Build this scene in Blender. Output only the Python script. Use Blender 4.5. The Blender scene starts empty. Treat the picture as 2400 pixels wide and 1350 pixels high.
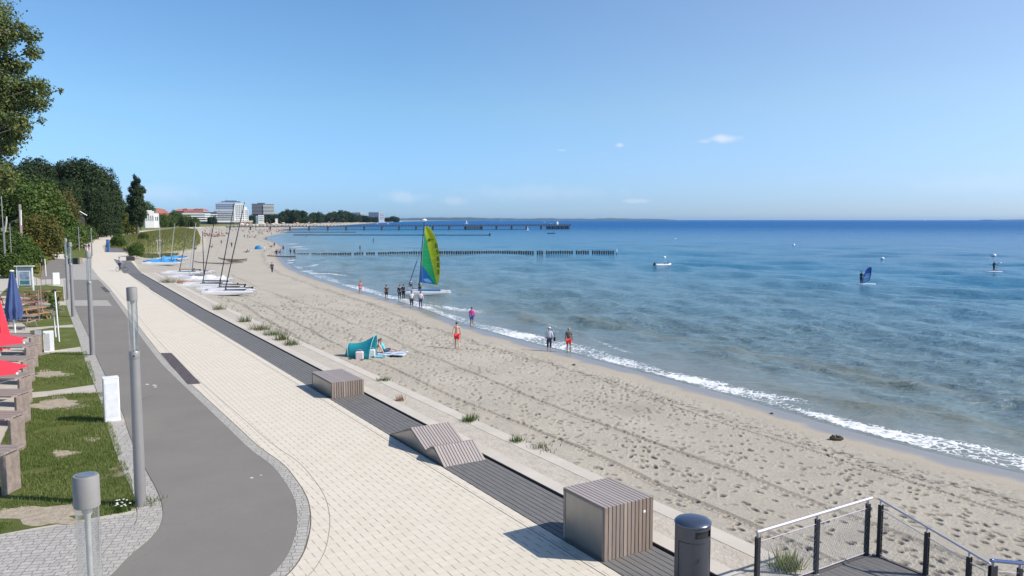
import bpy, bmesh, math, random
import numpy as np
from mathutils import Vector, Matrix
random.seed(7); RNG = np.random.default_rng(7)
R = math.radians
scene = bpy.context.scene
COL = scene.collection

# ------------------------------------------------------------ camera
F = 1837.0; PITCH = math.atan(160 / F); EYE = 6.5
cam_d = bpy.data.cameras.new("camera"); cam = bpy.data.objects.new("camera", cam_d); COL.objects.link(cam)
cam.location = (0, 0, EYE); cam.rotation_euler = (math.pi / 2 - PITCH, 0, 0)
cam_d.sensor_width = 36; cam_d.lens = 36 * F / 2400; cam_d.clip_start = 0.1; cam_d.clip_end = 60000
scene.camera = cam
# ------------------------------------------------------------ sky and sun
SUN_DIR = Vector((1.2, -0.20, 1.02)).normalized()
elev = math.asin(SUN_DIR.z); rot = math.atan2(SUN_DIR.x, SUN_DIR.y)
world = bpy.data.worlds.new("World"); scene.world = world; world.use_nodes = True
nt = world.node_tree; nt.nodes.clear()
def N(t, typ, **kw):
    n = t.nodes.new(typ)
    for k, v in kw.items():
        if k.startswith('i_'):
            n.inputs[k[2:].replace('_', ' ')].default_value = v
        else:
            setattr(n, k, v)
    return n
sky = N(nt, 'ShaderNodeTexSky', sky_type='NISHITA', sun_disc=False, sun_elevation=elev, sun_rotation=rot,
        altitude=0, air_density=1.0, dust_density=0.3, ozone_density=1.5)
bg = N(nt, 'ShaderNodeBackground'); bg.inputs['Strength'].default_value = 0.114
out = N(nt, 'ShaderNodeOutputWorld')
hs = N(nt, 'ShaderNodeHueSaturation'); hs.inputs['Saturation'].default_value = 1.0
tc = N(nt, 'ShaderNodeTexCoord')
# small far clouds low over the sea, placed by direction
def sky_dir(px, py):
    a = (px - 1200) / F; b = -(py - 675) / F
    return Vector((a, b * math.sin(PITCH) + math.cos(PITCH), b * math.cos(PITCH) - math.sin(PITCH))).normalized()
nz = N(nt, 'ShaderNodeTexNoise'); nz.inputs['Scale'].default_value = 60; nz.inputs['Detail'].default_value = 6
nt.links.new(tc.outputs['Generated'], nz.inputs['Vector'])
last = None
for (px, py, w, h, amp) in ((1695, 325, .019, .0055, .6), (1652, 331, .012, .003, .3), (1453, 340, .006, .003, .5), (1316, 352, .007, .0015, .25), (945, 462, .03, .009, .22),
                       (1062, 470, .02, .006, .2), (1490, 471, .02, .003, .25), (380, 455, .05, .012, .15), (2290, 430, .08, .012, .10), (1250, 452, .10, .012, .12)):
    d = sky_dir(px, py)
    sub = N(nt, 'ShaderNodeVectorMath', operation='SUBTRACT'); sub.inputs[1].default_value = d
    nt.links.new(tc.outputs['Generated'], sub.inputs[0])
    mul = N(nt, 'ShaderNodeVectorMath', operation='MULTIPLY'); mul.inputs[1].default_value = (1 / w, 1 / w, 1 / h)
    nt.links.new(sub.outputs[0], mul.inputs[0])
    ln = N(nt, 'ShaderNodeVectorMath', operation='LENGTH'); nt.links.new(mul.outputs[0], ln.inputs[0])
    mr = N(nt, 'ShaderNodeMapRange', interpolation_type='SMOOTHSTEP'); mr.inputs['From Min'].default_value = 1.25; mr.inputs['From Max'].default_value = 0.1
    mr.inputs['To Max'].default_value = amp
    ad = N(nt, 'ShaderNodeMath', operation='MULTIPLY_ADD'); ad.inputs[1].default_value = 1.6; ad.inputs[2].default_value = -0.8
    nt.links.new(nz.outputs['Fac'], ad.inputs[0])
    s2 = N(nt, 'ShaderNodeMath', operation='SUBTRACT'); nt.links.new(ln.outputs['Value'], s2.inputs[0]); nt.links.new(ad.outputs[0], s2.inputs[1])
    nt.links.new(s2.outputs[0], mr.inputs['Value'])
    if last is None: last = mr.outputs[0]
    else:
        mx = N(nt, 'ShaderNodeMath', operation='MAXIMUM'); nt.links.new(last, mx.inputs[0]); nt.links.new(mr.outputs[0], mx.inputs[1]); last = mx.outputs[0]
mixc = N(nt, 'ShaderNodeMix', data_type='RGBA'); mixc.inputs[7].default_value = (7.2, 7.4, 7.9, 1)
# colour of the clear northern sky by elevation
sx = N(nt, 'ShaderNodeSeparateXYZ'); nt.links.new(tc.outputs['Generated'], sx.inputs[0])
rp = N(nt, 'ShaderNodeValToRGB'); rp.color_ramp.elements.new(.5); rp.color_ramp.elements.new(.7)
for e, (p, c) in zip(rp.color_ramp.elements, ((.02, (.50, .79, 1.47)), (.136, (.74, .99, 1.24)), (.26, (.80, 1.04, 1.26)), (.8, (.85, 1.0, 1.15)))):
    e.position = p; e.color = (c[0] / 1.5, c[1] / 1.5, c[2] / 1.5, 1)
nt.links.new(sx.outputs['Z'], rp.inputs[0])
tm = N(nt, 'ShaderNodeMix', data_type='RGBA', blend_type='MULTIPLY'); tm.inputs[0].default_value = 1
nt.links.new(sky.outputs[0], tm.inputs[6]); nt.links.new(rp.outputs[0], tm.inputs[7])
tv = N(nt, 'ShaderNodeVectorMath', operation='SCALE'); tv.inputs['Scale'].default_value = 1.5; nt.links.new(tm.outputs[2], tv.inputs[0])
xr_ = N(nt, 'ShaderNodeMapRange'); nt.links.new(sx.outputs['X'], xr_.inputs['Value'])
for k_, v_ in zip(('From Min', 'From Max', 'To Min', 'To Max'), (-.15, .6, -.12, 1.0)): xr_.inputs[k_].default_value = v_
xa = N(nt, 'ShaderNodeVectorMath', operation='SCALE'); xa.inputs[0].default_value = (1.0, .55, .1); nt.links.new(xr_.outputs[0], xa.inputs['Scale'])
xb = N(nt, 'ShaderNodeVectorMath', operation='ADD'); nt.links.new(tv.outputs[0], xb.inputs[0]); nt.links.new(xa.outputs[0], xb.inputs[1])
nt.links.new(xb.outputs[0], hs.inputs['Color']); nt.links.new(hs.outputs[0], mixc.inputs[6]); nt.links.new(last, mixc.inputs[0])
nt.links.new(mixc.outputs[2], bg.inputs['Color']); nt.links.new(bg.outputs[0], out.inputs['Surface'])
sun_d = bpy.data.lights.new("sun", 'SUN'); sun = bpy.data.objects.new("sun", sun_d); COL.objects.link(sun)
sun_d.energy = 5.0; sun_d.angle = R(0.53); sun_d.color = (1.0, 0.93, 0.84)
sun.rotation_euler = (-SUN_DIR).to_track_quat('-Z', 'Y').to_euler()
scene.view_settings.view_transform = 'Standard'; scene.view_settings.look = 'None'
scene.view_settings.exposure = 0.15; scene.view_settings.gamma = 1.0
scene.cycles.max_bounces = 8; scene.cycles.transparent_max_bounces = 12; scene.cycles.volume_bounces = 0
scene.cycles.caustics_reflective = False; scene.cycles.caustics_refractive = False

# ------------------------------------------------------------ helpers
def A(px, py, z=0.0):
    """point of the photograph's view that lies at height z"""
    a = (px - 1200) / F; b = -(py - 675) / F
    d = (a, b * math.sin(PITCH) + math.cos(PITCH), b * math.cos(PITCH) - math.sin(PITCH))
    t = (z - EYE) / d[2]
    return Vector((d[0] * t, d[1] * t, z))
def AD(px, py, dist):
    """point seen at px,py at ground distance dist (y)"""
    a = (px - 1200) / F; b = -(py - 675) / F
    d = (a, b * math.sin(PITCH) + math.cos(PITCH), b * math.cos(PITCH) - math.sin(PITCH))
    t = dist / d[1]
    return Vector((d[0] * t, d[1] * t, EYE + d[2] * t))

MATS = {}
def mat(name, c, rough=0.7, metal=0.0, var=0.12, scale=6.0, bump=0.0, bscale=40.0, c2=None, coord='Object', spec=0.5, stretch=None, transl=0.0):
    if name in MATS: return MATS[name]
    m = bpy.data.materials.new(name); m.use_nodes = True; t = m.node_tree
    b = t.nodes['Principled BSDF']; b.inputs['Roughness'].default_value = rough; b.inputs['Metallic'].default_value = metal
    b.inputs['Specular IOR Level'].default_value = spec
    co = N(t, 'ShaderNodeTexCoord'); src = co.outputs[coord]
    if stretch:
        mp = N(t, 'ShaderNodeMapping'); mp.inputs['Scale'].default_value = stretch; t.links.new(src, mp.inputs[0]); src = mp.outputs[0]
    n = N(t, 'ShaderNodeTexNoise'); n.inputs['Scale'].default_value = scale; n.inputs['Detail'].default_value = 6; n.inputs['Roughness'].default_value = .62
    t.links.new(src, n.inputs['Vector'])
    lo = tuple(v * (1 - var) for v in c); hi = tuple(min(1, v * (1 + var)) for v in c) if c2 is None else c2
    r = N(t, 'ShaderNodeValToRGB'); r.color_ramp.elements[0].position = .3; r.color_ramp.elements[1].position = .7
    r.color_ramp.elements[0].color = (*lo, 1); r.color_ramp.elements[1].color = (*hi, 1)
    t.links.new(n.outputs['Fac'], r.inputs[0]); t.links.new(r.outputs[0], b.inputs['Base Color'])
    if bump:
        n2 = N(t, 'ShaderNodeTexNoise'); n2.inputs['Scale'].default_value = bscale; n2.inputs['Detail'].default_value = 4
        t.links.new(src, n2.inputs['Vector'])
        bp = N(t, 'ShaderNodeBump'); bp.inputs['Strength'].default_value = bump; bp.inputs['Distance'].default_value = .02
        t.links.new(n2.outputs['Fac'], bp.inputs['Height']); t.links.new(bp.outputs[0], b.inputs['Normal'])
    if transl:
        tr = N(t, 'ShaderNodeBsdfTranslucent'); t.links.new(r.outputs[0], tr.inputs[0])
        ms = N(t, 'ShaderNodeMixShader'); ms.inputs[0].default_value = transl
        t.links.new(b.outputs[0], ms.inputs[1]); t.links.new(tr.outputs[0], ms.inputs[2]); t.links.new(ms.outputs[0], t.nodes['Material Output'].inputs[0])
    MATS[name] = m; return m

SPLIT = {'stays': 'stay', 'ribs': 'rib', 'eyes': 'eye', 'cross_bar': 'cross_bar', 'edge_rod': 'edge_rod', 'arch_seam': 'arch_seam', 'bracket': 'bracket', 'crossbeam': 'crossbeam', 'thwart': 'thwart', 'fender_piles': 'fender_pile', 'side_frames': 'side_frame'}
class MB:
    def __init__(s): s.v = []; s.f = []; s.m = []; s.g = []
    def mark(s): s.g.append((len(s.v), len(s.f)))
    def add(s, vs, fs, mi=0, M=None):
        s.mark(); o = len(s.v)
        s.v += [tuple(M @ Vector(v)) if M else tuple(v) for v in vs]
        s.f += [tuple(i + o for i in f) for f in fs]; s.m += [mi] * len(fs); return s
    def box(s, c, d, rz=0, mi=0, rx=0, ry=0):
        x, y, z = d[0] / 2, d[1] / 2, d[2] / 2
        vs = [(-x, -y, -z), (x, -y, -z), (x, y, -z), (-x, y, -z), (-x, -y, z), (x, -y, z), (x, y, z), (-x, y, z)]
        fs = [(0, 3, 2, 1), (4, 5, 6, 7), (0, 1, 5, 4), (1, 2, 6, 5), (2, 3, 7, 6), (3, 0, 4, 7)]
        M = Matrix.Translation(c) @ Matrix.Rotation(rz, 4, 'Z') @ Matrix.Rotation(ry, 4, 'Y') @ Matrix.Rotation(rx, 4, 'X')
        return s.add(vs, fs, mi, M)
    def prism(s, pts, z0, z1, mi=0, M=None):
        n = len(pts); vs = [(p[0], p[1], z0) for p in pts] + [(p[0], p[1], z1) for p in pts]
        fs = [tuple(range(n - 1, -1, -1)), tuple(range(n, 2 * n))] + [(i, (i + 1) % n, (i + 1) % n + n, i + n) for i in range(n)]
        return s.add(vs, fs, mi, M)
    def tube(s, pts, r, n=8, mi=0, cap=True):
        s.mark(); pts = [Vector(p) for p in pts]; rs = r if isinstance(r, (list, tuple)) else [r] * len(pts)
        o = len(s.v); up = Vector((0, 0, 1))
        for i, p in enumerate(pts):
            d = (pts[min(i + 1, len(pts) - 1)] - pts[max(i - 1, 0)]).normalized()
            a = d.cross(up) if abs(d.z) < .95 else d.cross(Vector((1, 0, 0)))
            a.normalize(); b = d.cross(a)
            for k in range(n):
                t = 2 * math.pi * k / n; s.v.append(tuple(p + a * math.cos(t) * rs[i] + b * math.sin(t) * rs[i]))
        for i in range(len(pts) - 1):
            for k in range(n):
                s.f.append((o + i * n + k, o + i * n + (k + 1) % n, o + (i + 1) * n + (k + 1) % n, o + (i + 1) * n + k)); s.m.append(mi)
        if cap:
            s.f.append(tuple(o + k for k in range(n - 1, -1, -1))); s.m.append(mi)
            e = o + (len(pts) - 1) * n; s.f.append(tuple(e + k for k in range(n))); s.m.append(mi)
        return s
    def lathe(s, prof, n=20, mi=0, c=(0, 0, 0), cap=True):
        s.mark(); o = len(s.v)
        for r, z in prof:
            for k in range(n):
                t = 2 * math.pi * k / n; s.v.append((c[0] + r * math.cos(t), c[1] + r * math.sin(t), c[2] + z))
        for i in range(len(prof) - 1):
            for k in range(n):
                s.f.append((o + i * n + k, o + i * n + (k + 1) % n, o + (i + 1) * n + (k + 1) % n, o + (i + 1) * n + k)); s.m.append(mi)
        if cap:
            s.f.append(tuple(o + k for k in range(n - 1, -1, -1))); s.m.append(mi)
            e = o + (len(prof) - 1) * n; s.f.append(tuple(e + k for k in range(n))); s.m.append(mi)
        return s
    def loft(s, secs, mi=0, closed=True):
        s.mark(); n = len(secs[0]); o = len(s.v)
        for q in secs: s.v += [tuple(p) for p in q]
        for i in range(len(secs) - 1):
            for k in range(n if closed else n - 1):
                s.f.append((o + i * n + k, o + i * n + (k + 1) % n, o + (i + 1) * n + (k + 1) % n, o + (i + 1) * n + k)); s.m.append(mi)
        if closed:
            s.f.append(tuple(o + k for k in range(n - 1, -1, -1))); s.m.append(mi)
            e = o + (len(secs) - 1) * n; s.f.append(tuple(e + k for k in range(n))); s.m.append(mi)
        return s
    def ball(s, c, r, n=10, mi=0, sc=(1, 1, 1)):
        prof = []
        h = n // 2 + 1
        for i in range(h + 1):
            t = -math.pi / 2 + math.pi * i / h; prof.append((max(1e-3, math.cos(t)) * r, math.sin(t) * r))
        t2 = MB().lathe(prof, n)
        return s.add([(v[0] * sc[0] + c[0], v[1] * sc[1] + c[1], v[2] * sc[2] + c[2]) for v in t2.v], t2.f, mi)
    def build(s, name, mats, parent=None, smooth=False, loc=None, bevel=0, **k):
        if name in SPLIT and len(s.g) > 1:
            g = s.g + [(len(s.v), len(s.f))]; first = None
            for (v0, f0), (v1, f1) in zip(g[:-1], g[1:]):
                q = MB(); q.v = s.v[v0:v1]; q.f = [tuple(i - v0 for i in f) for f in s.f[f0:f1]]; q.m = s.m[f0:f1]
                o = q.build(SPLIT[name], mats, parent, smooth, loc, bevel, **k); first = first or o
            return first
        name = SPLIT.get(name, name)
        me = bpy.data.meshes.new(name); me.from_pydata(s.v, [], s.f)
        mats = mats if isinstance(mats, (list, tuple)) else [mats]
        for m in mats: me.materials.append(m)
        if len(mats) > 1: me.polygons.foreach_set('material_index', s.m)
        me.update()
        if smooth:
            me.polygons.foreach_set('use_smooth', [True] * len(s.f)); me.set_sharp_from_angle(angle=R(38))
        return link(name, me, parent, loc, bevel=bevel, **k)
def link(name, me, parent=None, loc=None, rz=0, bevel=0, label=None, cat=None, group=None, kind=None):
    o = bpy.data.objects.new(name, me); COL.objects.link(o)
    if parent: o.parent = parent
    if loc is not None: o.location = loc
    o.rotation_euler.z = rz
    if bevel:
        b = o.modifiers.new('bevel', 'BEVEL'); b.width = bevel; b.segments = 2; b.limit_method = 'ANGLE'
    tag(o, label, cat, group, kind); return o
def tag(o, label=None, cat=None, group=None, kind=None):
    if label: o['label'] = label
    if cat: o['category'] = cat
    if group: o['group'] = group
    if kind: o['kind'] = kind
    return o
def thing(name, loc, label, cat, rz=0, group=None):
    o = bpy.data.objects.new(name, None); COL.objects.link(o); o.location = loc; o.rotation_euler.z = rz
    o.empty_display_size = .2
    return tag(o, label, cat, group)
def dup(root, loc, rz=None, label=None, group=None, sc=None):
    r = root.copy(); COL.objects.link(r); r.location = loc
    if rz is not None: r.rotation_euler.z = rz
    if sc is not None: r.scale = sc if not isinstance(sc, (int, float)) else (sc, sc, sc)
    if label: r['label'] = label
    if group: r['group'] = group
    for ch in list(root.children):
        c = ch.copy(); COL.objects.link(c); c.parent = r
        for g in list(ch.children):
            d = g.copy(); COL.objects.link(d); d.parent = c
    return r
def struct(mb, name, m, smooth=False): return mb.build(name, m, smooth=smooth, kind='structure')

U = Vector((-.5204, .8539, 0)); NN = Vector((.8539, .5204, 0)); ROT = math.atan2(.5204, .8539)
def SN(s, n, z=0): return Vector((U.x * s + NN.x * n, U.y * s + NN.y * n, z))

# ------------------------------------------------------------ shoreline / terrain field
SEA = -2.4
shore_px = [(2700, 1190), (2550, 1148), (2400, 1108), (2200, 1062), (2000, 1010), (1850, 965), (1700, 922), (1500, 870), (1340, 828), (1220, 797), (1100, 765), (985, 722), (900, 697), (820, 675),
            (740, 650), (695, 632), (672, 615), (660, 600), (655, 590), (672, 580), (655, 570), (625, 561), (627, 556), (655, 549), (685, 543), (655, 540), (690, 535), (760, 531.5), (850, 524.5), (935, 520)]
shore = [A(x, y, SEA) for x, y in shore_px]
shore = [Vector((26, 12, 0)), Vector((30, -10, 0))][::-1] + shore
sh = np.array([(p.x, p.y) for p in shore])
sea_poly = np.vstack([sh, [(-600, 4300), (-600, 30000), (30000, 30000), (30000, -10)]])
land_px = [(331, 642), (308, 601), (292, 590.5), (262, 583), (243, 579), (250, 567), (262, 560), (300, 550), (363, 542), (400, 537), (430, 534), (560, 530), (700, 525.5), (800, 522.5), (900, 520)]
land = [SN(-15, 12.15), SN(0, 12.15), SN(30, 12.15), SN(60, 12.15), SN(88, 12.1)] + [A(x, y, 0) for x, y in land_px]
la = np.array([(p.x, p.y) for p in land])
land_poly = np.vstack([la, [(-900, 5000), (-5000, 5000), (-5000, -20)]])
def seg_dist(P, poly):
    d = np.full(len(P), 1e9)
    for i in range(len(poly) - 1):
        a = poly[i]; b = poly[i + 1]; ab = b - a; t = np.clip(((P - a) @ ab) / (ab @ ab), 0, 1)
        q = P - (a + t[:, None] * ab); d = np.minimum(d, np.hypot(q[:, 0], q[:, 1]))
    return d
def inside(P, poly):
    r = np.zeros(len(P), bool); n = len(poly); x = P[:, 0]; y = P[:, 1]
    for i in range(n):
        x1, y1 = poly[i]; x2, y2 = poly[(i + 1) % n]
        if y1 == y2: continue
        c = ((y1 > y) != (y2 > y)) & (x < (x2 - x1) * (y - y1) / (y2 - y1) + x1); r ^= c
    return r
dune_px = [(243, 579), (262, 559), (300, 549.5), (363, 541), (420, 535), (462, 537), (470, 552), (468, 565), (450, 575), (415, 581), (375, 585), (330, 588), (292, 588)]
dune = np.array([(A(x, y, 0).x, A(x, y, 0).y) for x, y in dune_px])
def fields(P):
    d2 = seg_dist(P, sh) * np.where(inside(P, sea_poly), -1, 1)      # + on land
    d1 = seg_dist(P, la) * np.where(inside(P, land_poly), -1, 1)     # + on the beach
    dd = seg_dist(P, np.vstack([dune, dune[:1]])) * np.where(inside(P, dune), 1, -1)
    return d1, d2, dd
def base_height(d1, d2, dd):
    t = np.clip(d1 / np.maximum(d1 + np.maximum(d2, 0), .01), 0, 1)
    z = np.where(d1 > 0, -0.38 + (SEA + .38) * np.clip(t, 0, 1) ** 0.9, -0.06)
    face = SEA + np.maximum(d2, 0) * .075
    z = np.where((d1 > 0) & (d2 >= 0), np.minimum(z, np.maximum(face, z - .9)), z)
    z = np.where(d1 > 0, np.minimum(z, SEA + .02 + np.maximum(d2, 0) * .16), z)
    z = np.where(d2 < 0, SEA + d2 * .06, z)
    s = np.clip((dd + 2) / 12, 0, 1); z = z + np.where(d1 > -2, s * s * (3 - 2 * s) * .75 + np.clip(s * 2, 0, 1) * np.clip(-z, 0, 3) * .85, 0)
    return z
def gz(x, y):
    P = np.array([[x, y]]); return float(base_height(*fields(P))[0])
def G(px, py, it=12, off=0):
    """ground point seen at px,py"""
    z = -1.0
    for _ in range(it):
        p = A(px, py, z + off); z = .5 * z + .5 * max(gz(p.x, p.y), SEA)
    p = A(px, py, z + off); p.z = z; return p

def vnoise(P, sc, seed=0):
    r = np.random.default_rng(seed); T = r.random((256, 256))
    q = P * sc; i = np.floor(q).astype(int); f = q - i; f = f * f * (3 - 2 * f)
    a = T[i[:, 0] % 256, i[:, 1] % 256]; b = T[(i[:, 0] + 1) % 256, i[:, 1] % 256]
    c = T[i[:, 0] % 256, (i[:, 1] + 1) % 256]; d = T[(i[:, 0] + 1) % 256, (i[:, 1] + 1) % 256]
    return (a * (1 - f[:, 0]) + b * f[:, 0]) * (1 - f[:, 1]) + (c * (1 - f[:, 0]) + d * f[:, 0]) * f[:, 1]

def polar(inv_r, angs):
    rr = 1 / inv_r; T, Q = np.meshgrid(angs, rr); X = Q * np.sin(T); Y = Q * np.cos(T)
    return np.stack([X.ravel(), Y.ravel()], 1), Q.ravel()
def grid_mesh(name, P, z, nr, nc, keep, mats, attrs, kind='structure'):
    idx = np.arange(nr * nc).reshape(nr, nc)
    q = np.stack([idx[:-1, :-1], idx[:-1, 1:], idx[1:, 1:], idx[1:, :-1]], -1).reshape(-1, 4)
    q = q[keep[q].any(1)]
    used = np.zeros(nr * nc, bool); used[q.ravel()] = True
    remap = np.cumsum(used) - 1; q = remap[q]
    # winding: make normals face up
    V = np.column_stack([P, z])[used].astype(np.float32)
    a, b, c = V[q[0][0]], V[q[0][1]], V[q[0][2]]
    if np.cross(b - a, c - a)[2] < 0: q = q[:, ::-1]
    me = bpy.data.meshes.new(name); me.vertices.add(len(V)); me.vertices.foreach_set('co', V.ravel())
    me.loops.add(q.size); me.loops.foreach_set('vertex_index', q.ravel().astype(np.int32))
    me.polygons.add(len(q)); me.polygons.foreach_set('loop_start', (np.arange(len(q)) * 4).astype(np.int32))
    me.polygons.foreach_set('loop_total', np.full(len(q), 4, np.int32))
    me.update(calc_edges=True); me.polygons.foreach_set('use_smooth', np.ones(len(q), bool))
    for k, v in attrs.items():
        at = me.attributes.new(k, 'FLOAT', 'POINT'); at.data.foreach_set('value', v[used].astype(np.float32))
    for m in mats: me.materials.append(m)
    return link(name, me, kind=kind)

# sand material
def attr(t, name):
    a = N(t, 'ShaderNodeAttribute'); a.attribute_name = name; return a.outputs['Fac']
def ramp(t, fac, pts, mode='LINEAR'):
    r = N(t, 'ShaderNodeValToRGB'); cr = r.color_ramp; cr.interpolation = mode
    while len(cr.elements) < len(pts): cr.elements.new(.5)
    for e, (p, c) in zip(cr.elements, pts): e.position = p; e.color = (*c, 1) if len(c) == 3 else c
    if fac is not None: t.links.new(fac, r.inputs[0])
    return r.outputs[0]
def maprange(t, v, a, b, c=0, d=1, smooth=True):
    m = N(t, 'ShaderNodeMapRange', interpolation_type='SMOOTHSTEP' if smooth else 'LINEAR')
    for k, x in zip(('From Min', 'From Max', 'To Min', 'To Max'), (a, b, c, d)): m.inputs[k].default_value = x
    t.links.new(v, m.inputs['Value']); return m.outputs[0]
def mixcol(t, f, a, b, mode='MIX'):
    m = N(t, 'ShaderNodeMix', data_type='RGBA', blend_type=mode)
    if isinstance(f, float): m.inputs[0].default_value = f
    else: t.links.new(f, m.inputs[0])
    for i, x in ((6, a), (7, b)):
        if isinstance(x, tuple): m.inputs[i].default_value = (*x, 1)
        else: t.links.new(x, m.inputs[i])
    return m.outputs[2]
def noise(t, src, sc, det=5, rough=.6, dist=0):
    n = N(t, 'ShaderNodeTexNoise'); n.inputs['Scale'].default_value = sc; n.inputs['Detail'].default_value = det; n.inputs['Roughness'].default_value = rough
    n.inputs['Distortion'].default_value = dist
    t.links.new(src, n.inputs['Vector']); return n.outputs['Fac']
def mth(t, op, a, b=0.0, c=None):
    m = N(t, 'ShaderNodeMath', operation=op)
    for i, x in enumerate((a, b) if c is None else (a, b, c)):
        if isinstance(x, (int, float)): m.inputs[i].default_value = x
        else: t.links.new(x, m.inputs[i])
    return m.outputs[0]
def mapping(t, src, scale=(1, 1, 1), rz=0):
    m = N(t, 'ShaderNodeMapping'); m.inputs['Scale'].default_value = scale; m.inputs['Rotation'].default_value = (0, 0, rz)
    t.links.new(src, m.inputs[0]); return m.outputs[0]
def newmat(name, rough=.8):
    m = bpy.data.materials.new(name); m.use_nodes = True; t = m.node_tree; b = t.nodes['Principled BSDF']
    b.inputs['Roughness'].default_value = rough; co = N(t, 'ShaderNodeTexCoord'); return m, t, b, co.outputs['Object']
def bump(t, b, h, strength, dist):
    bp = N(t, 'ShaderNodeBump'); bp.inputs['Strength'].default_value = strength; bp.inputs['Distance'].default_value = dist
    t.links.new(h, bp.inputs['Height']); t.links.new(bp.outputs[0], b.inputs['Normal'])

m_sand, t, b, oc = newmat('sand', .95); b.inputs['Specular IOR Level'].default_value = .2
n1 = noise(t, oc, .35, 5); n2 = noise(t, oc, 9, 6, .7); n3 = noise(t, oc, 24, 4, .8)
c = ramp(t, n1, [(.3, (.415, .38, .312)), (.7, (.49, .45, .372))])
c = mixcol(t, maprange(t, n2, .42, .75), c, (.36, .32, .265))
vor = N(t, 'ShaderNodeTexVoronoi'); vor.inputs['Scale'].default_value = 16; t.links.new(oc, vor.inputs['Vector'])
peb = maprange(t, vor.outputs['Distance'], .32, .12)
pebm = mth(t, 'MULTIPLY', peb, maprange(t, noise(t, oc, 1.1, 4), .42, .62))
c = mixcol(t, mth(t, 'MULTIPLY', pebm, .55), c, mixcol(t, .5, vor.outputs['Color'], (.30, .24, .18)))
weed = maprange(t, noise(t, mapping(t, oc, (1, 3.2, 1), ROT * -1), 2.6, 7, .72), .62, .68)
c = mixcol(t, mth(t, 'MULTIPLY', weed, .5), c, (.14, .12, .095))
str_ = mth(t, 'SUBTRACT', 1.0, mth(t, 'ABSOLUTE', mth(t, 'MULTIPLY', mth(t, 'SUBTRACT', mth(t, 'ADD', attr(t, 'shore'), mth(t, 'MULTIPLY_ADD', noise(t, oc, .22, 5), 3.0, -1.5)), 4.4), 1.6)))
c = mixcol(t, mth(t, 'MULTIPLY', maprange(t, str_, 0, .7), maprange(t, noise(t, mapping(t, oc, (1, 1, 1)), 3.2, 6, .8), .50, .58)), c, (.12, .10, .08))
fl = maprange(t, noise(t, mapping(t, oc, (1.0, 2.4, 1), -ROT), 7.5, 4, .7), .60, .68); c = mixcol(t, mth(t, 'MULTIPLY', fl, maprange(t, noise(t, oc, .5, 4), .4, .62, .12, .62)), c, (.17, .145, .115))
patch = maprange(t, noise(t, oc, .16, 5, .6), .55, .72); c = mixcol(t, mth(t, 'MULTIPLY', patch, .35), c, (.28, .25, .21))
c = mixcol(t, mth(t, 'MULTIPLY', attr(t, 'dark'), .9), c, (.075, .062, .052))
d = attr(t, 'shore')
wl = mth(t, 'ADD', d, mth(t, 'MULTIPLY_ADD', noise(t, oc, .5, 3), 2.2, -1.1))
wetf = maprange(t, wl, 3.4, 2.0)
c = mixcol(t, wetf, c, (.40, .355, .285))
c = mixcol(t, maprange(t, wl, 1.9, .9), c, (.245, .225, .205))
vg = attr(t, 'veg')
grass_c = mixcol(t, maprange(t, noise(t, oc, .25, 5), .35, .65), (.16, .175, .05), (.23, .21, .085))
c = mixcol(t, maprange(t, mth(t, 'ADD', vg, mth(t, 'MULTIPLY_ADD', noise(t, oc, .45, 5, .7), 1.2, -.6)), .35, .65), c, grass_c)
t.links.new(c, b.inputs['Base Color'])
t.links.new(maprange(t, wl, 2.3, 1.0, .95, .3), b.inputs['Roughness'])
t.links.new(maprange(t, wl, 2.3, 1.0, .2, .42), b.inputs['Specular IOR Level'])
hh = mth(t, 'MULTIPLY_ADD', n2, .9, mth(t, 'MULTIPLY', n3, .9))
c = mixcol(t, mth(t, 'MULTIPLY', maprange(t, n3, .52, .72, 0, .38), maprange(t, wl, 2.5, 4.5)), c, (.20, .175, .145)); t.links.new(c, b.inputs['Base Color'])
hh = mth(t, 'ADD', hh, mth(t, 'MULTIPLY', pebm, .35))
bp = N(t, 'ShaderNodeBump'); bp.inputs['Distance'].default_value = .032; t.links.new(maprange(t, wl, 3.2, 1.2, .95, .06), bp.inputs['Strength'])
t.links.new(hh, bp.inputs['Height']); t.links.new(bp.outputs[0], b.inputs['Normal'])

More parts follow.
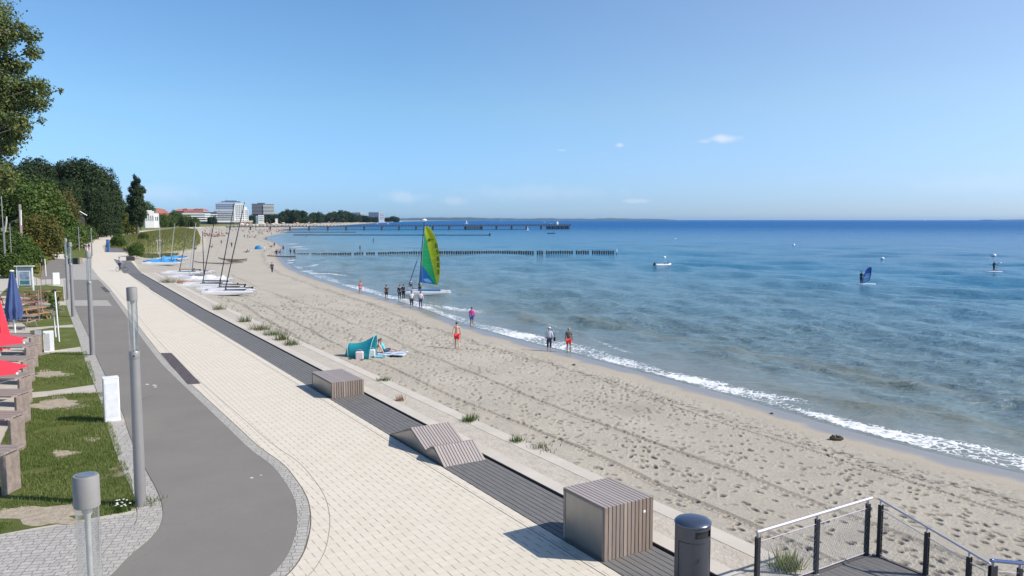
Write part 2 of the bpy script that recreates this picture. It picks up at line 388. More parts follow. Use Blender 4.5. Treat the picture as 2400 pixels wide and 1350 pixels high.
def build_terrain():
    inv = np.concatenate([np.linspace(1 / 11.0, 1 / 160.0, 760), 1 / np.geomspace(162, 5200, 110)])
    ang = np.concatenate([np.linspace(R(-75), R(-37.2), 40)[:-1], np.linspace(R(-37), R(37), 1050), np.linspace(R(37.2), R(75), 40)[1:]])
    P, Q = polar(inv, ang); nr, nc = len(inv), len(ang)
    d1, d2, dd = fields(P); z = base_height(d1, d2, dd)
    dry = np.clip((d2 - 2.2) / 2.5, 0, 1) * np.clip((d1 - .05) / .6, 0, 1)
    amp = dry * np.clip(1.4 - Q / 160, 0.15, 1)
    z += amp * ((vnoise(P, .45, 1) - .5) * .10 + (vnoise(P, 1.3, 2) - .5) * .02 + (vnoise(P, 3.7, 3) - .5) * .020 * np.clip(vnoise(P, .13, 4) * 2.5 - .6, .2, 1.6))
    dark = np.zeros(len(P))
    rng = np.random.default_rng(11)
    # footprint trails
    prints = []
    for _ in range(330):
        s0 = rng.uniform(2, 75); n0 = rng.uniform(12.8, 34); p = SN(s0, n0); th = math.atan2(U.y, U.x) + rng.normal(0, .55) + (math.pi if rng.random() < .5 else 0)
        x, y = p.x, p.y; side = 1
        for k in range(rng.integers(3, 26)):
            th += rng.normal(0, .09); x += math.cos(th) * .68; y += math.sin(th) * .68; side = -side
            prints.append((x - math.sin(th) * .11 * side, y + math.cos(th) * .11 * side, th, rng.uniform(.6, 1.25)))
    for _ in range(3600):
        s0 = rng.uniform(0, 85); n0 = rng.uniform(12.4, 36); p = SN(s0, n0); prints.append((p.x, p.y, rng.uniform(0, 6.3), rng.uniform(.35, 1.0)))
    col0 = 39; a0 = R(-37); da = (R(37) - R(-37)) / 1049; di = (1 / 11.0 - 1 / 160.0) / 759
    Z = z.reshape(nr, nc); D = dark.reshape(nr, nc); PX = P[:, 0].reshape(nr, nc); PY = P[:, 1].reshape(nr, nc); DR = dry.reshape(nr, nc)
    for (x, y, th, s) in prints:
        r = math.hypot(x, y)
        if r < 12 or r > 120: continue
        a = math.atan2(x, y)
        if abs(a) > R(36.8): continue
        ci = col0 + (a - a0) / da; ri = (1 / 11.0 - 1 / r) / di; w = .42
        hc = int(w / (r * da)) + 1; hr = int(w / (r * r * di)) + 1
        r0, r1, c0, c1 = max(0, int(ri) - hr), min(759, int(ri) + hr + 1), max(40, int(ci) - hc), min(1088, int(ci) + hc + 1)
        if r1 <= r0 or c1 <= c0: continue
        X = PX[r0:r1, c0:c1] - x; Y = PY[r0:r1, c0:c1] - y
        u = (X * math.cos(th) + Y * math.sin(th)) / .15; v = (-X * math.sin(th) + Y * math.cos(th)) / .085
        q = np.sqrt(u * u + v * v)
        pit = -np.clip(1 - q * q, 0, 1) + .16 * np.exp(-((q - 1.3) / .25) ** 2)
        Z[r0:r1, c0:c1] += pit * .085 * s * DR[r0:r1, c0:c1]
        D[r0:r1, c0:c1] = np.maximum(D[r0:r1, c0:c1], np.clip(1.15 - q, 0, 1) * (.6 if s < .75 else 1.0) * DR[r0:r1, c0:c1])
    # tractor tyre tracks running along the beach
    S = P @ np.array([U.x, U.y]); Nn = P @ np.array([NN.x, NN.y]); z = Z.ravel(); dark = D.ravel()
    for (n0, k, ph, wd, per) in ((13.7, .03, 0, .15, .20), (13.95, .03, 0, .03, .20), (15.4, .033, 0, .13, .20), (19.0, .05, 1, .14, .24), (24.5, .09, 2, .10, .24)):
        cn = n0 + k * (S - 20) + .35 * np.sin(S * .11 + ph) + .12 * np.sin(S * .37 + ph)
        q = np.abs(Nn - cn) / wd; m = np.clip(1.15 - q, 0, 1) ** .5 * (q < 1.15) * dry * (S < 120)
        tread = np.sin(2 * math.pi * (S + np.abs(Nn - cn) * .9) / per)
        z += m * (-.03 + .026 * tread * (Q < 45)) + .03 * np.exp(-((q - 1.45) / .25) ** 2) * dry * (S < 120)
        dark = np.maximum(dark, m * (.22 + .3 * (np.abs(((Nn - cn) / wd * 2.2) % 1 - .5) < .22)) * (.5 + 1.3 * vnoise(P, .25, 91)))
    veg = np.clip(dd / 5 + .5, 0, 1) * (d1 > -3)
    veg = np.maximum(veg, np.clip((-d1 - 2.5) / 2, 0, 1))
    keep = (d2 > -9) & (d1 > -2000)
    return grid_mesh('beach', P, z, nr, nc, keep, [m_sand], {'shore': np.clip(d2, -50, 500), 'veg': veg, 'dark': dark})
build_terrain()

# ------------------------------------------------------------ sea
m_sea, t, b, oc = newmat('sea_water', .12); b.inputs['IOR'].default_value = 1.33
d = attr(t, 'shore')
cd = mth(t, 'ADD', d, mth(t, 'MULTIPLY_ADD', noise(t, mapping(t, oc, (.55, 1.5, 1), 0), .05, 4), 10, -5))
big = noise(t, mapping(t, oc, (.25, 1, 1)), .03, 5, .6)
wc = ramp(t, maprange(t, cd, 0, 260, 0, 1, False), [(0, (.21, .215, .18)), (.03, (.155, .215, .215)), (.11, (.115, .225, .28)), (.3, (.022, .170, .300)), (1, (.006, .125, .305))])
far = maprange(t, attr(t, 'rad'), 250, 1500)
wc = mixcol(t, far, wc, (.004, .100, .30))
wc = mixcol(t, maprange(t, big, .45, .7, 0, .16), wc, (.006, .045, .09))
wc = mixcol(t, mth(t, 'MULTIPLY', attr(t, 'crest'), .5), wc, (.17, .15, .065))
ff = mth(t, 'ADD', attr(t, 'foam'), mth(t, 'MULTIPLY_ADD', noise(t, oc, 2.2, 8, .75, .4), 1.5, -.75))
vf = N(t, 'ShaderNodeTexVoronoi', feature='DISTANCE_TO_EDGE'); vf.inputs['Scale'].default_value = 2.4
vd = N(t, 'ShaderNodeVectorMath', operation='ADD'); nv = N(t, 'ShaderNodeTexNoise'); nv.inputs['Scale'].default_value = 1.7; nv.inputs['Detail'].default_value = 4
t.links.new(oc, nv.inputs['Vector']); t.links.new(oc, vd.inputs[0]); t.links.new(nv.outputs['Color'], vd.inputs[1]); t.links.new(vd.outputs[0], vf.inputs['Vector'])
lace = maprange(t, vf.outputs['Distance'], .16, .0)
fm = maprange(t, mth(t, 'MULTIPLY_ADD', lace, .42, ff), .62, .92)
wc = mixcol(t, mth(t, 'MULTIPLY', fm, .93), wc, (.82, .84, .86))
t.links.new(wc, b.inputs['Base Color']); t.links.new(maprange(t, d, 15, 90, .5, .15), b.inputs['Specular IOR Level'])
t.links.new(mth(t, 'MAXIMUM', maprange(t, attr(t, 'rad'), 60, 1200, .10, .42), mth(t, 'MULTIPLY', fm, .8)), b.inputs['Roughness'])
w1 = noise(t, mapping(t, oc, (1, 2.4, 1), R(-12)), .9, 6, .6, .3); w2 = noise(t, mapping(t, oc, (1, 2.6, 1), R(8)), .16, 4, .55)
w3 = noise(t, mapping(t, oc, (1, 3, 1)), .03, 4, .6); w4 = noise(t, mapping(t, oc, (.8, 1.5, 1), R(15)), .34, 4, .6, .4)
hh = mth(t, 'ADD', mth(t, 'MULTIPLY_ADD', w4, .8, mth(t, 'MULTIPLY', w1, .46)), mth(t, 'ADD', mth(t, 'MULTIPLY', w2, .32), mth(t, 'MULTIPLY', w3, .4)))
hh = mth(t, 'ADD', hh, mth(t, 'MULTIPLY', fm, .12))
bp = N(t, 'ShaderNodeBump'); bp.inputs['Distance'].default_value = 1.0; bp.inputs['Strength'].default_value = .55
t.links.new(maprange(t, d, 0, 14, .3, 1.0), bp.inputs['Strength'])
t.links.new(hh, bp.inputs['Height']); t.links.new(bp.outputs[0], b.inputs['Normal'])
def build_sea():
    inv = np.concatenate([np.linspace(1 / 20.0, 1 / 420.0, 900), 1 / np.geomspace(430, 20000, 120)])
    ang = np.concatenate([np.linspace(R(-80), R(-37.2), 30)[:-1], np.linspace(R(-37), R(37), 900), np.linspace(R(37.2), R(90), 60)[1:]])
    P, Q = polar(inv, ang); nr, nc = len(inv), len(ang)
    ins = inside(P, sea_poly); d2 = seg_dist(P, sh) * np.where(ins, 1, -1)
    spc = Q * Q * (1 / 20 - 1 / 420) / 900; z = np.full(len(P), SEA); rng = np.random.default_rng(5)
    sx = vnoise(P, .05, 21); sy = vnoise(P, .06, 22)
    for k in range(34):
        lam = 1.1 * 1.10 ** k; th = ROT + rng.normal(0, .5); a = .011 * lam ** .62
        w = np.clip(1.2 - 3 * spc / lam, 0, 1)
        ph = (P[:, 0] * math.cos(th) + P[:, 1] * math.sin(th)) * 2 * math.pi / lam + rng.uniform(0, 6.3) + 5 * sx + 3 * sy
        z += a * w * np.sin(ph) * np.clip(d2 / 9, .08, 1) * (.6 + .8 * vnoise(P, .12, 40 + k))
    # rollers lining up with the shore
    wob = (vnoise(P, .09, 31) - .5) * 5 + (vnoise(P, .3, 32) - .5) * 1.2
    foam = np.zeros(len(P)); crest = np.zeros(len(P))
    dw = d2 + wob
    for (c, w, h) in ((4.6, .8, .20), (10.5, 1.1, .16), (17.5, 1.5, .13), (26, 1.9, .12), (38, 2.2, .08)):
        q = (dw - c) / w; g = np.exp(-q * q) * np.clip(vnoise(P, .06, int(c)) * 2.4 - .6, 0, 1) * (Q < 230)
        z += h * g * np.where(q < 0, 1, .9); crest = np.maximum(crest, g * (1.0 if c < 12 else .15))
    wv = vnoise(P, .11, 51); wv2 = vnoise(P, .35, 52)
    width = .55 + 2.3 * wv
    foam = np.clip(d2 / .22, 0, 1) * np.clip((width - d2) / .8 + .5, 0, 1) * (.34 + .62 * wv2)
    foam = foam * np.clip(1.35 - Q / 180, .35, 1)
    q = (dw - 4.4); foam = np.maximum(foam, .6 * np.exp(-(q / .4) ** 2) * np.clip(vnoise(P, .13, 53) * 3.2 - 2.1, 0, 1) * (Q < 160))
    q = (dw - 2.9); foam = np.maximum(foam, .8 * np.exp(-(q / .6) ** 2) * np.clip(vnoise(P, .10, 54) * 3.0 - 1.1, 0, 1) * (Q < 160))
    # a few stray breaking patches farther along the bay
    for (px, py, sxx, syy) in ((684, 610, .9, 3.0), (681, 616, .7, 2.0), (684, 572, 2.4, 3), (715, 583.5, 5, 1.4), (740, 585.5, 4, 1.2), (700, 579, 4, 1.5), (712, 636, 2, .6), (642, 559, 2, 4)):
        p = A(px, py, SEA); q = ((P[:, 0] - p.x) / sxx) ** 2 + ((P[:, 1] - p.y) / syy) ** 2; foam = np.maximum(foam, .95 * np.exp(-q))
    z += foam * .05 * (Q < 120) * vnoise(P, 2.2, 60)
    z = np.where(d2 < 0, SEA - .02, z)
    keep = d2 > -2.0
    # the sheet ends in the sand: push it below the sand on the land side
    z = np.where(d2 < .0, SEA + .03 + d2 * .06, z); z = np.where((d2 >= 0) & (d2 < .6), np.maximum(z, SEA + .025), z)
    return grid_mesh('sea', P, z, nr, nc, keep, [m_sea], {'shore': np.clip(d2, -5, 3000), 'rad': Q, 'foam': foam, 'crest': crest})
build_sea()

# ============================================================ GROUND SURFACES
def poly(px, z0=0, world=False):
    return [Vector((p[0], p[1])) if world else A(p[0], p[1], z0).xy for p in px]
def smoothline(pts, n=6):
    pts = [Vector(p) for p in pts]; out = []
    for i in range(len(pts) - 1):
        p0 = pts[max(i - 1, 0)]; p1 = pts[i]; p2 = pts[i + 1]; p3 = pts[min(i + 2, len(pts) - 1)]
        for k in range(n):
            t = k / n; out.append(.5 * ((2 * p1) + (p2 - p0) * t + (2 * p0 - 5 * p1 + 4 * p2 - p3) * t * t + (3 * p1 - p0 - 3 * p2 + p3) * t ** 3))
    out.append(pts[-1]); return out
def sheet(name, pts, z, m, thick=.3, kind='structure'):
    bm = bmesh.new(); vs = [bm.verts.new((p[0], p[1], z)) for p in pts]; f = bm.faces.new(vs)
    f.normal_update()
    if f.normal.z < 0: f.normal_flip()
    r = bmesh.ops.extrude_face_region(bm, geom=[f]); 
    for e in r['geom']:
        if isinstance(e, bmesh.types.BMVert): e.co.z -= thick
    bmesh.ops.recalc_face_normals(bm, faces=bm.faces)
    bmesh.ops.triangulate(bm, faces=bm.faces)
    me = bpy.data.meshes.new(name); bm.to_mesh(me); bm.free(); me.materials.append(m)
    return link(name, me, kind=kind)
def ribbon(line, o0, o1):
    """strip beside a polyline between two side offsets (right side positive)"""
    L = []; Rr = []
    for i, p in enumerate(line):
        d = (line[min(i + 1, len(line) - 1)] - line[max(i - 1, 0)]).normalized(); nn = Vector((d.y, -d.x))
        L.append(p + nn * o0); Rr.append(p + nn * o1)
    return L, Rr
def strip(name, line, o0, o1, z0, z1, m, kind='structure', **k):
    L, Rr = ribbon(line, o0, o1); mb = MB(); secs = []
    for a, b_ in zip(L, Rr): secs.append([(a.x, a.y, z0), (b_.x, b_.y, z0), (b_.x, b_.y, z1), (a.x, a.y, z1)])
    mb.loft(secs); return mb.build(name, m, kind=kind, **k)

# materials
m_pav, t, b, oc = newmat('pavers', .85); b.inputs['Specular IOR Level'].default_value = .3
mp = mapping(t, oc, (1, 1, 1), -ROT)
br = N(t, 'ShaderNodeTexBrick'); br.offset = .5; br.inputs['Scale'].default_value = 1; br.inputs['Brick Width'].default_value = .38; br.inputs['Row Height'].default_value = .21
br.inputs['Mortar Size'].default_value = .006; br.inputs['Mortar Smooth'].default_value = .2; br.inputs['Bias'].default_value = 0
br.inputs['Color1'].default_value = (.62, .565, .46, 1); br.inputs['Color2'].default_value = (.67, .61, .505, 1); br.inputs['Mortar'].default_value = (.53, .475, .385, 1)
t.links.new(mp, br.inputs['Vector'])
# sun shading put into the colour of the joints along the promenade
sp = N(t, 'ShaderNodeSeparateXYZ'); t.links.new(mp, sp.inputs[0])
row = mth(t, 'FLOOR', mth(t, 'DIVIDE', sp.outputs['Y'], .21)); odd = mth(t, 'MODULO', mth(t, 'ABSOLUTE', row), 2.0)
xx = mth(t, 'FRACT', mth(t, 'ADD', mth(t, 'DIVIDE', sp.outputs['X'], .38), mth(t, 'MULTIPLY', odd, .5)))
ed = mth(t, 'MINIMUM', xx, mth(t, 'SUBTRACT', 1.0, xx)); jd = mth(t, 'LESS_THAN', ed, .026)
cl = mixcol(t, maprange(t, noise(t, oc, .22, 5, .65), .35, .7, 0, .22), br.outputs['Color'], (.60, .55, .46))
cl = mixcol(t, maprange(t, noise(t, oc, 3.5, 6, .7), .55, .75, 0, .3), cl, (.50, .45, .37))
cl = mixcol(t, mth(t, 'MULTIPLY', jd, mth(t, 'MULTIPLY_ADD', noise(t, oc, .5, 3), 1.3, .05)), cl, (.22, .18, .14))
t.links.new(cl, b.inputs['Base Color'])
bump(t, b, mth(t, 'SUBTRACT', noise(t, oc, 60, 3), mth(t, 'MULTIPLY', br.outputs['Fac'], 2.0)), .25, .006)

m_asph, t, b, oc = newmat('asphalt', .95); b.inputs['Specular IOR Level'].default_value = .15
c = ramp(t, noise(t, oc, .35, 6, .65), [(.3, (.188, .176, .156)), (.7, (.222, .207, .183))])
c = mixcol(t, maprange(t, noise(t, oc, 55, 3, .8), .4, .75, 0, .5), c, (.27, .26, .25))
c = mixcol(t, maprange(t, noise(t, mapping(t, oc, (2.2, .4, 1), -.5), .6, 5), .62, .72, 0, .22), c, (.11, .108, .106))
vc = N(t, 'ShaderNodeTexVoronoi', feature='DISTANCE_TO_EDGE'); vc.inputs['Scale'].default_value = .23
va = N(t, 'ShaderNodeVectorMath', operation='ADD'); nn_ = N(t, 'ShaderNodeTexNoise'); nn_.inputs['Scale'].default_value = 1.3; nn_.inputs['Detail'].default_value = 6
t.links.new(oc, nn_.inputs['Vector']); t.links.new(oc, va.inputs[0]); t.links.new(nn_.outputs['Color'], va.inputs[1]); t.links.new(va.outputs[0], vc.inputs['Vector'])
crk = mth(t, 'MULTIPLY', maprange(t, vc.outputs['Distance'], .006, .0), maprange(t, noise(t, oc, .15, 3), .5, .58))
c = mixcol(t, mth(t, 'MULTIPLY', crk, .12), c, (.07, .066, .06))
c = mixcol(t, maprange(t, noise(t, oc, .9, 7, .75), .58, .80, 0, .35), c, (.30, .275, .235))
t.links.new(c, b.inputs['Base Color']); bump(t, b, noise(t, oc, 90, 3), .5, .01)

def cobble_mat(name, sc, c1, c2, joint):
    m, t, b, oc = newmat(name, .85)
    nz = N(t, 'ShaderNodeTexNoise'); nz.inputs['Scale'].default_value = 2.0; t.links.new(oc, nz.inputs['Vector'])
    v = N(t, 'ShaderNodeVectorMath', operation='MULTIPLY_ADD'); v.inputs[1].default_value = (.12, .12, .12)
    t.links.new(nz.outputs['Color'], v.inputs[0]); t.links.new(oc, v.inputs[2])
    mp = mapping(t, v.outputs[0], (1, 1, 1), -.2)
    br = N(t, 'ShaderNodeTexBrick'); br.inputs['Scale'].default_value = sc; br.offset = .4; br.inputs['Brick Width'].default_value = .62; br.inputs['Row Height'].default_value = .52
    br.inputs['Mortar Size'].default_value = .035; br.inputs['Mortar Smooth'].default_value = .6; br.squash = 1.15
    br.inputs['Color1'].default_value = (*c1, 1); br.inputs['Color2'].default_value = (*c2, 1); br.inputs['Mortar'].default_value = (*joint, 1)
    t.links.new(mp, br.inputs['Vector'])
    c = mixcol(t, maprange(t, noise(t, oc, 14, 6, .75), .4, .7, 0, .55), br.outputs['Color'], tuple(x * .62 for x in c1))
    t.links.new(c, b.inputs['Base Color'])
    bump(t, b, mth(t, 'SUBTRACT', mth(t, 'MULTIPLY', noise(t, oc, 16, 5), .8), br.outputs['Fac']), .8, .02); return m
m_cob = cobble_mat('cobblestone', 3.6, (.40, .375, .34), (.50, .47, .43), (.22, .20, .17))
m_sett = cobble_mat('sett_strip', 3.2, (.40, .38, .34), (.48, .455, .41), (.27, .25, .21))
m_slab, t, b, oc = newmat('light_paving', .9)
t.links.new(ramp(t, noise(t, oc, 1.2, 7, .7), [(.3, (.42, .385, .325)), (.7, (.52, .48, .41))]), b.inputs['Base Color'])
m_conc, t, b, oc = newmat('concrete', .85)
c = ramp(t, noise(t, oc, .8, 7, .7), [(.3, (.50, .455, .385)), (.7, (.60, .55, .47))])
c = mixcol(t, maprange(t, noise(t, mapping(t, oc, (1, 1, 1)), 3, 6, .7), .55, .75, 0, .4), c, (.38, .345, .29))
t.links.new(c, b.inputs['Base Color']); bump(t, b, noise(t, oc, 30, 5), .3, .01)
m_darkgap = mat('dark_steel_edge', (.035, .032, .035), .6)
m_strip_sand, t, b, oc = newmat('drift_sand', .95)
c = ramp(t, noise(t, oc, 2.2, 7, .7), [(.3, (.42, .375, .31)), (.7, (.54, .49, .41))])
c = mixcol(t, maprange(t, noise(t, oc, 6, 6, .8), .6, .72, 0, .7), c, (.22, .18, .14)); t.links.new(c, b.inputs['Base Color']); bump(t, b, noise(t, oc, 8, 6), .7, .05)
m_lawn, t, b, oc = newmat('lawn', .95); b.inputs['Specular IOR Level'].default_value = .1
c = ramp(t, noise(t, oc, .8, 7, .7), [(.3, (.085, .11, .03)), (.55, (.14, .155, .05)), (.75, (.27, .235, .12))])
c = mixcol(t, maprange(t, noise(t, oc, 30, 3, .8), .35, .7, 0, .5), c, (.13, .19, .03))
bare = maprange(t, noise(t, oc, .42, 6, .62), .60, .69)
c = mixcol(t, bare, c, (.33, .27, .19)); t.links.new(c, b.inputs['Base Color']); bump(t, b, noise(t, oc, 26, 4, .8), 1.0, .05)

# centre lines (world, from the plan of the promenade)
path_right = [A(*q, 0).xy for q in [(520, 1480), (560, 1400), (633, 1350), (672, 1305), (690, 1260), (697, 1215), (690, 1170), (668, 1130), (636, 1090), (583, 1050), (524, 993), (452, 924), (406, 880), (370, 842), (322, 778), (280, 718), (246, 672), (230, 655)]]
path_left = [A(*q, 0).xy for q in [(120, 1480), (190, 1400), (260, 1348), (302, 1304), (355, 1259), (377, 1228), (382, 1195), (369, 1150), (336, 1089), (303, 1017), (289, 972), (264, 915), (248, 882), (225, 833), (209, 791), (192, 755), (178, 724), (169, 690), (162, 655)]]
pr = smoothline([(p.x, p.y) for p in path_right], 5); pl = smoothline([(p.x, p.y) for p in path_left], 5)
base = poly([(-900, 1500), (-900, 640), (60, 640), (100, 632), (130, 600), (150, 592), (215, 600), (330, 650)]) 
base = [Vector((-30, 3)), Vector((-60, 40))] + poly([(-180, 640), (70, 645), (98, 655), (125, 606), (165, 572), (246, 572), (246, 600), (331, 650)]) + [SN(70, 8.5).xy, SN(-8, 8.5).xy, Vector((6, -3)), Vector((-20, -3))]
sheet('pavement_base', base, -.012, m_slab, .4)
pave = [SN(-9, 8.93).xy, SN(20, 8.93).xy, SN(50, 8.97).xy, SN(78, 9.1).xy, SN(96, 9.3).xy] + poly([(300, 641), (290, 640), (268, 610), (290, 612), (306, 612)]) + poly([(331, 641.5), (309, 601.5), (292, 591.5), (246, 591), (240, 580), (243, 573), (262, 559), (300, 549), (350, 542), (420, 535.5), (500, 531), (560, 529), (560, 528.2), (420, 534), (363, 538.5), (330, 541), (300, 544), (250, 553), (235, 556), (205, 564), (190, 568), (185, 575), (212, 593), (216, 602), (214, 640), (236, 652)])
pave += [p + Vector((.24, 0)) for p in reversed(pr)]
pave += [Vector((-4, -3))]
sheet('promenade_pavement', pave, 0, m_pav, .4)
sheet('cycle_path', [p for p in pr] + [p for p in reversed(pl)], .003, m_asph, .4)
strip('kerb', pr, .0, .27, -.3, .006, m_sett)
m_jt = mat('open_joint', (.10, .085, .07), .9)
strip('edge_joint', pr, .27, .295, -.3, .004, m_jt)
strip('border_joint', pr, .68, .692, -.3, .004, mat('fine_joint', (.30, .26, .21), .9))
strip('deck_border_joint', [SN(s, 8.66 + max(0, s - 60) * .014).xy for s in range(-8, 100, 6)], 0, .012, -.3, .004, m_jt)
strip('verge_kerb', pl, -.02, -.52, -.3, .007, m_sett)
sheet('cobbled_pavement', [p - Vector((.40, 0)) for p in pl[8:40]] + poly([(330, 1196), (300, 1205), (200, 1222), (70, 1243), (-60, 1262), (-700, 1330), (-700, 1500), (60, 1500)]), -.004, m_cob, .3)
sheet('crossing_pavement', poly([(166, 717), (262, 717), (252, 704), (160, 704)]), .009, m_sett, .3)
sheet('rest_area_pavement', poly([(166, 656), (236, 656), (214, 626), (214, 608), (160, 622), (160, 648)]), .012, m_sett, .3)
sheet('side_path', poly([(98, 655), (160, 652), (152, 606), (125, 605), (108, 622), (96, 640)]), .004, m_asph, .3)
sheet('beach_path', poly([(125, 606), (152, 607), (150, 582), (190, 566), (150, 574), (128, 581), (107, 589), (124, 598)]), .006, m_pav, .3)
sheet('wayside_lawn', poly([(150, 604), (215, 605), (212, 596), (192, 577), (150, 584)]), .02, m_lawn, .3)
sheet('meeting_lawn', poly([(0, 690), (150, 706), (148, 672), (110, 668), (20, 672)]), .0, m_lawn, .3)
lawns = [[(-60, 1262), (70, 1238), (200, 1216), (306, 1196), (316, 1172), (306, 1115), (281, 1051), (264, 1002), (249, 945), (241, 921), (170, 922), (60, 934), (20, 1000), (-60, 1180)],
         [(45, 921), (120, 915), (228, 900), (214, 855), (203, 825), (130, 826), (72, 838), (52, 880)],
         [(78, 828), (190, 812), (176, 767), (120, 768), (70, 775)],
         [(70, 768), (172, 760), (166, 716), (60, 712), (20, 740)]]
for L in lawns: sheet('lawn', poly(L), .0, m_lawn, .3)
m_soil, t, b, oc = newmat('bare_soil', .95)
t.links.new(ramp(t, noise(t, oc, 5, 7, .75), [(.3, (.24, .19, .13)), (.6, (.42, .36, .27)), (.8, (.50, .44, .34))]), b.inputs['Base Color']); bump(t, b, noise(t, oc, 9, 5), .8, .04)
for i, (px, py, wx, wy) in enumerate([(135, 947, 62, 14), (120, 877, 42, 8), (150, 1063, 30, 8), (215, 1030, 18, 5), (95, 1205, 120, 22)]):
    pts = []
    for k in range(40):
        a = k / 40 * 6.283; rr = 1 + .25 * math.sin(3 * a + i) + .16 * math.sin(7 * a + 2 * i) + .1 * random.uniform(-1, 1)
        pts.append(A(px + wx * rr * math.cos(a), py + wy * rr * math.sin(a), 0).xy)
    sheet('soil', pts, .005, m_soil, .02)

for (px, py, wx, wy) in ((345, 901, 4, 1.2), (362, 903, 5, 1.2), (364, 907, 4, 1), (590, 1120, 4, 1.5), (612, 1114, 3, 1)):
    sheet('paint_mark', [A(px + wx * math.cos(k) * (1 + .3 * math.sin(3 * k)), py + wy * math.sin(k), 0).xy for k in [i * .45 for i in range(14)]], .006, mat('paint_mark', (.55, .54, .52), .8), .01)
# boardwalk: ten long boards with open joints over a dark void
m_board, t, b, oc = newmat('boardwalk_boards', .75)
bo = mapping(t, oc, (1, 1, 1), -ROT); so = N(t, 'ShaderNodeSeparateXYZ'); t.links.new(bo, so.inputs[0])
gr = noise(t, mapping(t, bo, (9, .8, 1)), 3, 7, .7); idn = noise(t, mapping(t, bo, (6.9, .02, 1)), 1, 1)
c = ramp(t, gr, [(.3, (.115, .110, .106)), (.7, (.200, .193, .184))])
c = mixcol(t, maprange(t, noise(t, bo, .5, 6, .7), .45, .7, 0, .5), c, (.19, .182, .17))
c = mixcol(t, maprange(t, noise(t, bo, 5, 7, .8), .66, .74, 0, .6), c, (.36, .33, .28))
t.links.new(c, b.inputs['Base Color']); bump(t, b, gr, .5, .01)
mb = MB(); mb2 = MB()
DW = 1.36; nb = 9; bw = DW / nb
segs = [(-9, 97)]
for k in range(nb):
    s = -9.0 + (k % 3) * 1.3
    while s < 105.5:
        e = min(s + 4.2, 106.2); nshift = lambda q: 8.95 + max(0, q - 60) * .014
        a0 = nshift(s) + k * bw + .009; a1 = a0 + bw - .018; b0 = nshift(e) + k * bw + .009; b1 = b0 + bw - .018; dz = random.uniform(-.0015, .0015)
        p = [SN(s, a0), SN(s, a1), SN(e - .006, b1), SN(e - .006, b0)]
        mb.add([(q.x, q.y, -.035) for q in p] + [(q.x, q.y, .002 + dz) for q in p], [(0, 3, 2, 1), (4, 5, 6, 7), (0, 1, 5, 4), (1, 2, 6, 5), (2, 3, 7, 6), (3, 0, 4, 7)])
        s = e
mb.build('boardwalk_path', m_board, kind='structure')
dline = [SN(s, 8.94 + max(0, s - 60) * .014).xy for s in (-10, 0, 20, 40, 60, 70, 80, 90, 98, 106)]
strip('boardwalk_void', dline, .0, DW, -.4, -.06, m_darkgap)
strip('steel_channel', dline, DW, DW + .07, -.4, -.10, m_darkgap)
strip('steel_kerb', dline, DW + .07, DW + .10, -.4, .03, m_darkgap)
strip('beam_kerb', dline, DW + .10, DW + .52, -.5, .022, m_conc)
strip('beam_joint', dline, DW + .52, DW + .58, -.5, -.03, mat('joint_grey', (.20, .19, .17), .8))
strip('sand', dline, DW + .58, DW + 1.32, -.5, -.015, m_strip_sand)
strip('ledge_channel', dline, DW + 1.32, DW + 1.37, -.5, -.08, m_darkgap)
strip('ledge_kerb', dline, DW + 1.37, DW + 1.82, -1.2, -.03, m_conc)
# deck field by the bike and the far deck
m_deck2 = m_board
sheet('deck_pavement', poly([(266, 607), (287, 611.5), (307, 612.5), (334, 643), (300, 641), (289, 640)]), .012, m_deck2, .3)
sheet('landing_pavement', poly([(246, 581), (246, 590.5), (292, 590.5), (283, 580.5)]), .014, m_deck2, .3)
# flush wooden inlays beside the cycle path
def inlay(quad, label):
    c = sum((A(*q, 0) for q in quad), Vector()) / 4
    t_ = thing('wooden_inlay', c, label, 'wooden inlay')
    pts = [A(*q, 0) - c for q in quad]
    mf = MB(); P0, P1, P2, P3 = pts; n = 6
    for k in range(n):
        a, e = k / n + .006, (k + 1) / n - .006
        q = [P0.lerp(P3, a), P0.lerp(P3, e), P1.lerp(P2, e), P1.lerp(P2, a)]
        mf.add([(p.x, p.y, -.03) for p in q] + [(p.x, p.y, .018) for p in q], [(0, 1, 2, 3), (7, 6, 5, 4), (0, 4, 5, 1), (1, 5, 6, 2), (2, 6, 7, 3), (3, 7, 4, 0)])
    mf.build('boards', mat('wet_dark_wood', (.075, .055, .048), .6, c2=(.15, .115, .10), stretch=(1, .2, 1), scale=8), t_)
    MB().add([(p.x, p.y, .008) for p in pts] + [(p.x, p.y, -.05) for p in pts], [(0, 1, 2, 3), (7, 6, 5, 4), (0, 4, 5, 1), (1, 5, 6, 2), (2, 6, 7, 3), (3, 7, 4, 0)]).build('tray', m_darkgap, t_)
inlay([(377, 828), (440, 901), (470, 899), (402, 828)], 'long dark brown wooden inlay flush with the pavers beside the cycle path')
inlay([(236, 673), (248, 685), (259, 685), (246, 673)], 'short dark wooden inlay in the pavers farther back beside the cycle path')

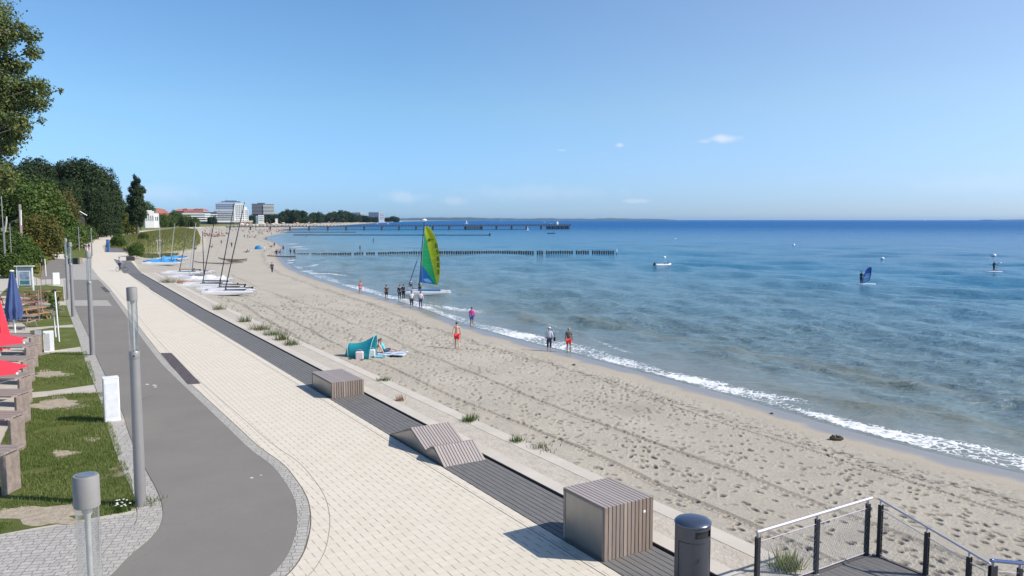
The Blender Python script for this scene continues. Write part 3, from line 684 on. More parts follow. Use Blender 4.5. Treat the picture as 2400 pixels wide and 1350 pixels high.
# ============================================================ SLATTED SEATS
m_slat, t, b, oc = newmat('weathered_slats', .7)
oi = N(t, 'ShaderNodeAttribute'); 
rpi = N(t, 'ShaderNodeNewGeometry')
g1 = noise(t, mapping(t, oc, (14, 1.2, 1.2)), 2.2, 7, .7)
c = ramp(t, rpi.outputs['Random Per Island'], [(0, (.20, .15, .12)), (.3, (.31, .24, .195)), (.6, (.25, .21, .185)), (1, (.40, .32, .26))])
c = mixcol(t, maprange(t, g1, .35, .7, 0, .5), c, (.15, .125, .11))
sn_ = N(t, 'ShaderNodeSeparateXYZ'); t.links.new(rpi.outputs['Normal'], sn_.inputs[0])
c = mixcol(t, maprange(t, sn_.outputs['Z'], .2, .6, 0, .62), c, (.42, .385, .375))   # paler colour on upward-facing boards
t.links.new(c, b.inputs['Base Color']); bump(t, b, g1, .35, .008)
m_panel, t, b, oc = newmat('blasted_steel_panel', .38); b.inputs['Metallic'].default_value = .85
t.links.new(ramp(t, noise(t, oc, 2, 5), [(.3, (.27, .265, .255)), (.7, (.33, .32, .305))]), b.inputs['Base Color'])
def ribbon_slat(mb, prof, x0, x1, th):
    """slat of width x0..x1 following a (y,z) profile, thickness th inward"""
    P = [Vector((0, y, z)) for y, z in prof]; n = len(P); inner = []
    for i in range(n):
        a = (P[i] - P[i - 1]).normalized() if i > 0 else None; b_ = (P[i + 1] - P[i]).normalized() if i < n - 1 else None
        na = Vector((0, a.z, -a.y)) if a else None; nb_ = Vector((0, b_.z, -b_.y)) if b_ else None
        m = ((na or nb_) + (nb_ or na)).normalized(); k = m.dot(nb_ or na); inner.append(P[i] + m * th / max(k, .35))
    secs = []
    for p, q in zip(P, inner): secs.append([(x0, p.y, p.z), (x1, p.y, p.z), (x1, q.y, q.z), (x0, q.y, q.z)])
    mb.loft(secs)
def slat_seat(name, s0, n0, width, prof, nsl, label, cat='bench', extra=None):
    o = SN(s0, n0, .003); root = thing(name, o, label, cat, ROT)
    prof = prof; w = width / nsl; mb = MB()
    for k in range(nsl): ribbon_slat(mb, prof, k * w + .009, (k + 1) * w - .009, .035)
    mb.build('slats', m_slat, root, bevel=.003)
    cr = MB(); P_ = [Vector((y, z)) for y, z in prof]; cy0 = sum(p.x for p in P_) / len(P_); ins0 = []
    for p in P_: ins0.append((p.x + (.045 if p.x < cy0 else -.045), max(.0, p.y - .045)))
    nn0 = len(ins0); cr.add([(.035, y, z) for y, z in ins0] + [(width - .035, y, z) for y, z in ins0], [tuple(range(nn0)), tuple(range(2 * nn0 - 1, nn0 - 1, -1))] + [(i, i + nn0, (i + 1) % nn0 + nn0, (i + 1) % nn0) for i in range(nn0)])
    cr.build('gap_blackout', mat('gap_black', (.012, .011, .010), .8), root)  # black body added inside the hollow seat to keep the slat gaps dark
    # side panels
    for x0, x1 in ((.010, .030), (width - .030, width - .010)):
        p = MB(); ins = []
        cy = sum(y for y, z in prof) / len(prof); cz = sum(z for y, z in prof) / len(prof)
        pts = [(y, z) for y, z in prof]
        ins = []
        for (y, z) in pts:
            d = Vector((cy - y, cz - z)); ins.append((y + (.055 if cy > y else -.055), z - .055 if z > .05 else z + .0))
        q = [(x0, y, z) for y, z in ins] + [(x1, y, z) for y, z in ins]; n = len(ins)
        p.add(q, [tuple(range(n)), tuple(range(2 * n - 1, n - 1, -1))] + [(i, i + n, (i + 1) % n + n, (i + 1) % n) for i in range(n)])
        p.build('side_panel', m_panel, root)
    f = MB()
    for x in (.002, width - .028):
        for (a, b_) in zip(prof[:-1], prof[1:]):
            A_, B_ = Vector((x + .013, a[0], a[1])), Vector((x + .013, b_[0], b_[1])); d = (B_ - A_).normalized(); nn = Vector((0, d.z, -d.y))
            vs = []
            for xx in (x, x + .026):
                for (P_, w_) in ((A_ + nn * .036, 0), (B_ + nn * .036, 0), (B_ + nn * .075, 0), (A_ + nn * .075, 0)): vs.append((xx, P_.y, max(0, P_.z)))
            f.add(vs, [(0, 1, 2, 3), (7, 6, 5, 4), (0, 4, 5, 1), (1, 5, 6, 2), (2, 6, 7, 3), (3, 7, 4, 0)])
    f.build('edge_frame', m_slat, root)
    if extra: extra(root)
    return root
def snof(px, py, z=0):
    p = A(px, py, z); return (p.x * U.x + p.y * U.y, p.x * NN.x + p.y * NN.y)
def cubextra(root):
    MB().lathe([(0.001, -.004), (.03, -.004), (.032, .002), (.001, .012)], 14).build('button_light', mat('white_enamel', (.8, .8, .78), .4), root).matrix_local = Matrix.Translation((.98, -.004, .80)) @ Matrix.Rotation(R(90), 4, 'X')
s0, n0 = snof(1416, 1318)
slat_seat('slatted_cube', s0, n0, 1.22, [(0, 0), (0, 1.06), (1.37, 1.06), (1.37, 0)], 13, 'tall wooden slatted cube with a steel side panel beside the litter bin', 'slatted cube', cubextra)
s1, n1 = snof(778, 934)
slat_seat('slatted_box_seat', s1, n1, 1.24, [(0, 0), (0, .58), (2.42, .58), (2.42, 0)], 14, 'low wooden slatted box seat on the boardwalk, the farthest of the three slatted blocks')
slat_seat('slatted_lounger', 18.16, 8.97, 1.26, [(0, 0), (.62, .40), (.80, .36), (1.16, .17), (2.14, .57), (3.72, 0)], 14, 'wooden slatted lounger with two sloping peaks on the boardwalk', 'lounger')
for (px, py, sz) in ((306, 611, .9), (300, 589, .95)):
    p = A(px, py, 0); r = thing('seat_block', p, 'small black seat block on the dark deck behind the cyclist' if py > 600 else 'dark seat block at the end of the farther deck landing', 'seat block', ROT)
    MB().box((0, 0, .3), (sz * 1.3, sz, .6)).build('block', mat('charred_wood', (.03, .027, .027), .7, stretch=(6, 1, 1)), r, bevel=.02)
    mb = MB()
    for k in range(6): mb.box((-sz * .54 + k * sz * .216, 0, .62), (sz * .19, sz, .035))
    mb.build('slat_top', mat('dark_slats', (.06, .05, .05), .7), r)

# ============================================================ LITTER BIN
def make_bin():
    root = thing('litter_bin', (3.14, 13.2, .003), 'dark grey cylindrical litter bin with a domed blue-sheened lid beside the wooden cube', 'litter bin', R(-20))
    md = mat('anthracite_powdercoat', (.075, .08, .095), .42, .35, var=.06)
    m2 = mat('anthracite_lid', (.10, .125, .18), .28, .6, var=.06)
    b = MB(); r = .305; n = 48; z0, z1 = 1.07, 1.20   # slot band, open between two angles
    slot = lambda k: 38 <= k < 47
    b.lathe([(r * .97, 0), (r * .97, .03), (r, .03), (r, z0)], n, cap=True)
    secs = []
    o = len(b.v)
    for z in (z0, z1):
        for k in range(n): a = 2 * math.pi * k / n; b.v.append((r * math.cos(a), r * math.sin(a), z))
    for k in range(n):
        if not slot(k): b.f.append((o + k, o + (k + 1) % n, o + n + (k + 1) % n, o + n + k)); b.m.append(0)
    b.lathe([(r, z1), (r, 1.26)], n, cap=False)
    b.build('drum', md, root, smooth=False)
    MB().lathe([(r * .90, .95), (r * .90, 1.25)], 32).build('liner', mat('bin_liner', (.02, .02, .022), .6), root)
    MB().lathe([(r + .002, 1.255), (r + .012, 1.265), (r + .012, 1.285), (r * .95, 1.315), (r * .7, 1.34), (r * .35, 1.352), (.001, 1.356)], 48, cap=False).build('lid', m2, root, smooth=True)
    # door outline
    d = MB(); a0, a1 = math.radians(228), math.radians(352)
    pts = [(math.cos(a0 + (a1 - a0) * k / 16) * (r + .003), math.sin(a0 + (a1 - a0) * k / 16) * (r + .003)) for k in range(17)]
    d.tube([(x, y, 1.0) for x, y in pts], .004, 4); d.tube([(*pts[0], .06), (*pts[0], 1.0)], .004, 4); d.tube([(*pts[-1], .06), (*pts[-1], 1.0)], .004, 4)
    d.build('door_seam', mat('seam_black', (.01, .01, .01), .7), root)
    MB().box((math.cos(math.radians(300)) * r, math.sin(math.radians(300)) * r, .72), (.03, .03, .05)).build('lock', md, root)
make_bin()

# ============================================================ STREET LAMPS
m_post = mat('lamp_grey', (.30, .29, .285), .42, .35, var=.05, scale=3)
m_cap = mat('lamp_cap_grey', (.235, .228, .22), .6, .0, var=.06, scale=5)
m_glass = bpy.data.materials.new('lamp_glass'); m_glass.use_nodes = True; t = m_glass.node_tree; t.nodes.remove(t.nodes['Principled BSDF'])
g = N(t, 'ShaderNodeBsdfGlossy'); g.inputs['Roughness'].default_value = .12; tr = N(t, 'ShaderNodeBsdfTransparent'); tr.inputs[0].default_value = (.97, .98, .98, 1)
fr = N(t, 'ShaderNodeLayerWeight'); fr.inputs[0].default_value = .42; ms = N(t, 'ShaderNodeMixShader')
t.links.new(fr.outputs['Facing'], ms.inputs[0]); t.links.new(tr.outputs[0], ms.inputs[1]); t.links.new(g.outputs[0], ms.inputs[2]); dfs = N(t, 'ShaderNodeBsdfTranslucent'); dfs.inputs[0].default_value = (.85, .88, .86, 1); m2_ = N(t, 'ShaderNodeMixShader'); m2_.inputs[0].default_value = .11
t.links.new(ms.outputs[0], m2_.inputs[1]); t.links.new(dfs.outputs[0], m2_.inputs[2]); t.links.new(m2_.outputs[0], t.nodes['Material Output'].inputs[0])
def make_lamp(loc, label, full=True, n=28):
    r = thing('street_lamp', loc, label, 'street lamp', group='tall glass-topped street lamps along the promenade')
    MB().lathe([(.122, 0), (.120, .6), (.108, 3.36), (.106, 3.40)], n).build('post', m_post, r, smooth=True)
    co = MB().lathe([(.112, 3.40), (.115, 3.41), (.115, 3.55), (.104, 3.57)], n).build('collar', m_post, r, smooth=True)
    MB().lathe([(.018, -.004), (.018, .006), (.001, .008)], 10).build('sensor', mat('sensor_black', (.01, .01, .01), .3), co).matrix_local = Matrix.Translation((.03, -.113, 3.47)) @ Matrix.Rotation(R(90), 4, 'X')
    MB().lathe([(.100, 3.56), (.100, 4.76)], n, cap=False).build('glass_tube', m_glass, r, smooth=True)
    MB().lathe([(.026, 3.57), (.026, 4.60), (.045, 4.64), (.045, 4.78)], 12).build('light_rod', mat('lamp_rod', (.55, .55, .53), .35, .3), r, smooth=True)
    cp = MB().lathe([(.108, 4.70), (.113, 4.705), (.113, 4.985), (.105, 5.0), (.001, 5.0)], n, cap=False).build('cap', m_cap, r, smooth=True)
    MB().lathe([(.080, 5.001), (.080, 5.006), (.001, 5.006)], n, cap=False).build('cap_plate', mat('cap_plate', (.27, .30, .34), .35, .5), cp)
    return r
near_lamp = make_lamp((-3.96, 7.1, -.86), 'nearest street lamp, only cap and glass tube showing over the cobbles')
ps = [(330, 1185, 'street lamp standing by the daisies at the corner of the lawn and the cycle path'), (217, 832, 'second standing street lamp, between the lawn strips and the cycle path'),
      (172, 742, 'third standing street lamp, left of the cobbled crossing'), (160, 702, 'fourth street lamp, close beside the white notice panel')]
lamp_rest = [(216, 600, 'street lamp beyond the cobbled rest area, just behind the walkers'), (186, 588, 'street lamp at the far left corner of the wayside lawn'),
             (190, 576, 'thin distant street lamp behind the wayside lawn'), (203, 570, 'distant street lamp by the row of plant pots'), (234, 549, 'distant lamp post left of the couple in black'),
             (241, 547, 'distant lamp post in front of the low concrete wall'), (244, 550, 'tallest-looking distant lamp post by the low concrete wall'), (296, 544, 'far lamp post by the promenade bend')]
for px, py, lb in ps + lamp_rest:
    p = A(px, py, 0); p.z = 0; dup(near_lamp, p, rz=random.uniform(-.2, .2), label=lb)

# ============================================================ STAIR PLATFORM AND RAILINGS (lower right)
m_steelrail = mat('brushed_rail', (.56, .53, .55), .45, .4, var=.05)
m_railpost = mat('railing_post_dark', (.035, .037, .045), .5, .3)
m_cable = mat('steel_cable', (.6, .6, .6), .35, .8)
pl_o = Vector((6.98, 14.72, 0)); DA = -U
def platform():
    r = thing('stair_platform', pl_o, 'grey boarded stair platform enclosed by cable railings at the beach edge', 'platform')
    mb = MB(); nbd = 26; wd = .145
    for k in range(nbd):
        a = -NN * (k * wd); b_ = -NN * ((k + 1) * wd - .008); e = DA * 3.6
        q = [a, b_, b_ + e, a + e]; mb.add([(p.x, p.y, -.03) for p in q] + [(p.x, p.y, .012) for p in q], [(0, 1, 2, 3), (7, 6, 5, 4), (0, 4, 5, 1), (1, 5, 6, 2), (2, 6, 7, 3), (3, 7, 4, 0)])
    mb.build('deck_boards', m_board, r)
    fr = MB()
    for (a, b_, w) in ((Vector((0, 0, 0)), -NN * 3.2, .07), (Vector((0, 0, 0)), DA * 3.6, .07)):
        d = (b_ - a).normalized(); s_ = Vector((d.y, -d.x, 0)); s_ = s_ if (s_.dot(NN) > .5 or s_.dot(U) > .5) else -s_
        q = [a + s_ * .01, a + s_ * (w + .01), b_ + s_ * (w + .01), b_ + s_ * .01]
        fr.add([(p.x, p.y, -.9) for p in q] + [(p.x, p.y, .03) for p in q], [(0, 1, 2, 3), (7, 6, 5, 4), (0, 4, 5, 1), (1, 5, 6, 2), (2, 6, 7, 3), (3, 7, 4, 0)])
    fr.build('edge_beam', mat('edge_beam_wood', (.12, .105, .10), .7), r)
platform()
def railing(name, label, o, pts, posts, net=True, handr=.030, hm=None, groups=None):
    """pts: top-rail points (x,y,z) local along the run; posts: list of parameters 0..1"""
    r = thing(name, o, label, 'railing', group='cable railings round the beach stair')
    a, b_ = Vector(pts[0]), Vector(pts[-1]); d = b_ - a; L = d.length; dn = d.normalized()
    hr = MB().tube([a, b_], handr, 14).ball(a, handr * 1.02, 12).ball(b_, handr * 1.02, 12).build('handrail', hm or m_steelrail, r, smooth=True)
    for tt, ww in posts:
        p = a.lerp(b_, tt); h = 1.15; m = MB()
        side = Vector((dn.y, -dn.x, 0)).normalized() * .028; w2 = Vector((dn.x, dn.y, 0)).normalized() * ww * .5
        for sgn in (-1, 1):
            c = side * sgn; th = side * .22
            q = [c - th - w2, c + th - w2, c + th + w2, c - th + w2]
            m.add([(p.x + v.x, p.y + v.y, p.z - h - .12) for v in q] + [(p.x + v.x, p.y + v.y, p.z - .09) for v in q], [(3, 2, 1, 0), (4, 5, 6, 7), (0, 1, 5, 4), (1, 2, 6, 5), (2, 3, 7, 6), (3, 0, 4, 7)])
        po = m.build('post', m_railpost, r)
        MB().box((p.x, p.y, p.z - .075), (.022, .05, .12), math.atan2(dn.y, dn.x)).box((p.x, p.y, p.z - h + .02), (.10, .10, .012)).build('bracket', m_steelrail, po)
    cb = MB(); up = Vector((0, 0, 1))
    for dz in (-.18, -1.06): cb.tube([a + up * dz + dn * .06, b_ + up * dz - dn * .06], .009, 8)
    cb.build('cross_bar', m_steelrail, r)
    MB().tube([a + up * -.18 + dn * .06, a + up * -1.1 + dn * .06], .006, 6).tube([b_ + up * -.18 - dn * .06, b_ + up * -1.1 - dn * .06], .006, 6).build('edge_rod', m_steelrail, r)
    if net:
        nt_ = MB(); H0, H1 = -1.05, -.19; hh = H1 - H0; st = .075; run = hh * .62; x = -run
        while x < L - .1:
            for sg in (0, 1):
                x0, x1, z0_, z1_ = (x, x + run, H0, H1) if sg == 0 else (x + run, x, H0, H1)
                f0, f1 = 0., 1.
                for lim in (0.06, L - .06):
                    pass
                def clampt(xx): return (xx - x0) / (x1 - x0)
                ta, tb = sorted((clampt(.06), clampt(L - .06))); f0 = max(0, ta); f1 = min(1, tb)
                if f1 > f0 + .02:
                    P_ = lambda f: a + dn * (x0 + (x1 - x0) * f) + up * (z0_ + (z1_ - z0_) * f)
                    nt_.tube([P_(f0), P_(f1)], .0019, 3, cap=False)
            x += st
        nt_.build('cable_net', m_cable, r)
    return r
o1 = Vector((4.22, 13.06, 0)); v1 = NN * 3.18
railing('railing', 'cable railing with bright steel handrail across the back of the stair platform', o1, [(0, 0, 1.15), (v1.x, v1.y, 1.15)], [(.005, .075), (.5, .075), (.97, .075)])
o2 = Vector((7.06, 14.66, 0)); v2 = DA * 2.05 + NN * .02
railing('railing', 'cable railing with slim handrail sloping down on the seaward side of the stair', o2, [(0, 0, 1.15), (v2.x, v2.y, .66)], [(.02, .075), (.47, .075), (.84, .075)], handr=.022)
o3 = Vector((8.22, 12.98, 0)); v3 = NN * 2.2 + DA * .5
railing('railing', 'short railing with blue-reflecting handrail at the right edge of the picture', o3, [(0, 0, .68), (v3.x, v3.y, .20)], [(.02, .15), (.3, .07), (.62, .10)], net=False, handr=.034, hm=mat('polished_rail', (.22, .25, .42), .12, 1.0))

# ============================================================ PEOPLE
DG = bpy.context.evaluated_depsgraph_get
def skin(verts, edges, radii, sub=1, root=0):
    me = bpy.data.meshes.new('tmp'); me.from_pydata(verts, edges, []); o = bpy.data.objects.new('tmp', me); COL.objects.link(o)
    md = o.modifiers.new('s', 'SKIN'); md.use_smooth_shade = True; md.branch_smoothing = .4
    for i, r in enumerate(radii): me.skin_vertices[0].data[i].radius = r if isinstance(r, tuple) else (r, r)
    me.skin_vertices[0].data[root].use_root = True
    if sub: ss = o.modifiers.new('u', 'SUBSURF'); ss.levels = sub; ss.render_levels = sub
    dg = bpy.context.evaluated_depsgraph_get(); dg.update()
    m2 = bpy.data.meshes.new_from_object(o.evaluated_get(dg)); bpy.data.objects.remove(o); bpy.data.meshes.remove(me)
    m2.polygons.foreach_set('use_smooth', [True] * len(m2.polygons)); return m2
STAND = dict(pel=(0, 0, .94), sp=(0, 0, 1.12), ch=(0, 0, 1.33), nk=(0, -.005, 1.48), hd=(0, .01, 1.60), tp=(0, .005, 1.70),
             sL=(-.165, 0, 1.40), sR=(.165, 0, 1.40), eL=(-.225, -.02, 1.13), eR=(.225, -.02, 1.13), wL=(-.245, .05, .90), wR=(.245, .05, .90),
             hL=(-.09, 0, .90), hR=(.09, 0, .90), kL=(-.10, .02, .49), kR=(.10, .02, .49), aL=(-.105, -.01, .08), aR=(.105, -.01, .08), tL=(-.12, .15, .035), tR=(.12, .15, .035))
def pose(**k): d = dict(STAND); d.update(k); return d
WALK = pose(kL=(-.09, .16, .52), aL=(-.09, .22, .09), tL=(-.10, .37, .05), kR=(.09, -.02, .49), aR=(.09, -.26, .14), tR=(.10, -.14, .04), eL=(-.21, -.12, 1.15), wL=(-.22, -.08, .92), eR=(.21, .06, 1.14), wR=(.22, .22, .98))
SIT = pose(pel=(0, 0, .12), sp=(0, -.10, .30), ch=(0, -.20, .50), nk=(0, -.24, .64), hd=(0, -.23, .77), tp=(0, -.23, .87), sL=(-.165, -.22, .57), sR=(.165, -.22, .57),
           eL=(-.24, -.36, .34), eR=(.24, -.36, .34), wL=(-.26, -.46, .10), wR=(.26, -.46, .10), hL=(-.10, .03, .11), hR=(.10, .03, .11), kL=(-.13, .38, .42), kR=(.12, .40, .40), aL=(-.12, .66, .08), aR=(.12, .70, .08), tL=(-.13, .80, .05), tR=(.13, .84, .05))
LIE = pose(pel=(0, 0, .12), sp=(0, -.18, .15), ch=(0, -.38, .17), nk=(0, -.54, .19), hd=(0, -.66, .20), tp=(0, -.76, .20), sL=(-.17, -.46, .16), sR=(.17, -.46, .16),
           eL=(-.26, -.22, .10), eR=(.26, -.22, .10), wL=(-.28, .02, .06), wR=(.28, .02, .06), hL=(-.09, .04, .11), hR=(.09, .04, .11), kL=(-.11, .44, .14), kR=(.11, .44, .14), aL=(-.11, .84, .08), aR=(.11, .84, .08), tL=(-.13, .92, .16), tR=(.13, .92, .16))
BRAW = pose(eL=(-.27, .02, 1.17), wL=(-.17, .17, 1.05), eR=(.27, .02, 1.17), wR=(.17, .17, 1.05))
m_skin = mat('skin', (.50, .30, .21), .55, var=.06); m_skin2 = mat('tanned_skin', (.34, .19, .125), .55, var=.06); m_shoe = mat('shoes', (.05, .05, .05), .6)
CLM = {}
def cloth(name, c, c2=None, scale=6): return mat('cloth_' + name, c, .85, var=.12, scale=scale, c2=c2)
def person(label, loc, rz, P=STAND, h=1.75, top=None, bot=None, hair=(.05, .035, .025), sleeves='short', legs='short', sk=None, hands=True, hat=None, wide=1.0, group=None, cat='person', mesh_only=False):
    k = h / 1.75; sk = sk or m_skin
    V = lambda n: Vector(P[n])
    vs, ed, rd, ix = [], [], [], {}
    def av(n, p, r, par=None):
        ix[n] = len(vs); vs.append(tuple(p)); rd.append(r)
        if par is not None: ed.append((ix[par], ix[n]))
    av('pel', V('pel'), (.135 * wide, .105)); av('sp', V('sp'), (.115 * wide, .09), 'pel'); av('ch', V('ch'), (.135 * wide, .10), 'sp')
    av('nk0', V('ch').lerp(V('nk'), .75), .065, 'ch'); av('nk', V('nk'), .052, 'nk0')
    dirn = (V('tp') - V('nk')).normalized()
    av('j', V('hd') - dirn * .055, (.066, .074), 'nk'); av('hd', V('hd') + dirn * .02, (.080, .092), 'j'); av('tp', V('tp') - dirn * .035, (.062, .072), 'hd')
    for S in 'LR':
        av('s' + S, V('s' + S), .058, 'ch'); av('m' + S, V('s' + S).lerp(V('e' + S), .5), .046, 's' + S); av('e' + S, V('e' + S), .038, 'm' + S)
        av('f' + S, V('e' + S).lerp(V('w' + S), .35), .038, 'e' + S); av('w' + S, V('w' + S), .025, 'f' + S)
        av('h' + S, V('h' + S), (.088, .088), 'pel'); av('q' + S, V('h' + S).lerp(V('k' + S), .45), .080, 'h' + S); av('k' + S, V('k' + S), .054, 'q' + S)
        av('c' + S, V('k' + S).lerp(V('a' + S), .3), .056, 'k' + S); av('a' + S, V('a' + S), .035, 'c' + S); av('t' + S, V('t' + S), (.038, .026), 'a' + S)
        dw = (V('w' + S) - V('e' + S)).normalized(); pm = V('w' + S) + dw * .075; av('p' + S, pm, (.036, .018), 'w' + S)
        if hands:
            lat = Vector((0, 1, 0)) if abs(dw.y) < .8 else Vector((0, 0, 1)); lat = (lat - dw * lat.dot(dw)).normalized(); inn = dw.cross(lat)
            if inn.dot(Vector((1 if S == 'L' else -1, 0, 0))) < 0: inn = -inn
            for fi, (o_, l) in enumerate(((-.027, .058), (-.009, .070), (.009, .075), (.027, .068))):
                b0 = pm + lat * o_ + dw * .008; av(f'g{S}{fi}a', b0, .0095, 'p' + S); av(f'g{S}{fi}b', b0 + dw * l * .6 + inn * .006, .0085, f'g{S}{fi}a'); av(f'g{S}{fi}c', b0 + dw * l + inn * .024, .007, f'g{S}{fi}b')
            b0 = pm + lat * .036 - dw * .03; av(f'u{S}a', b0 + lat * .012 + dw * .01, .010, 'p' + S); av(f'u{S}b', b0 + lat * .03 + dw * .05 + inn * .01, .0085, f'u{S}a')
    up = dirn; fwd = Vector((0, 1, 0)); fwd = (fwd - up * fwd.dot(up)).normalized() if abs(up.y) < .9 else Vector((0, 0, 1)); rt = fwd.cross(up)
    hc = V('hd') + up * .0
    body = skin(vs, ed, rd, 1)
    # nose and ears join the head mesh
    bm = bmesh.new(); bm.from_mesh(body)
    for (p, s_) in ((hc + fwd * .098 - up * .01, (.012, .018, .02)), (hc + rt * .086 - up * .005, (.012, .02, .03)), (hc - rt * .086 - up * .005, (.012, .02, .03))):
        M = Matrix.Translation(p) @ Matrix(((rt.x, fwd.x, up.x, 0), (rt.y, fwd.y, up.y, 0), (rt.z, fwd.z, up.z, 0), (0, 0, 0, 1))) @ Matrix.Diagonal((*s_, 1))
        bmesh.ops.create_icosphere(bm, subdivisions=1, radius=1, matrix=M)
    bm.to_mesh(body); bm.free(); body.materials.append(sk)
    root = thing('person', loc, label, cat, rz, group); root.scale = (k, k, k)
    link('body', body, root)
    if hands:
        e = MB()
        for sg in (-1, 1): e.ball(hc + fwd * .088 + rt * .032 * sg + up * .018, .011, 6)
        e.build('eyes', mat('eye_dark', (.03, .025, .02), .2), root)
    HR = [(0, .094), (.25, .092)]
    if hair is not None:
        hb = MB().ball((0, 0, 0), 1, 12); hvs = []
        for v in hb.v:
            q = Vector(v); q.z = max(q.z, -.35); y = q.y * (.105 if q.y < 0 else .085) - .012
            if q.z < .25 and q.y > .1: q.z = .25
            hvs.append(tuple(hc + rt * q.x * .092 + fwd * y + up * (q.z * .105 + .028)))
        hb.v = hvs; hb.build('hair', mat('hair_%d_%d_%d' % tuple(int(x * 1000) for x in hair), hair, .6), root, smooth=True)
    if hat:
        hb = MB().lathe([(.17 if hat[1] else .105, .045), (.17 if hat[1] else .108, .05), (.105, .055), (.10, .10), (.07, .145), (.001, .15)], 16)
        Mx = Matrix.Translation(hc) @ Matrix(((rt.x, fwd.x, up.x, 0), (rt.y, fwd.y, up.y, 0), (rt.z, fwd.z, up.z, 0), (0, 0, 0, 1)))
        hb.v = [tuple(Mx @ Vector(v)) for v in hb.v]
        if not hat[1]: hb.box(tuple(hc + fwd * .14 + up * .055), (.12, .1, .01))
        hb.build('hat', hat[0], root, smooth=True)
    def garment(name, chain, m):
        v2, e2, r2, i2 = [], [], [], {}
        for n, p, r, par in chain:
            i2[n] = len(v2); v2.append(tuple(p)); r2.append(r)
            if par: e2.append((i2[par], i2[n]))
        g_ = skin(v2, e2, r2, 1); g_.materials.append(m); link(name, g_, root)
    if top:
        ch = [('c', V('ch'), (.168 * wide, .132), None), ('s', V('sp'), (.158 * wide, .128), 'c'), ('p', V('pel').lerp(V('sp'), .05), (.172 * wide, .140), 's'), ('n', V('ch').lerp(V('nk'), .8), .070, 'c')]
        for S in 'LR':
            ch += [('s' + S, V('s' + S), .078, 'c'), ('m' + S, V('s' + S).lerp(V('e' + S), .62), .070, 's' + S)]
            if sleeves == 'long': ch += [('e' + S, V('e' + S), .056, 'm' + S), ('w' + S, V('e' + S).lerp(V('w' + S), .92), .042, 'e' + S)]
        garment('shirt', ch, top)
    if bot:
        ch = [('p', V('pel') + Vector((0, 0, .03)) if P is not LIE else V('pel'), (.162 * wide, .132), None)]
        for S in 'LR':
            ch += [('h' + S, V('h' + S), .108, 'p'), ('q' + S, V('h' + S).lerp(V('k' + S), .5), .098, 'h' + S)]
            if legs == 'short': ch += [('k' + S, V('h' + S).lerp(V('k' + S), .85), .085, 'q' + S)]
            else:
                f = .55 if legs == 'capri' else .97
                ch += [('k' + S, V('k' + S), .070, 'q' + S), ('a' + S, V('k' + S).lerp(V('a' + S), f), .056, 'k' + S)]
        garment('trousers' if legs != 'short' else 'shorts', ch, bot)
    return root
def face(a, b_): return math.atan2(b_[1] - a[1], b_[0] - a[0]) - math.pi / 2
def at(px, py): return G(px, py)
away = 0.0
pk_red = cloth('red', (.75, .035, .05)); pk_navy = cloth('navy', (.02, .028, .07)); pk_black = cloth('black', (.018, .018, .025)); pk_white = cloth('white', (.72, .72, .74))
pk_pink = cloth('magenta', (.80, .07, .38)); pk_blue = cloth('faded_blue', (.09, .12, .32)); pk_pale = cloth('pale_pink', (.78, .62, .62)); pk_jean = cloth('denim', (.04, .07, .16))
pk_stripe = cloth('grey_check', (.05, .06, .05), (.20, .20, .17), 30); pk_turq = cloth('turquoise', (.10, .62, .78)); pk_lblue = cloth('light_blue_shirt', (.45, .50, .60), (.62, .66, .75), 12)
person('bare-chested person in red shorts walking across the sand away from the tent', at(1071, 817), .12, pose(kR=(.09, -.05, .50), aR=(.10, -.20, .11), tR=(.11, -.06, .04), kL=(-.08, .06, .49), eL=(-.26, -.06, 1.14), wL=(-.31, -.03, .90)), 1.78, None, pk_red, hair=(.10, .045, .03), sk=mat('sunlit_skin', (.58, .36, .27), .55))
person('person in magenta long-sleeved shirt and blue shorts at the foam edge', at(1106, 765), -.15, pose(), 1.66, pk_pink, pk_blue, hair=(.06, .035, .03), sleeves='long', legs='short', sk=m_skin2, wide=.95)
w1p = at(1287, 824)
person('person in pale blue-white shirt and dark capri trousers by the wet sand', w1p, -.1, pose(), 1.68, pk_lblue, pk_navy, hair=(.10, .10, .12), sleeves='long', legs='capri', hat=(mat('white_cap', (.7, .7, .72), .8), False))
bg_ = thing('shoulder_bag', w1p + Vector((.36, .02, .70)), 'black shoulder bag hanging at the hip of the person in capri trousers', 'bag')
MB().box((0, 0, .14), (.13, .26, .28)).build('bag_body', pk_black, bg_, bevel=.04)
MB().tube([(0, .1, .27), (-.03, .04, .55), (-.12, 0, .68), (-.03, -.04, .55), (0, -.1, .27)], .012, 6).build('strap', pk_black, bg_)
person('grey-haired person in a dark checked shirt and bright red shorts by the wet sand', at(1333, 827), -.05, pose(), 1.74, pk_stripe, cloth('bright_red', (.80, .06, .04)), hair=(.30, .29, .28), sleeves='short', legs='short', sk=m_skin2, wide=1.1)
person('person in white T-shirt and blue cap standing left of the sail', at(965, 722), .1, pose(), 1.72, pk_white, pk_navy, hair=(.04, .04, .05), legs='capri', hat=(mat('blue_cap', (.03, .06, .25), .8), False))
person('person in loose pale pink shirt and dark jeans in the foam below the mast', at(986, 722), 0, pose(), 1.74, pk_pale, pk_jean, hair=(.03, .025, .03), sleeves='long', legs='long', wide=1.1)
person('person in black shorts and top with a red-brown back print walking in the foam', at(906, 703), .2, WALK, 1.70, cloth('black_print', (.015, .015, .02), (.09, .035, .03), 5), pk_black, hair=(.02, .02, .02), sk=m_skin2)
person('left one of the two wetsuit wearers standing in the shallows', at(937, 703), .3, pose(eR=(.28, .05, 1.2), wR=(.38, .2, 1.1)), 1.72, pk_black, pk_black, hair=(.03, .02, .02), sleeves='long', legs='long')
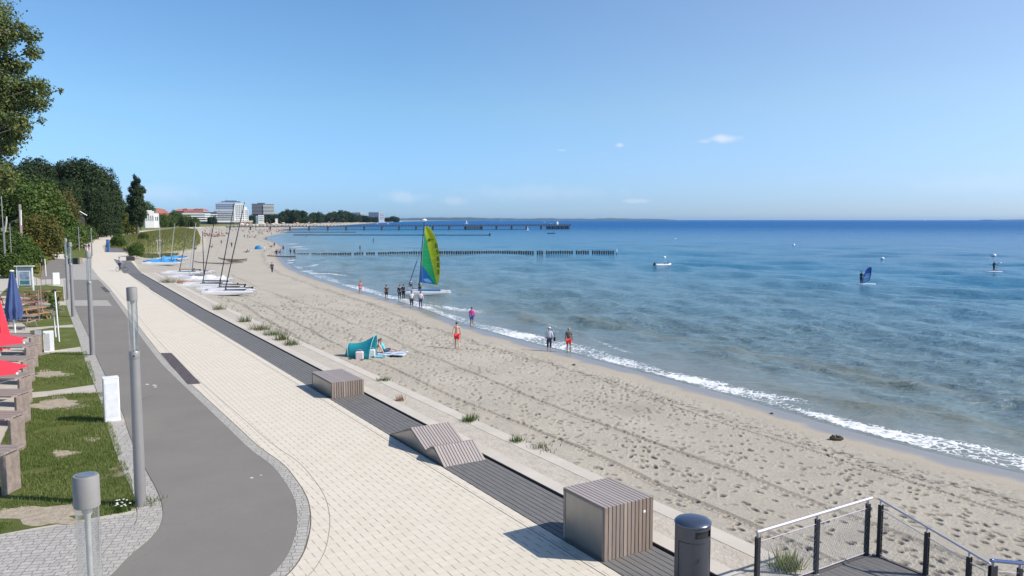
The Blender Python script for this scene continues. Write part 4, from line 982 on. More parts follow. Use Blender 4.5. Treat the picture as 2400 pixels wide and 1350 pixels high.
person('right one of the two wetsuit wearers, with a grey-blue upper suit', at(946, 702), -.3, pose(), 1.74, cloth('wetsuit_blue', (.05, .08, .13)), pk_black, hair=(.02, .02, .02), sleeves='short', legs='long')
person('person in red and pink swimwear in the shallows, leftmost of the near group', at(845, 690), .4, WALK, 1.66, cloth('red_print', (.55, .05, .07), (.6, .3, .3), 10), cloth('pink_print', (.6, .25, .25)), hair=(.08, .04, .03), sk=m_skin2)
person('person in dark navy clothes walking alone on the open sand', at(638, 640), .15, WALK, 1.78, pk_navy, pk_navy, hair=(.02, .02, .02), sleeves='long', legs='long')
person('person dressed all in black walking on the sand near the canoes', at(543, 580), .1, WALK, 1.76, pk_black, pk_black, hair=(.02, .02, .02), sleeves='long', legs='long', hands=False)
# sail boat crew
person('bather with a white sun hat standing behind the bow of the sailing catamaran', A(963, 690, SEA - .75), .5, BRAW, 1.75, pk_navy, pk_navy, hair=(.03, .02, .02), hands=False, hat=(mat('white_hat', (.8, .8, .78), .8), True))
person('sailor in a light patterned vest beside the mast of the sailing catamaran', A(984, 690, SEA - .45), -.6, BRAW, 1.75, cloth('patterned_vest', (.25, .22, .22), (.75, .7, .68), 9), pk_black, hair=(.12, .08, .06), hands=False)

# beach tent group
tp = at(842, 838)
def beach_tent(loc, sc, rz, label, c1, c2, closed=False):
    r = thing('beach_tent', loc, label, 'beach tent', rz); r.scale = (sc, sc, sc)
    mt = mat('tent_' + label.split()[0], c1, .6, var=.05, transl=.45, spec=.3); m2 = mat('tent_dark_' + label.split()[0], c2, .6, var=.05, transl=.3, spec=.3)
    if closed:
        b = MB(); n = 16; rows = []
        for i in range(n + 1):
            a = math.pi * i / n; row = []
            for j in range(9):
                t = math.pi * j / 8; row.append((math.cos(a), -.1 + .75 * math.sin(a) * math.cos(t) * .9, .95 * math.sin(a) * max(.02, math.sin(t))))
            rows.append(row)
        b.loft(rows, closed=False); b.build('canopy', mt, r, smooth=True)
        MB().tube([(math.cos(math.pi * i / 12), -.1, .955 * math.sin(math.pi * i / 12)) for i in range(13)], .015, 5).build('pole_seam', m2, r)
        return r
    # two crossed arches: tall front arch (right), low rear arch (left)
    rows = []; n = 14; m_ = 12
    for j in range(m_ + 1):
        f = j / m_; x = -.62 + 1.30 * f; w = .46 + .34 * f; h = .80 + .50 * f ** 1.6
        sag = 1 - .10 * math.sin(math.pi * f); lean = .14 * f
        row = []
        for i in range(n + 1):
            a = math.pi * i / n; row.append((x + .28 * (f - .3) * math.sin(a), w * math.cos(a) * 1.15, h * sag * math.sin(a) ** .8 if 0 < i < n else 0))
        rows.append(row)
    c = MB(); c.loft(rows, closed=False); can = c.build('canopy', mt, r, smooth=True)
    sd = can.modifiers.new('thick', 'SOLIDIFY'); sd.thickness = .006
    bk = MB(); apex = rows[0]; cen = (-.98, 0, 0); o = len(bk.v); bk.v = [p for p in apex] + [cen]
    for i in range(n): bk.f.append((i, i + 1, n + 1)); bk.m.append(0)
    bk.build('back_panel', m2, r, smooth=True)
    MB().tube([tuple(p) for p in rows[0]], .014, 6).tube([tuple(p) for p in rows[-1]], .016, 6).build('arch_seam', mat('tent_seam', (.35, .72, .75), .5), r)
    MB().box((.10, -.72, .32), (.34, .012, .40), 0, rx=R(-14)).box((.18, -.70, .55), (.40, .014, .05), 0, rx=R(-14)).build('window_flap', mat('tent_flap', (.03, .22, .36), .6), can)
    return r
beach_tent(tp + Vector((.05, .25, 0)), .98, R(-3), 'turquoise pop-up beach tent with two arches on the sand above the ledge', (.05, .52, .58), (.02, .30, .38))
beach_tent(at(606, 584), 1.15, R(0), 'blue half-dome beach tent standing alone on the far sand', (.06, .38, .72), (.02, .15, .35), closed=True)
bgp = at(843, 842)
for (p, lb, s_, c1, c2) in ((bgp, 'pink and white patterned cube bag in front of the turquoise tent', .44, (.66, .50, .52), (.80, .72, .72)), (at(871, 836), 'white patterned cube bag between the turquoise tent and the beach blanket', .42, (.60, .62, .66), (.80, .80, .80))):
    r = thing('beach_bag', p, lb, 'bag', random.uniform(-.2, .2))
    MB().box((0, 0, s_ / 2), (s_, s_ * .9, s_)).build('bag_body', mat('bag_' + lb[:4], c1, .8, c2=c2, scale=14), r, bevel=.05)
    MB().tube([(-.12, 0, s_), (-.1, 0, s_ + .1), (.1, 0, s_ + .1), (.12, 0, s_)], .012, 6).build('handle', mat('bag_handle', (.5, .4, .4), .8), r)
bl = at(905, 830)
b = MB(); n = 14; rows = []
for i in range(n + 1):
    row = []
    for j in range(9):
        x = -1.15 + 2.3 * i / n; y = -.75 + 1.5 * j / 8; row.append((x + .08 * math.sin(j), y + .1 * math.sin(i), .05 + .03 * math.sin(i * 1.3 + j * .9) + .02 * math.sin(j * 2.2)))
    rows.append(row)
m_bl, t, b2, oc = newmat('blanket_stripes', .9); sp = N(t, 'ShaderNodeSeparateXYZ'); t.links.new(oc, sp.inputs[0])
t.links.new(ramp(t, mth(t, 'FRACT', mth(t, 'MULTIPLY', sp.outputs['Y'], 1.7)), [(0, (.55, .62, .70)), (.55, (.60, .66, .74)), (.6, (.16, .20, .34)), (.8, (.20, .25, .40)), (.85, (.45, .62, .75))], 'CONSTANT'), b2.inputs['Base Color'])
o = b.loft(rows, closed=False).build('beach_blanket', m_bl, loc=bl, smooth=True, label='rumpled light blue and white striped blanket under the two sitting people', cat='blanket'); o.modifiers.new('t', 'SOLIDIFY').thickness = .02
person('bare-skinned person sitting on the sand between tent and blanket, one knee raised', at(878, 832) + Vector((0, .25, .03)), R(100), SIT, 1.70, None, cloth('grey_trunks', (.12, .12, .13)), hair=(.10, .05, .03), sk=mat('sunlit_skin2', (.55, .33, .24), .55))
person('person in a turquoise top sitting on the striped blanket with legs stretched out', at(901, 829) + Vector((0, .1, .05)), R(-60), pose(**{**SIT, 'kL': (-.12, .42, .22), 'kR': (.12, .44, .26), 'aL': (-.13, .84, .08), 'aR': (.12, .86, .08), 'tL': (-.14, .92, .14), 'tR': (.13, .94, .14)}), 1.72, pk_turq, cloth('navy_shorts2', (.05, .06, .12)), hair=(.06, .02, .03))
flp = MB().box((0, 0, .06), (.5, .28, .1), .3).box((.32, .1, .05), (.3, .2, .08), -.4)
flp.build('crumpled_towel', mat('towel_teal', (.05, .35, .48), .9, c2=(.3, .6, .7), scale=9), loc=at(886, 838), label='small crumpled teal towel in front of the striped blanket', cat='towel', bevel=.03)

# ============================================================ BOATS
m_gel = mat('white_gelcoat', (.80, .80, .82), .35, var=.04); m_mastb = mat('black_mast', (.03, .028, .035), .35, .4); m_mastw = mat('silver_mast', (.62, .62, .62), .4, .5)
m_tramp = mat('trampoline', (.05, .06, .08), .8); m_bluecov = mat('blue_cover', (.03, .24, .55), .7, c2=(.06, .36, .68), scale=3); m_brn = mat('brown_mast', (.10, .06, .05), .5)
def hull_mesh(L=4.9, w=.30, h=.52):
    mb = MB(); secs = []; n = 16
    for i in range(n + 1):
        f = i / n; x = -L / 2 + L * f       # bow at -x
        ww = w * (.10 + .90 * min(1, (f / .38)) ** .55) * (1 - .12 * max(0, f - .7) / .3)
        keel = .13 * max(0, (f - .45) / .55) ** 1.5 + .03 * max(0, (.12 - f) / .12); hh = h * (1 - .22 * f)
        top = hh; mid = keel + (top - keel) * .45
        secs.append([(x, 0, keel), (x, ww * .33, keel + .06), (x, ww * .5, mid), (x, ww * .47, top - .03), (x, ww * .36, top), (x, -ww * .36, top), (x, -ww * .47, top - .03), (x, -ww * .5, mid), (x, -ww * .33, keel + .06)])
    mb.loft(secs); return mb
def catamaran(label, loc, rz, masth=8.6, rake=R(12), mastm=None, hullm=None, boom=True, cover=None, tilt=0, group='beach catamarans parked on the sand', W=2.1, L=4.9, lean=0):
    r = thing('catamaran', loc, label, 'catamaran', rz, group); r.rotation_euler.x = tilt
    hm = hullm or m_gel; mm = mastm or m_mastb
    for y in (-W / 2, W / 2):
        h_ = hull_mesh(L).build('hull', hm, r, smooth=True, loc=(0, y, .02)); 
        MB().box((L / 2 + .05, 0, .18), (.05, .025, .62), 0, ry=R(-14)).box((L / 2 - .02, 0, .44), (.14, .05, .05)).build('rudder', mat('rudder_grey', (.32, .33, .35), .5), h_)
    MB().tube([(-.35, -W / 2, .52), (-.35, W / 2, .52)], .045, 8).tube([(1.55, -W / 2, .46), (1.55, W / 2, .46)], .045, 8).build('crossbeam', mm, r)
    MB().box((.6, 0, .47), (1.85, W - .25, .02)).build('trampoline', m_tramp, r)
    if masth:
        d = Vector((math.sin(rake), math.sin(lean), math.cos(rake))).normalized(); b0 = Vector((-.35, 0, .56)); tpp = b0 + d * masth
        MB().tube([b0, b0 + d * masth * .5, tpp], [.055, .05, .035], 8).build('mast', mm, r, smooth=True)
        st = MB(); 
        for e in ((-L / 2 + .2, -W / 2, .5), (-L / 2 + .2, W / 2, .5), (.1, -W / 2, .5), (.1, W / 2, .5)): st.tube([b0 + d * masth * .76, e], .006, 3, cap=False)
        st.build('stays', m_cable, r)
    if boom: MB().tube([(-.25, 0, .78), (1.1, .05, .74), (2.2, .08, .68)], .045, 7).ball((1.5, .06, .80), .10, 7).ball((2.25, .08, .66), .12, 7).build('boom', m_mastb, r)
    if cover:
        MB().loft([[(x, -W / 2 - .1, .38), (x, -W / 2, .60 + .06 * math.sin(x * 5)), (x, 0, .80 + .12 * math.sin(x * 3 + 1)), (x, W / 2, .60 + .05 * math.cos(x * 4)), (x, W / 2 + .1, .38)] for x in [-1.6 + .25 * i for i in range(15)]]).build('cover', cover, r)
    return r
def cat_at(px, py, **k):  # centre of near hull bottom
    p = G(px, py); return p
fac = R(5)
catamaran('nearest parked white catamaran, its thick black mast raked toward the sea', at(523, 693) + Vector((.2, 1.1, 0)), R(13), 9.0, R(13.5))
catamaran('second parked white catamaran close behind the nearest, with a black mast', at(511, 686) + Vector((0, 1.4, 0)), R(11), 8.9, R(11.5))
catamaran('third parked white catamaran, low broad hulls and a black mast leaning seaward', at(471, 676) + Vector((.1, 1.2, 0)), R(10), 7.6, R(12), L=5.3)
catamaran('parked white catamaran with the short nearly upright dark mast', at(475, 664) + Vector((0, 1.4, 0)), R(8), 5.6, R(0), boom=False, cover=mat('white_cover', (.72, .72, .74), .8), L=5.6)
catamaran('parked white catamaran with a bright silver mast behind the covered hull', at(437, 656) + Vector((.2, 1.3, 0)), R(8), 6.6, R(9), mastm=m_mastw, boom=False, L=5.2)
catamaran('white-hulled catamaran with a slim brown mast left of the silver one', at(417, 646) + Vector((0, 1.4, 0)), R(12), 6.7, R(13), mastm=m_brn)
catamaran('parked catamaran with a thin dark mast right behind the silver mast', at(446, 645) + Vector((0, 1.6, 0)), R(9), 5.8, R(7), mastm=m_brn, boom=False)
catamaran('parked catamaran under a bright blue tarpaulin, nearest of the blue ones', at(377, 622) + Vector((0, 1.0, 0)), R(10), 5.0, R(6), mastm=m_brn, cover=m_bluecov, hullm=m_gel, L=6)
catamaran('catamaran with blue hulls and a pale upright mast at the left of the row', at(366, 619) + Vector((0, 2.2, 0)), R(12), 5.8, R(2), mastm=m_mastw, cover=m_bluecov, hullm=mat('blue_gelcoat', (.04, .25, .55), .35), L=5.4)
catamaran('blue-covered catamaran with a pale mast leaning right, rearmost of the row', at(390, 612) + Vector((0, 2.8, 0)), R(10), 6.2, R(8), mastm=m_mastw, cover=m_bluecov, L=5.2)
# wooden canoes
def canoe(label, loc, rz, L, m, w=.8):
    r = thing('canoe', loc, label, 'canoe', rz); mb = MB(); secs = []; n = 18
    for i in range(n + 1):
        f = i / n * 2 - 1; x = f * L / 2; ww = w * max(.04, (1 - abs(f) ** 2.2)); e = .30 * abs(f) ** 3
        o = [(x, ww * .5 * math.sin(a), .28 * -math.cos(a) * (1 - .3 * abs(f)) + .30 + e) for a in [(-.5 + j / 8) * math.pi for j in range(9)]]
        secs.append(o)
    mb.loft(secs, closed=False); h_ = mb.build('hull', m, r, smooth=True); h_.modifiers.new('t', 'SOLIDIFY').thickness = .04
    q = MB()
    for x in (-L * .2, L * .2): q.box((x, 0, .34), (.22, w * .86, .03))
    q.build('thwart', m, r); return r
m_can = mat('canoe_wood', (.30, .20, .13), .6, c2=(.40, .28, .19)); m_can2 = mat('canoe_grey', (.42, .39, .35), .6)
canoe('long upturned-bowed brown wooden canoe on the sand, farther of the wooden pair', at(545, 611), R(-30), 8.5, m_can, .95)
canoe('brown wooden canoe lying just in front of the long one, blunt end toward the sea', at(553, 615), R(-28), 6.0, m_can, .85)
canoe('pale grey canoe lying flat on the sand below the brown wooden pair', at(515, 619), R(-3), 9.5, m_can2, .75)
MB().loft([[(x, -.7, .02), (x, -.6, .45 + .1 * math.sin(x * 4)), (x, .6, .5 + .08 * math.cos(x * 3)), (x, .7, .02)] for x in [-1.3 + i * .26 for i in range(11)]]).build('tarpaulin_heap', mat('brown_tarp', (.40, .26, .18), .8), loc=at(424, 668), smooth=False, label='brown tarpaulin heap beside the bow of the parked white catamarans', cat='tarpaulin')

# the catamaran under sail
def sailing_cat():
    p = A(1003, 690, SEA); r = thing('sailing_catamaran', p, 'catamaran with a tall green, yellow and blue sail afloat at the water edge', 'catamaran', R(7))
    L, W = 5.4, 2.2
    for y in (-W / 2, W / 2):
        h_ = hull_mesh(L, .38, .56).build('hull', m_gel, r, loc=(0, y, -.04), smooth=True); MB().box((L / 2 - .45, -.05, .05), (.12, .04, .85)).box((L / 2 - .45, -.05, .42), (.5, .05, .06)).build('rudder', mat('rudder_black', (.02, .02, .03), .5), h_)
    MB().tube([(-1.1, -W / 2, .36), (-1.1, W / 2, .36)], .05, 8).tube([(1.45, -W / 2, .36), (1.45, W / 2, .36)], .05, 8).build('crossbeam', m_mastb, r)
    MB().box((.2, 0, .50), (2.6, W - .3, .03)).build('trampoline', mat('blue_trampoline', (.02, .10, .28), .7), r)
    rk = math.atan(14 / 162.); b0 = Vector((-1.08, 0, .40)); d = Vector((math.sin(rk), 0, math.cos(rk))); tpz = b0 + d * 8.35
    ms_ = MB().tube([b0, tpz], [.06, .045], 8).build('mast', m_mastb, r, smooth=True)
    MB().ball(tpz + Vector((.02, 0, .12)), .23, 12, sc=(1.25, .8, .75)).build('masthead_float', mat('white_float', (.85, .85, .85), .4), ms_, smooth=True)
    fs = b0 + d * 5.6; fe = Vector((-2.5, 0, .4))
    MB().tube([fs, fs.lerp(fe, .35)], .02, 6).tube([fs.lerp(fe, .35), fs.lerp(fe, .86)], .06, 6).tube([fs.lerp(fe, .86), fe], .015, 6).build('furled_jib', mat('jib_blue', (.03, .08, .22), .7), r)
    MB().tube([fs, (-.6, -W / 2, .38)], .007, 3).tube([fs, (-.6, W / 2, .38)], .007, 3).build('stays', m_cable, r)
    # sail outline in picture-plan units (x aft, z up), from the photograph
    sc = 8.35 / 163.0
    def T(px, py): return ((px - 982) * sc, (690 - py) * sc)
    luff = [T(983.5, 662), T(997, 531)]
    leech = [T(x, y) for x, y in ((997, 531), (1003, 531.5), (1010, 537), (1018, 551), (1025, 571), (1029.5, 596), (1031, 620), (1030.5, 640), (1027, 662), (1024.5, 669), (1022, 669.5))]
    clew = T(1020, 668)
    def lx(z): (x0, z0), (x1, z1) = luff; return x0 + (x1 - x0) * (z - z0) / (z1 - z0)
    def rx_(z):
        pts = sorted([(q[1], q[0]) for q in leech]);
        if z <= pts[0][0]: return pts[0][1]
        for (za, xa), (zb, xb) in zip(pts[:-1], pts[1:]):
            if za <= z <= zb and zb > za: return xa + (xb - xa) * (z - za) / (zb - za)
        return pts[-1][1]
    foot0, foot1 = luff[0][1], clew[1]
    NR, NC = 110, 40; z_top = T(0, 531.2)[1]; rows = []
    for i in range(NR + 1):
        row = []
        for j in range(NC + 1):
            u = j / NC; zf = foot0 + (foot1 - foot0) * min(1, u * 1.02)
            z = zf + (z_top - zf) * (i / NR); xl, xr = lx(z), rx_(z); x = xl + (xr - xl) * u
            row.append((x - 1.08 + .06, .18 * math.sin(math.pi * u) * (1 - .3 * i / NR), z + .0))
        rows.append(row)
    mb = MB(); mb.loft(rows, closed=False)
    def lineside(pt, a, b_): return (b_[0] - a[0]) * (pt[1] - a[1]) - (b_[1] - a[1]) * (pt[0] - a[0])
    g0, g1 = T(996.5, 548), T(1022, 664)      # green / yellow border
    h0, h1 = T(988.5, 620), T(1019, 668)    # green / blue border
    wn = [T(*q) for q in ((991.5, 653.5), (1003, 653.5), (1009, 658), (1012.5, 664.5), (1000, 661.5), (993.5, 658.5))]
    mi = []
    for f in mb.f:
        c = [sum(mb.v[k][a] for k in f) / 4 for a in (0, 2)]; c = (c[0] + 1.08 - .06, c[1])
        k = 1
        if lineside(c, g0, g1) > 0 : k = 0
        elif lineside(c, h0, h1) < 0: k = 2
        ins = True; n = len(wn); cnt = False
        for a in range(n):
            (xa, ya), (xb, yb) = wn[a], wn[(a + 1) % n]
            if (ya > c[1]) != (yb > c[1]) and c[0] < (xb - xa) * (c[1] - ya) / (yb - ya) + xa: cnt = not cnt
        if cnt: k = 3
        # battens
        if k != 2 and k != 3:
            for zz in (568, 586, 604, 621, 628, 652):
                if abs(c[1] - T(0, zz)[1]) < .022 : k = 4 if k == 0 else 5
        mi.append(k)
    mb.m = mi
    sm = [mat('sail_yellow', (.52, .58, .015), .55, var=.06, transl=.5), mat('sail_green', (.02, .40, .13), .55, var=.06, transl=.5), mat('sail_blue', (.012, .13, .42), .55, var=.06, transl=.45),
          mat('sail_window', (.22, .46, .62), .3, var=.05, transl=.5), mat('sail_batten_y', (.60, .62, .15), .6, transl=.3), mat('sail_batten_g', (.05, .48, .22), .6, transl=.3)]
    # lineside sign: yellow is on the aft side
    sl = mb.build('sail', sm, r, smooth=True)
    def glyph(txt, px, py, size, sh=0.0, parent=sl):
        cu = bpy.data.curves.new('g', 'FONT'); cu.body = txt; cu.size = size; cu.align_x = 'CENTER'; cu.align_y = 'CENTER'; cu.shear = sh; cu.extrude = .004; cu.offset = .012
        o = bpy.data.objects.new('g', cu); COL.objects.link(o); dg = bpy.context.evaluated_depsgraph_get(); dg.update(); me = bpy.data.meshes.new_from_object(o.evaluated_get(dg)); bpy.data.objects.remove(o)
        me.materials.clear(); me.materials.append(mat('sail_black', (.02, .02, .02), .6)); x, z = T(px, py)
        u = max(0, min(1, (x - lx(z)) / max(.1, rx_(z) - lx(z)))); y = .18 * math.sin(math.pi * u)
        n_ = link('sail_number' if txt in '983' else 'sail_logo', me, sl, loc=(x - 1.02, y - .03, z)); n_.rotation_euler = (R(90), 0, 0); return n_
    for tx, px, py in (('8', 1022.3, 577), ('9', 1025, 592), ('8', 1026, 607.5), ('8', 1026.5, 622.5), ('3', 1025.5, 638.5)): glyph(tx, px, py, .74)
    lg = MB(); 
    def Lp(px, py): x, z = T(px, py); return (x - 1.02, .06, z)
    lg.tube([Lp(1004, 565), Lp(1005.5, 560.5), Lp(1009, 560.5), Lp(1009.5, 563), Lp(1006, 565)], .05, 5); lg.tube([Lp(1007, 563.5), Lp(1010, 562.8), Lp(1016, 561.8)], .03, 5); lg.tube([Lp(1004.5, 563), Lp(1007, 562)], .05, 5)
    lg.build('sail_logo', mat('sail_black', (.02, .02, .02), .6), sl)
sailing_cat()

# ============================================================ VEGETATION
def leafmat(name, cols, transl=.3):
    m, t, b, oc = newmat(name, .65); b.inputs['Specular IOR Level'].default_value = .25
    g = N(t, 'ShaderNodeNewGeometry'); n = noise(t, oc, .35, 4)
    f = mth(t, 'ADD', mth(t, 'MULTIPLY', g.outputs['Random Per Island'], .65), mth(t, 'MULTIPLY_ADD', n, .9, -.28))
    c = ramp(t, f, [(i / (len(cols) - 1), c_) for i, c_ in enumerate(cols)])
    t.links.new(c, b.inputs['Base Color']); tr = N(t, 'ShaderNodeBsdfTranslucent'); t.links.new(c, tr.inputs[0])
    ms = N(t, 'ShaderNodeMixShader'); ms.inputs[0].default_value = transl
    t.links.new(b.outputs[0], ms.inputs[1]); t.links.new(tr.outputs[0], ms.inputs[2]); t.links.new(ms.outputs[0], t.nodes['Material Output'].inputs[0]); return m
def leaf_mesh(name, C, size, m, seed=0, outward=None, elong=1.5):
    rng = np.random.default_rng(seed); n = len(C)
    nrm = rng.normal(size=(n, 3)); nrm[:, 2] = np.abs(nrm[:, 2]) * .8 + .25
    if outward is not None: nrm = nrm * .7 + outward
    nrm /= np.linalg.norm(nrm, axis=1)[:, None]
    a = np.cross(nrm, rng.normal(size=(n, 3))); a /= np.linalg.norm(a, axis=1)[:, None] + 1e-9; b_ = np.cross(nrm, a)
    s = (size * rng.uniform(.6, 1.35, n))[:, None]
    V = np.stack([C - a * s * elong * .5, C + b_ * s * .42 - nrm * s * .1, C + a * s * elong * .5, C - b_ * s * .42 - nrm * s * .1], 1).reshape(-1, 3).astype(np.float32)
    me = bpy.data.meshes.new(name); me.vertices.add(4 * n); me.vertices.foreach_set('co', V.ravel()); me.loops.add(4 * n); me.loops.foreach_set('vertex_index', np.arange(4 * n, dtype=np.int32))
    me.polygons.add(n); me.polygons.foreach_set('loop_start', np.arange(0, 4 * n, 4, dtype=np.int32)); me.polygons.foreach_set('loop_total', np.full(n, 4, np.int32)); me.update(calc_edges=True)
    me.materials.append(m); return me
def blob_points(blobs, n, seed, shell=.5):
    rng = np.random.default_rng(seed); vol = np.array([b[3] * b[4] * b[5] for b in blobs]) ** .75; cnt = (vol / vol.sum() * n).astype(int); out = []; outw = []
    for b_, k in zip(blobs, cnt):
        d = rng.normal(size=(k, 3)); d /= np.linalg.norm(d, axis=1)[:, None]; r = (shell + (1 - shell) * rng.random(k) ** .6) * (1 + .10 * rng.normal(size=k))
        p = d * r[:, None] * np.array(b_[3:6]) + np.array(b_[:3]); out.append(p); outw.append(d)
    return np.vstack(out), np.vstack(outw)
m_bark = mat('bark', (.13, .105, .085), .9, c2=(.22, .19, .15), scale=3, stretch=(1, 1, .3), bump=.6, bscale=12)
G_dark = leafmat('leaves_dark', [(0.016, 0.032, 0.011), (0.031, 0.055, 0.019), (0.047, 0.075, 0.025), (0.077, 0.100, 0.042)])
G_mid = leafmat('leaves_mid', [(0.031, 0.064, 0.013), (0.062, 0.112, 0.022), (0.108, 0.160, 0.030), (0.166, 0.199, 0.048)])
G_near = leafmat('leaves_poplar', [(0.057, 0.086, 0.025), (0.106, 0.145, 0.043), (0.165, 0.196, 0.065), (0.271, 0.273, 0.116)])
G_yel = leafmat('leaves_yellow_green', [(0.062, 0.094, 0.015), (0.106, 0.138, 0.022), (0.150, 0.169, 0.031), (0.200, 0.188, 0.050)])
G_aut = leafmat('leaves_autumn', [(.04, .06, .016), (.08, .095, .022), (.14, .125, .025), (.24, .15, .035)])
G_mix = leafmat('leaves_olive_orange', [(.035, .06, .016), (.075, .09, .022), (.14, .10, .03), (.22, .12, .04)])
G_grass = leafmat('grass_blades', [(.055, .075, .018), (.10, .12, .028), (.15, .15, .05), (.24, .21, .10)])
def tree_obj(name, label, cat, loc, blobs, n, size, m, trunk, seed, group=None, limbs=True, shell=.5):
    r = thing(name, loc, label, cat, 0, group); P, O = blob_points(blobs, n, seed, shell)
    link('crown', leaf_mesh('crown', P, size, m, seed, O * .9), r)
    if trunk:
        mb = MB(); h = trunk[0]; top = Vector((blobs[0][0] * .3, blobs[0][1] * .3, h)); mb.tube([(0, 0, -.3), (.05, 0, h * .5), top], [trunk[1] * 1.2, trunk[1] * .85, trunk[1] * .55], 8)
        if limbs:
            for b_ in blobs: 
                c = Vector(b_[:3]); s0 = Vector((0, 0, max(h * .35, min(h, c.z * .6)))); mid = s0.lerp(c, .5) + Vector((0, 0, .08 * (c - s0).length)); mb.tube([s0, mid, c], [trunk[1] * .42, trunk[1] * .28, trunk[1] * .1], 5)
        mb.build('trunk', m_bark, r, smooth=True)
    return r
# the near poplar reaching in from the left edge
D0 = 42.0; k0 = D0 / F; tx = AD(-330, 515, D0); base0 = Vector((tx.x, D0, 0)); bl_ = []
rr = random.Random(3)
for (px, py, r_) in ((5, 45, 24), (28, 78, 34), (60, 78, 27), (82, 74, 14), (5, 95, 42), (45, 112, 24), (5, 150, 38), (35, 150, 18), (58, 148, 9), (10, 205, 44), (45, 200, 30), (75, 200, 30), (100, 208, 20), (118, 205, 9), (80, 235, 26), (45, 240, 34), (8, 262, 40), (50, 286, 30), (72, 278, 12), (60, 305, 12),
                     (2, 305, 36), (8, 345, 26), (28, 350, 13), (0, 395, 26), (18, 412, 20), (0, 435, 22), (-45, 20, 50), (-60, 110, 70), (-60, 210, 75), (-60, 310, 75), (-50, 400, 60), (-150, -60, 120), (-190, 90, 150), (-200, 250, 150), (-190, 390, 120), (-330, -60, 170), (-350, 150, 190), (-350, 330, 160), (-470, 100, 150), (-470, 300, 150)):
    p = AD(px, py, D0); rad = r_ * k0; bl_.append((p.x - base0.x, rr.uniform(-1.2, 1.2) * (1 if px > -80 else 2.5), p.z, rad, rad * rr.uniform(.9, 1.3), rad * .85))
near_small = [b for b in bl_ if b[3] < 1.15]; near_big = [b for b in bl_ if b[3] >= 1.15]
r = thing('poplar_tree', base0, 'large near poplar whose leafy boughs reach in from the top left edge', 'tree')
P1, O1 = blob_points(bl_[:31], 30000, 5, .15); P2, O2 = blob_points(bl_[31:], 9000, 6, .6)
link('crown', leaf_mesh('crown', np.vstack([P1, P2]), .125, G_near, 5, np.vstack([O1, O2]) * .6, 1.25), r)
mb = MB(); mb.tube([(0, 0, -.3), (.1, 0, 5), (.2, .1, 11), (.1, 0, 16)], [.55, .42, .28, .12], 10)
for b_ in bl_: 
    c = Vector(b_[:3]); s0 = Vector((0, 0, max(3, c.z - c.x * .35))); mb.tube([s0, s0.lerp(c, .5) + Vector((0, 0, .3)), c], [.10, .06, .02], 5)
mb.build('trunk', m_bark, r, smooth=True)
# templates
def crown_blobs(h, w, zlow, n, seed, taper=.5):
    q = random.Random(seed); out = [(0, 0, (h + zlow) / 2, w * .42, w * .42, (h - zlow) * .42)]
    for i in range(n):
        f = (i + .5) / n; z = zlow + (h - zlow) * (.12 + .80 * f); rad = w * .5 * (math.sin(math.pi * (.18 + .72 * f)) ** taper); a = i * 2.4 + q.uniform(-.4, .4)
        s_ = w * q.uniform(.17, .27); out.append((math.cos(a) * (rad - s_ * .6), math.sin(a) * (rad - s_ * .6), z, s_, s_, s_ * q.uniform(.8, 1.3)))
    return out
def put(tmpl, px, pyb, dist, hpx, label, group, wf=1.0, rz=0, h0=28.0, z=0):
    """copy a tree so that it stands at px, distance dist, its top at pixel row hpx"""
    p = AD(px, 515, dist); top = AD(px, hpx, dist).z; k = (top - z) / h0
    return dup(tmpl, (p.x, p.y, z), rz, label, group, (k * wf, k * wf, k))
p = AD(200, 515, 285)
tA = tree_obj('dark_tree', 'tall dark tree at the crest of the left wood, second from its right end', 'tree', (p.x, p.y, 0), crown_blobs(28, 15, 2, 34, 1), 17000, .62, G_dark, (18, .45), 11, 'tall dark trees of the wood at the left')
tA.scale = [(AD(200, 374, 285).z) / 28] * 3
tB = tree_obj('dark_tree', 'tall dark tree at the left end of the wood, half behind the near boughs', 'tree', (AD(45, 515, 270).x, 270, 0), crown_blobs(28, 17, 2, 38, 2, .4), 17000, .62, G_dark, (18, .45), 12, 'tall dark trees of the wood at the left')
tB.scale = [(AD(45, 378, 270).z) / 28] * 3
gw = 'tall dark trees of the wood at the left'
for i, (px, py, d, wf, lb) in enumerate([(95, 373, 280, .95, 'tall dark tree behind the round green tree in the left wood'), (140, 385, 300, .9, 'dark tree under the dip in the skyline of the left wood'), (168, 379, 290, .9, 'dark tree right of the skyline dip in the left wood'),
                   (238, 390, 292, .82, 'rightmost full-height tree of the dark wood'), (258, 425, 300, .85, 'lower outer dark tree closing the wood on its right edge'), (225, 440, 262, .9, 'dark tree hanging over the brown-roofed house'),
                   (10, 400, 300, 1.1, 'dark tree at the very left edge behind the near poplar'), (150, 420, 255, 1.0, 'dark tree behind the orange-brown tree'), (60, 430, 250, 1.2, 'shadowed dark tree filling the wood behind the round green tree'), (190, 460, 330, 1.2, 'low dark tree behind the gable of the brown-roofed house'), (120, 440, 330, 1.3, 'low dark tree deep in the wood')]):
    put((tA, tB)[i % 2], px, 0, d, py, lb, gw, wf, i * 1.3)
p = AD(322, 515, 323)
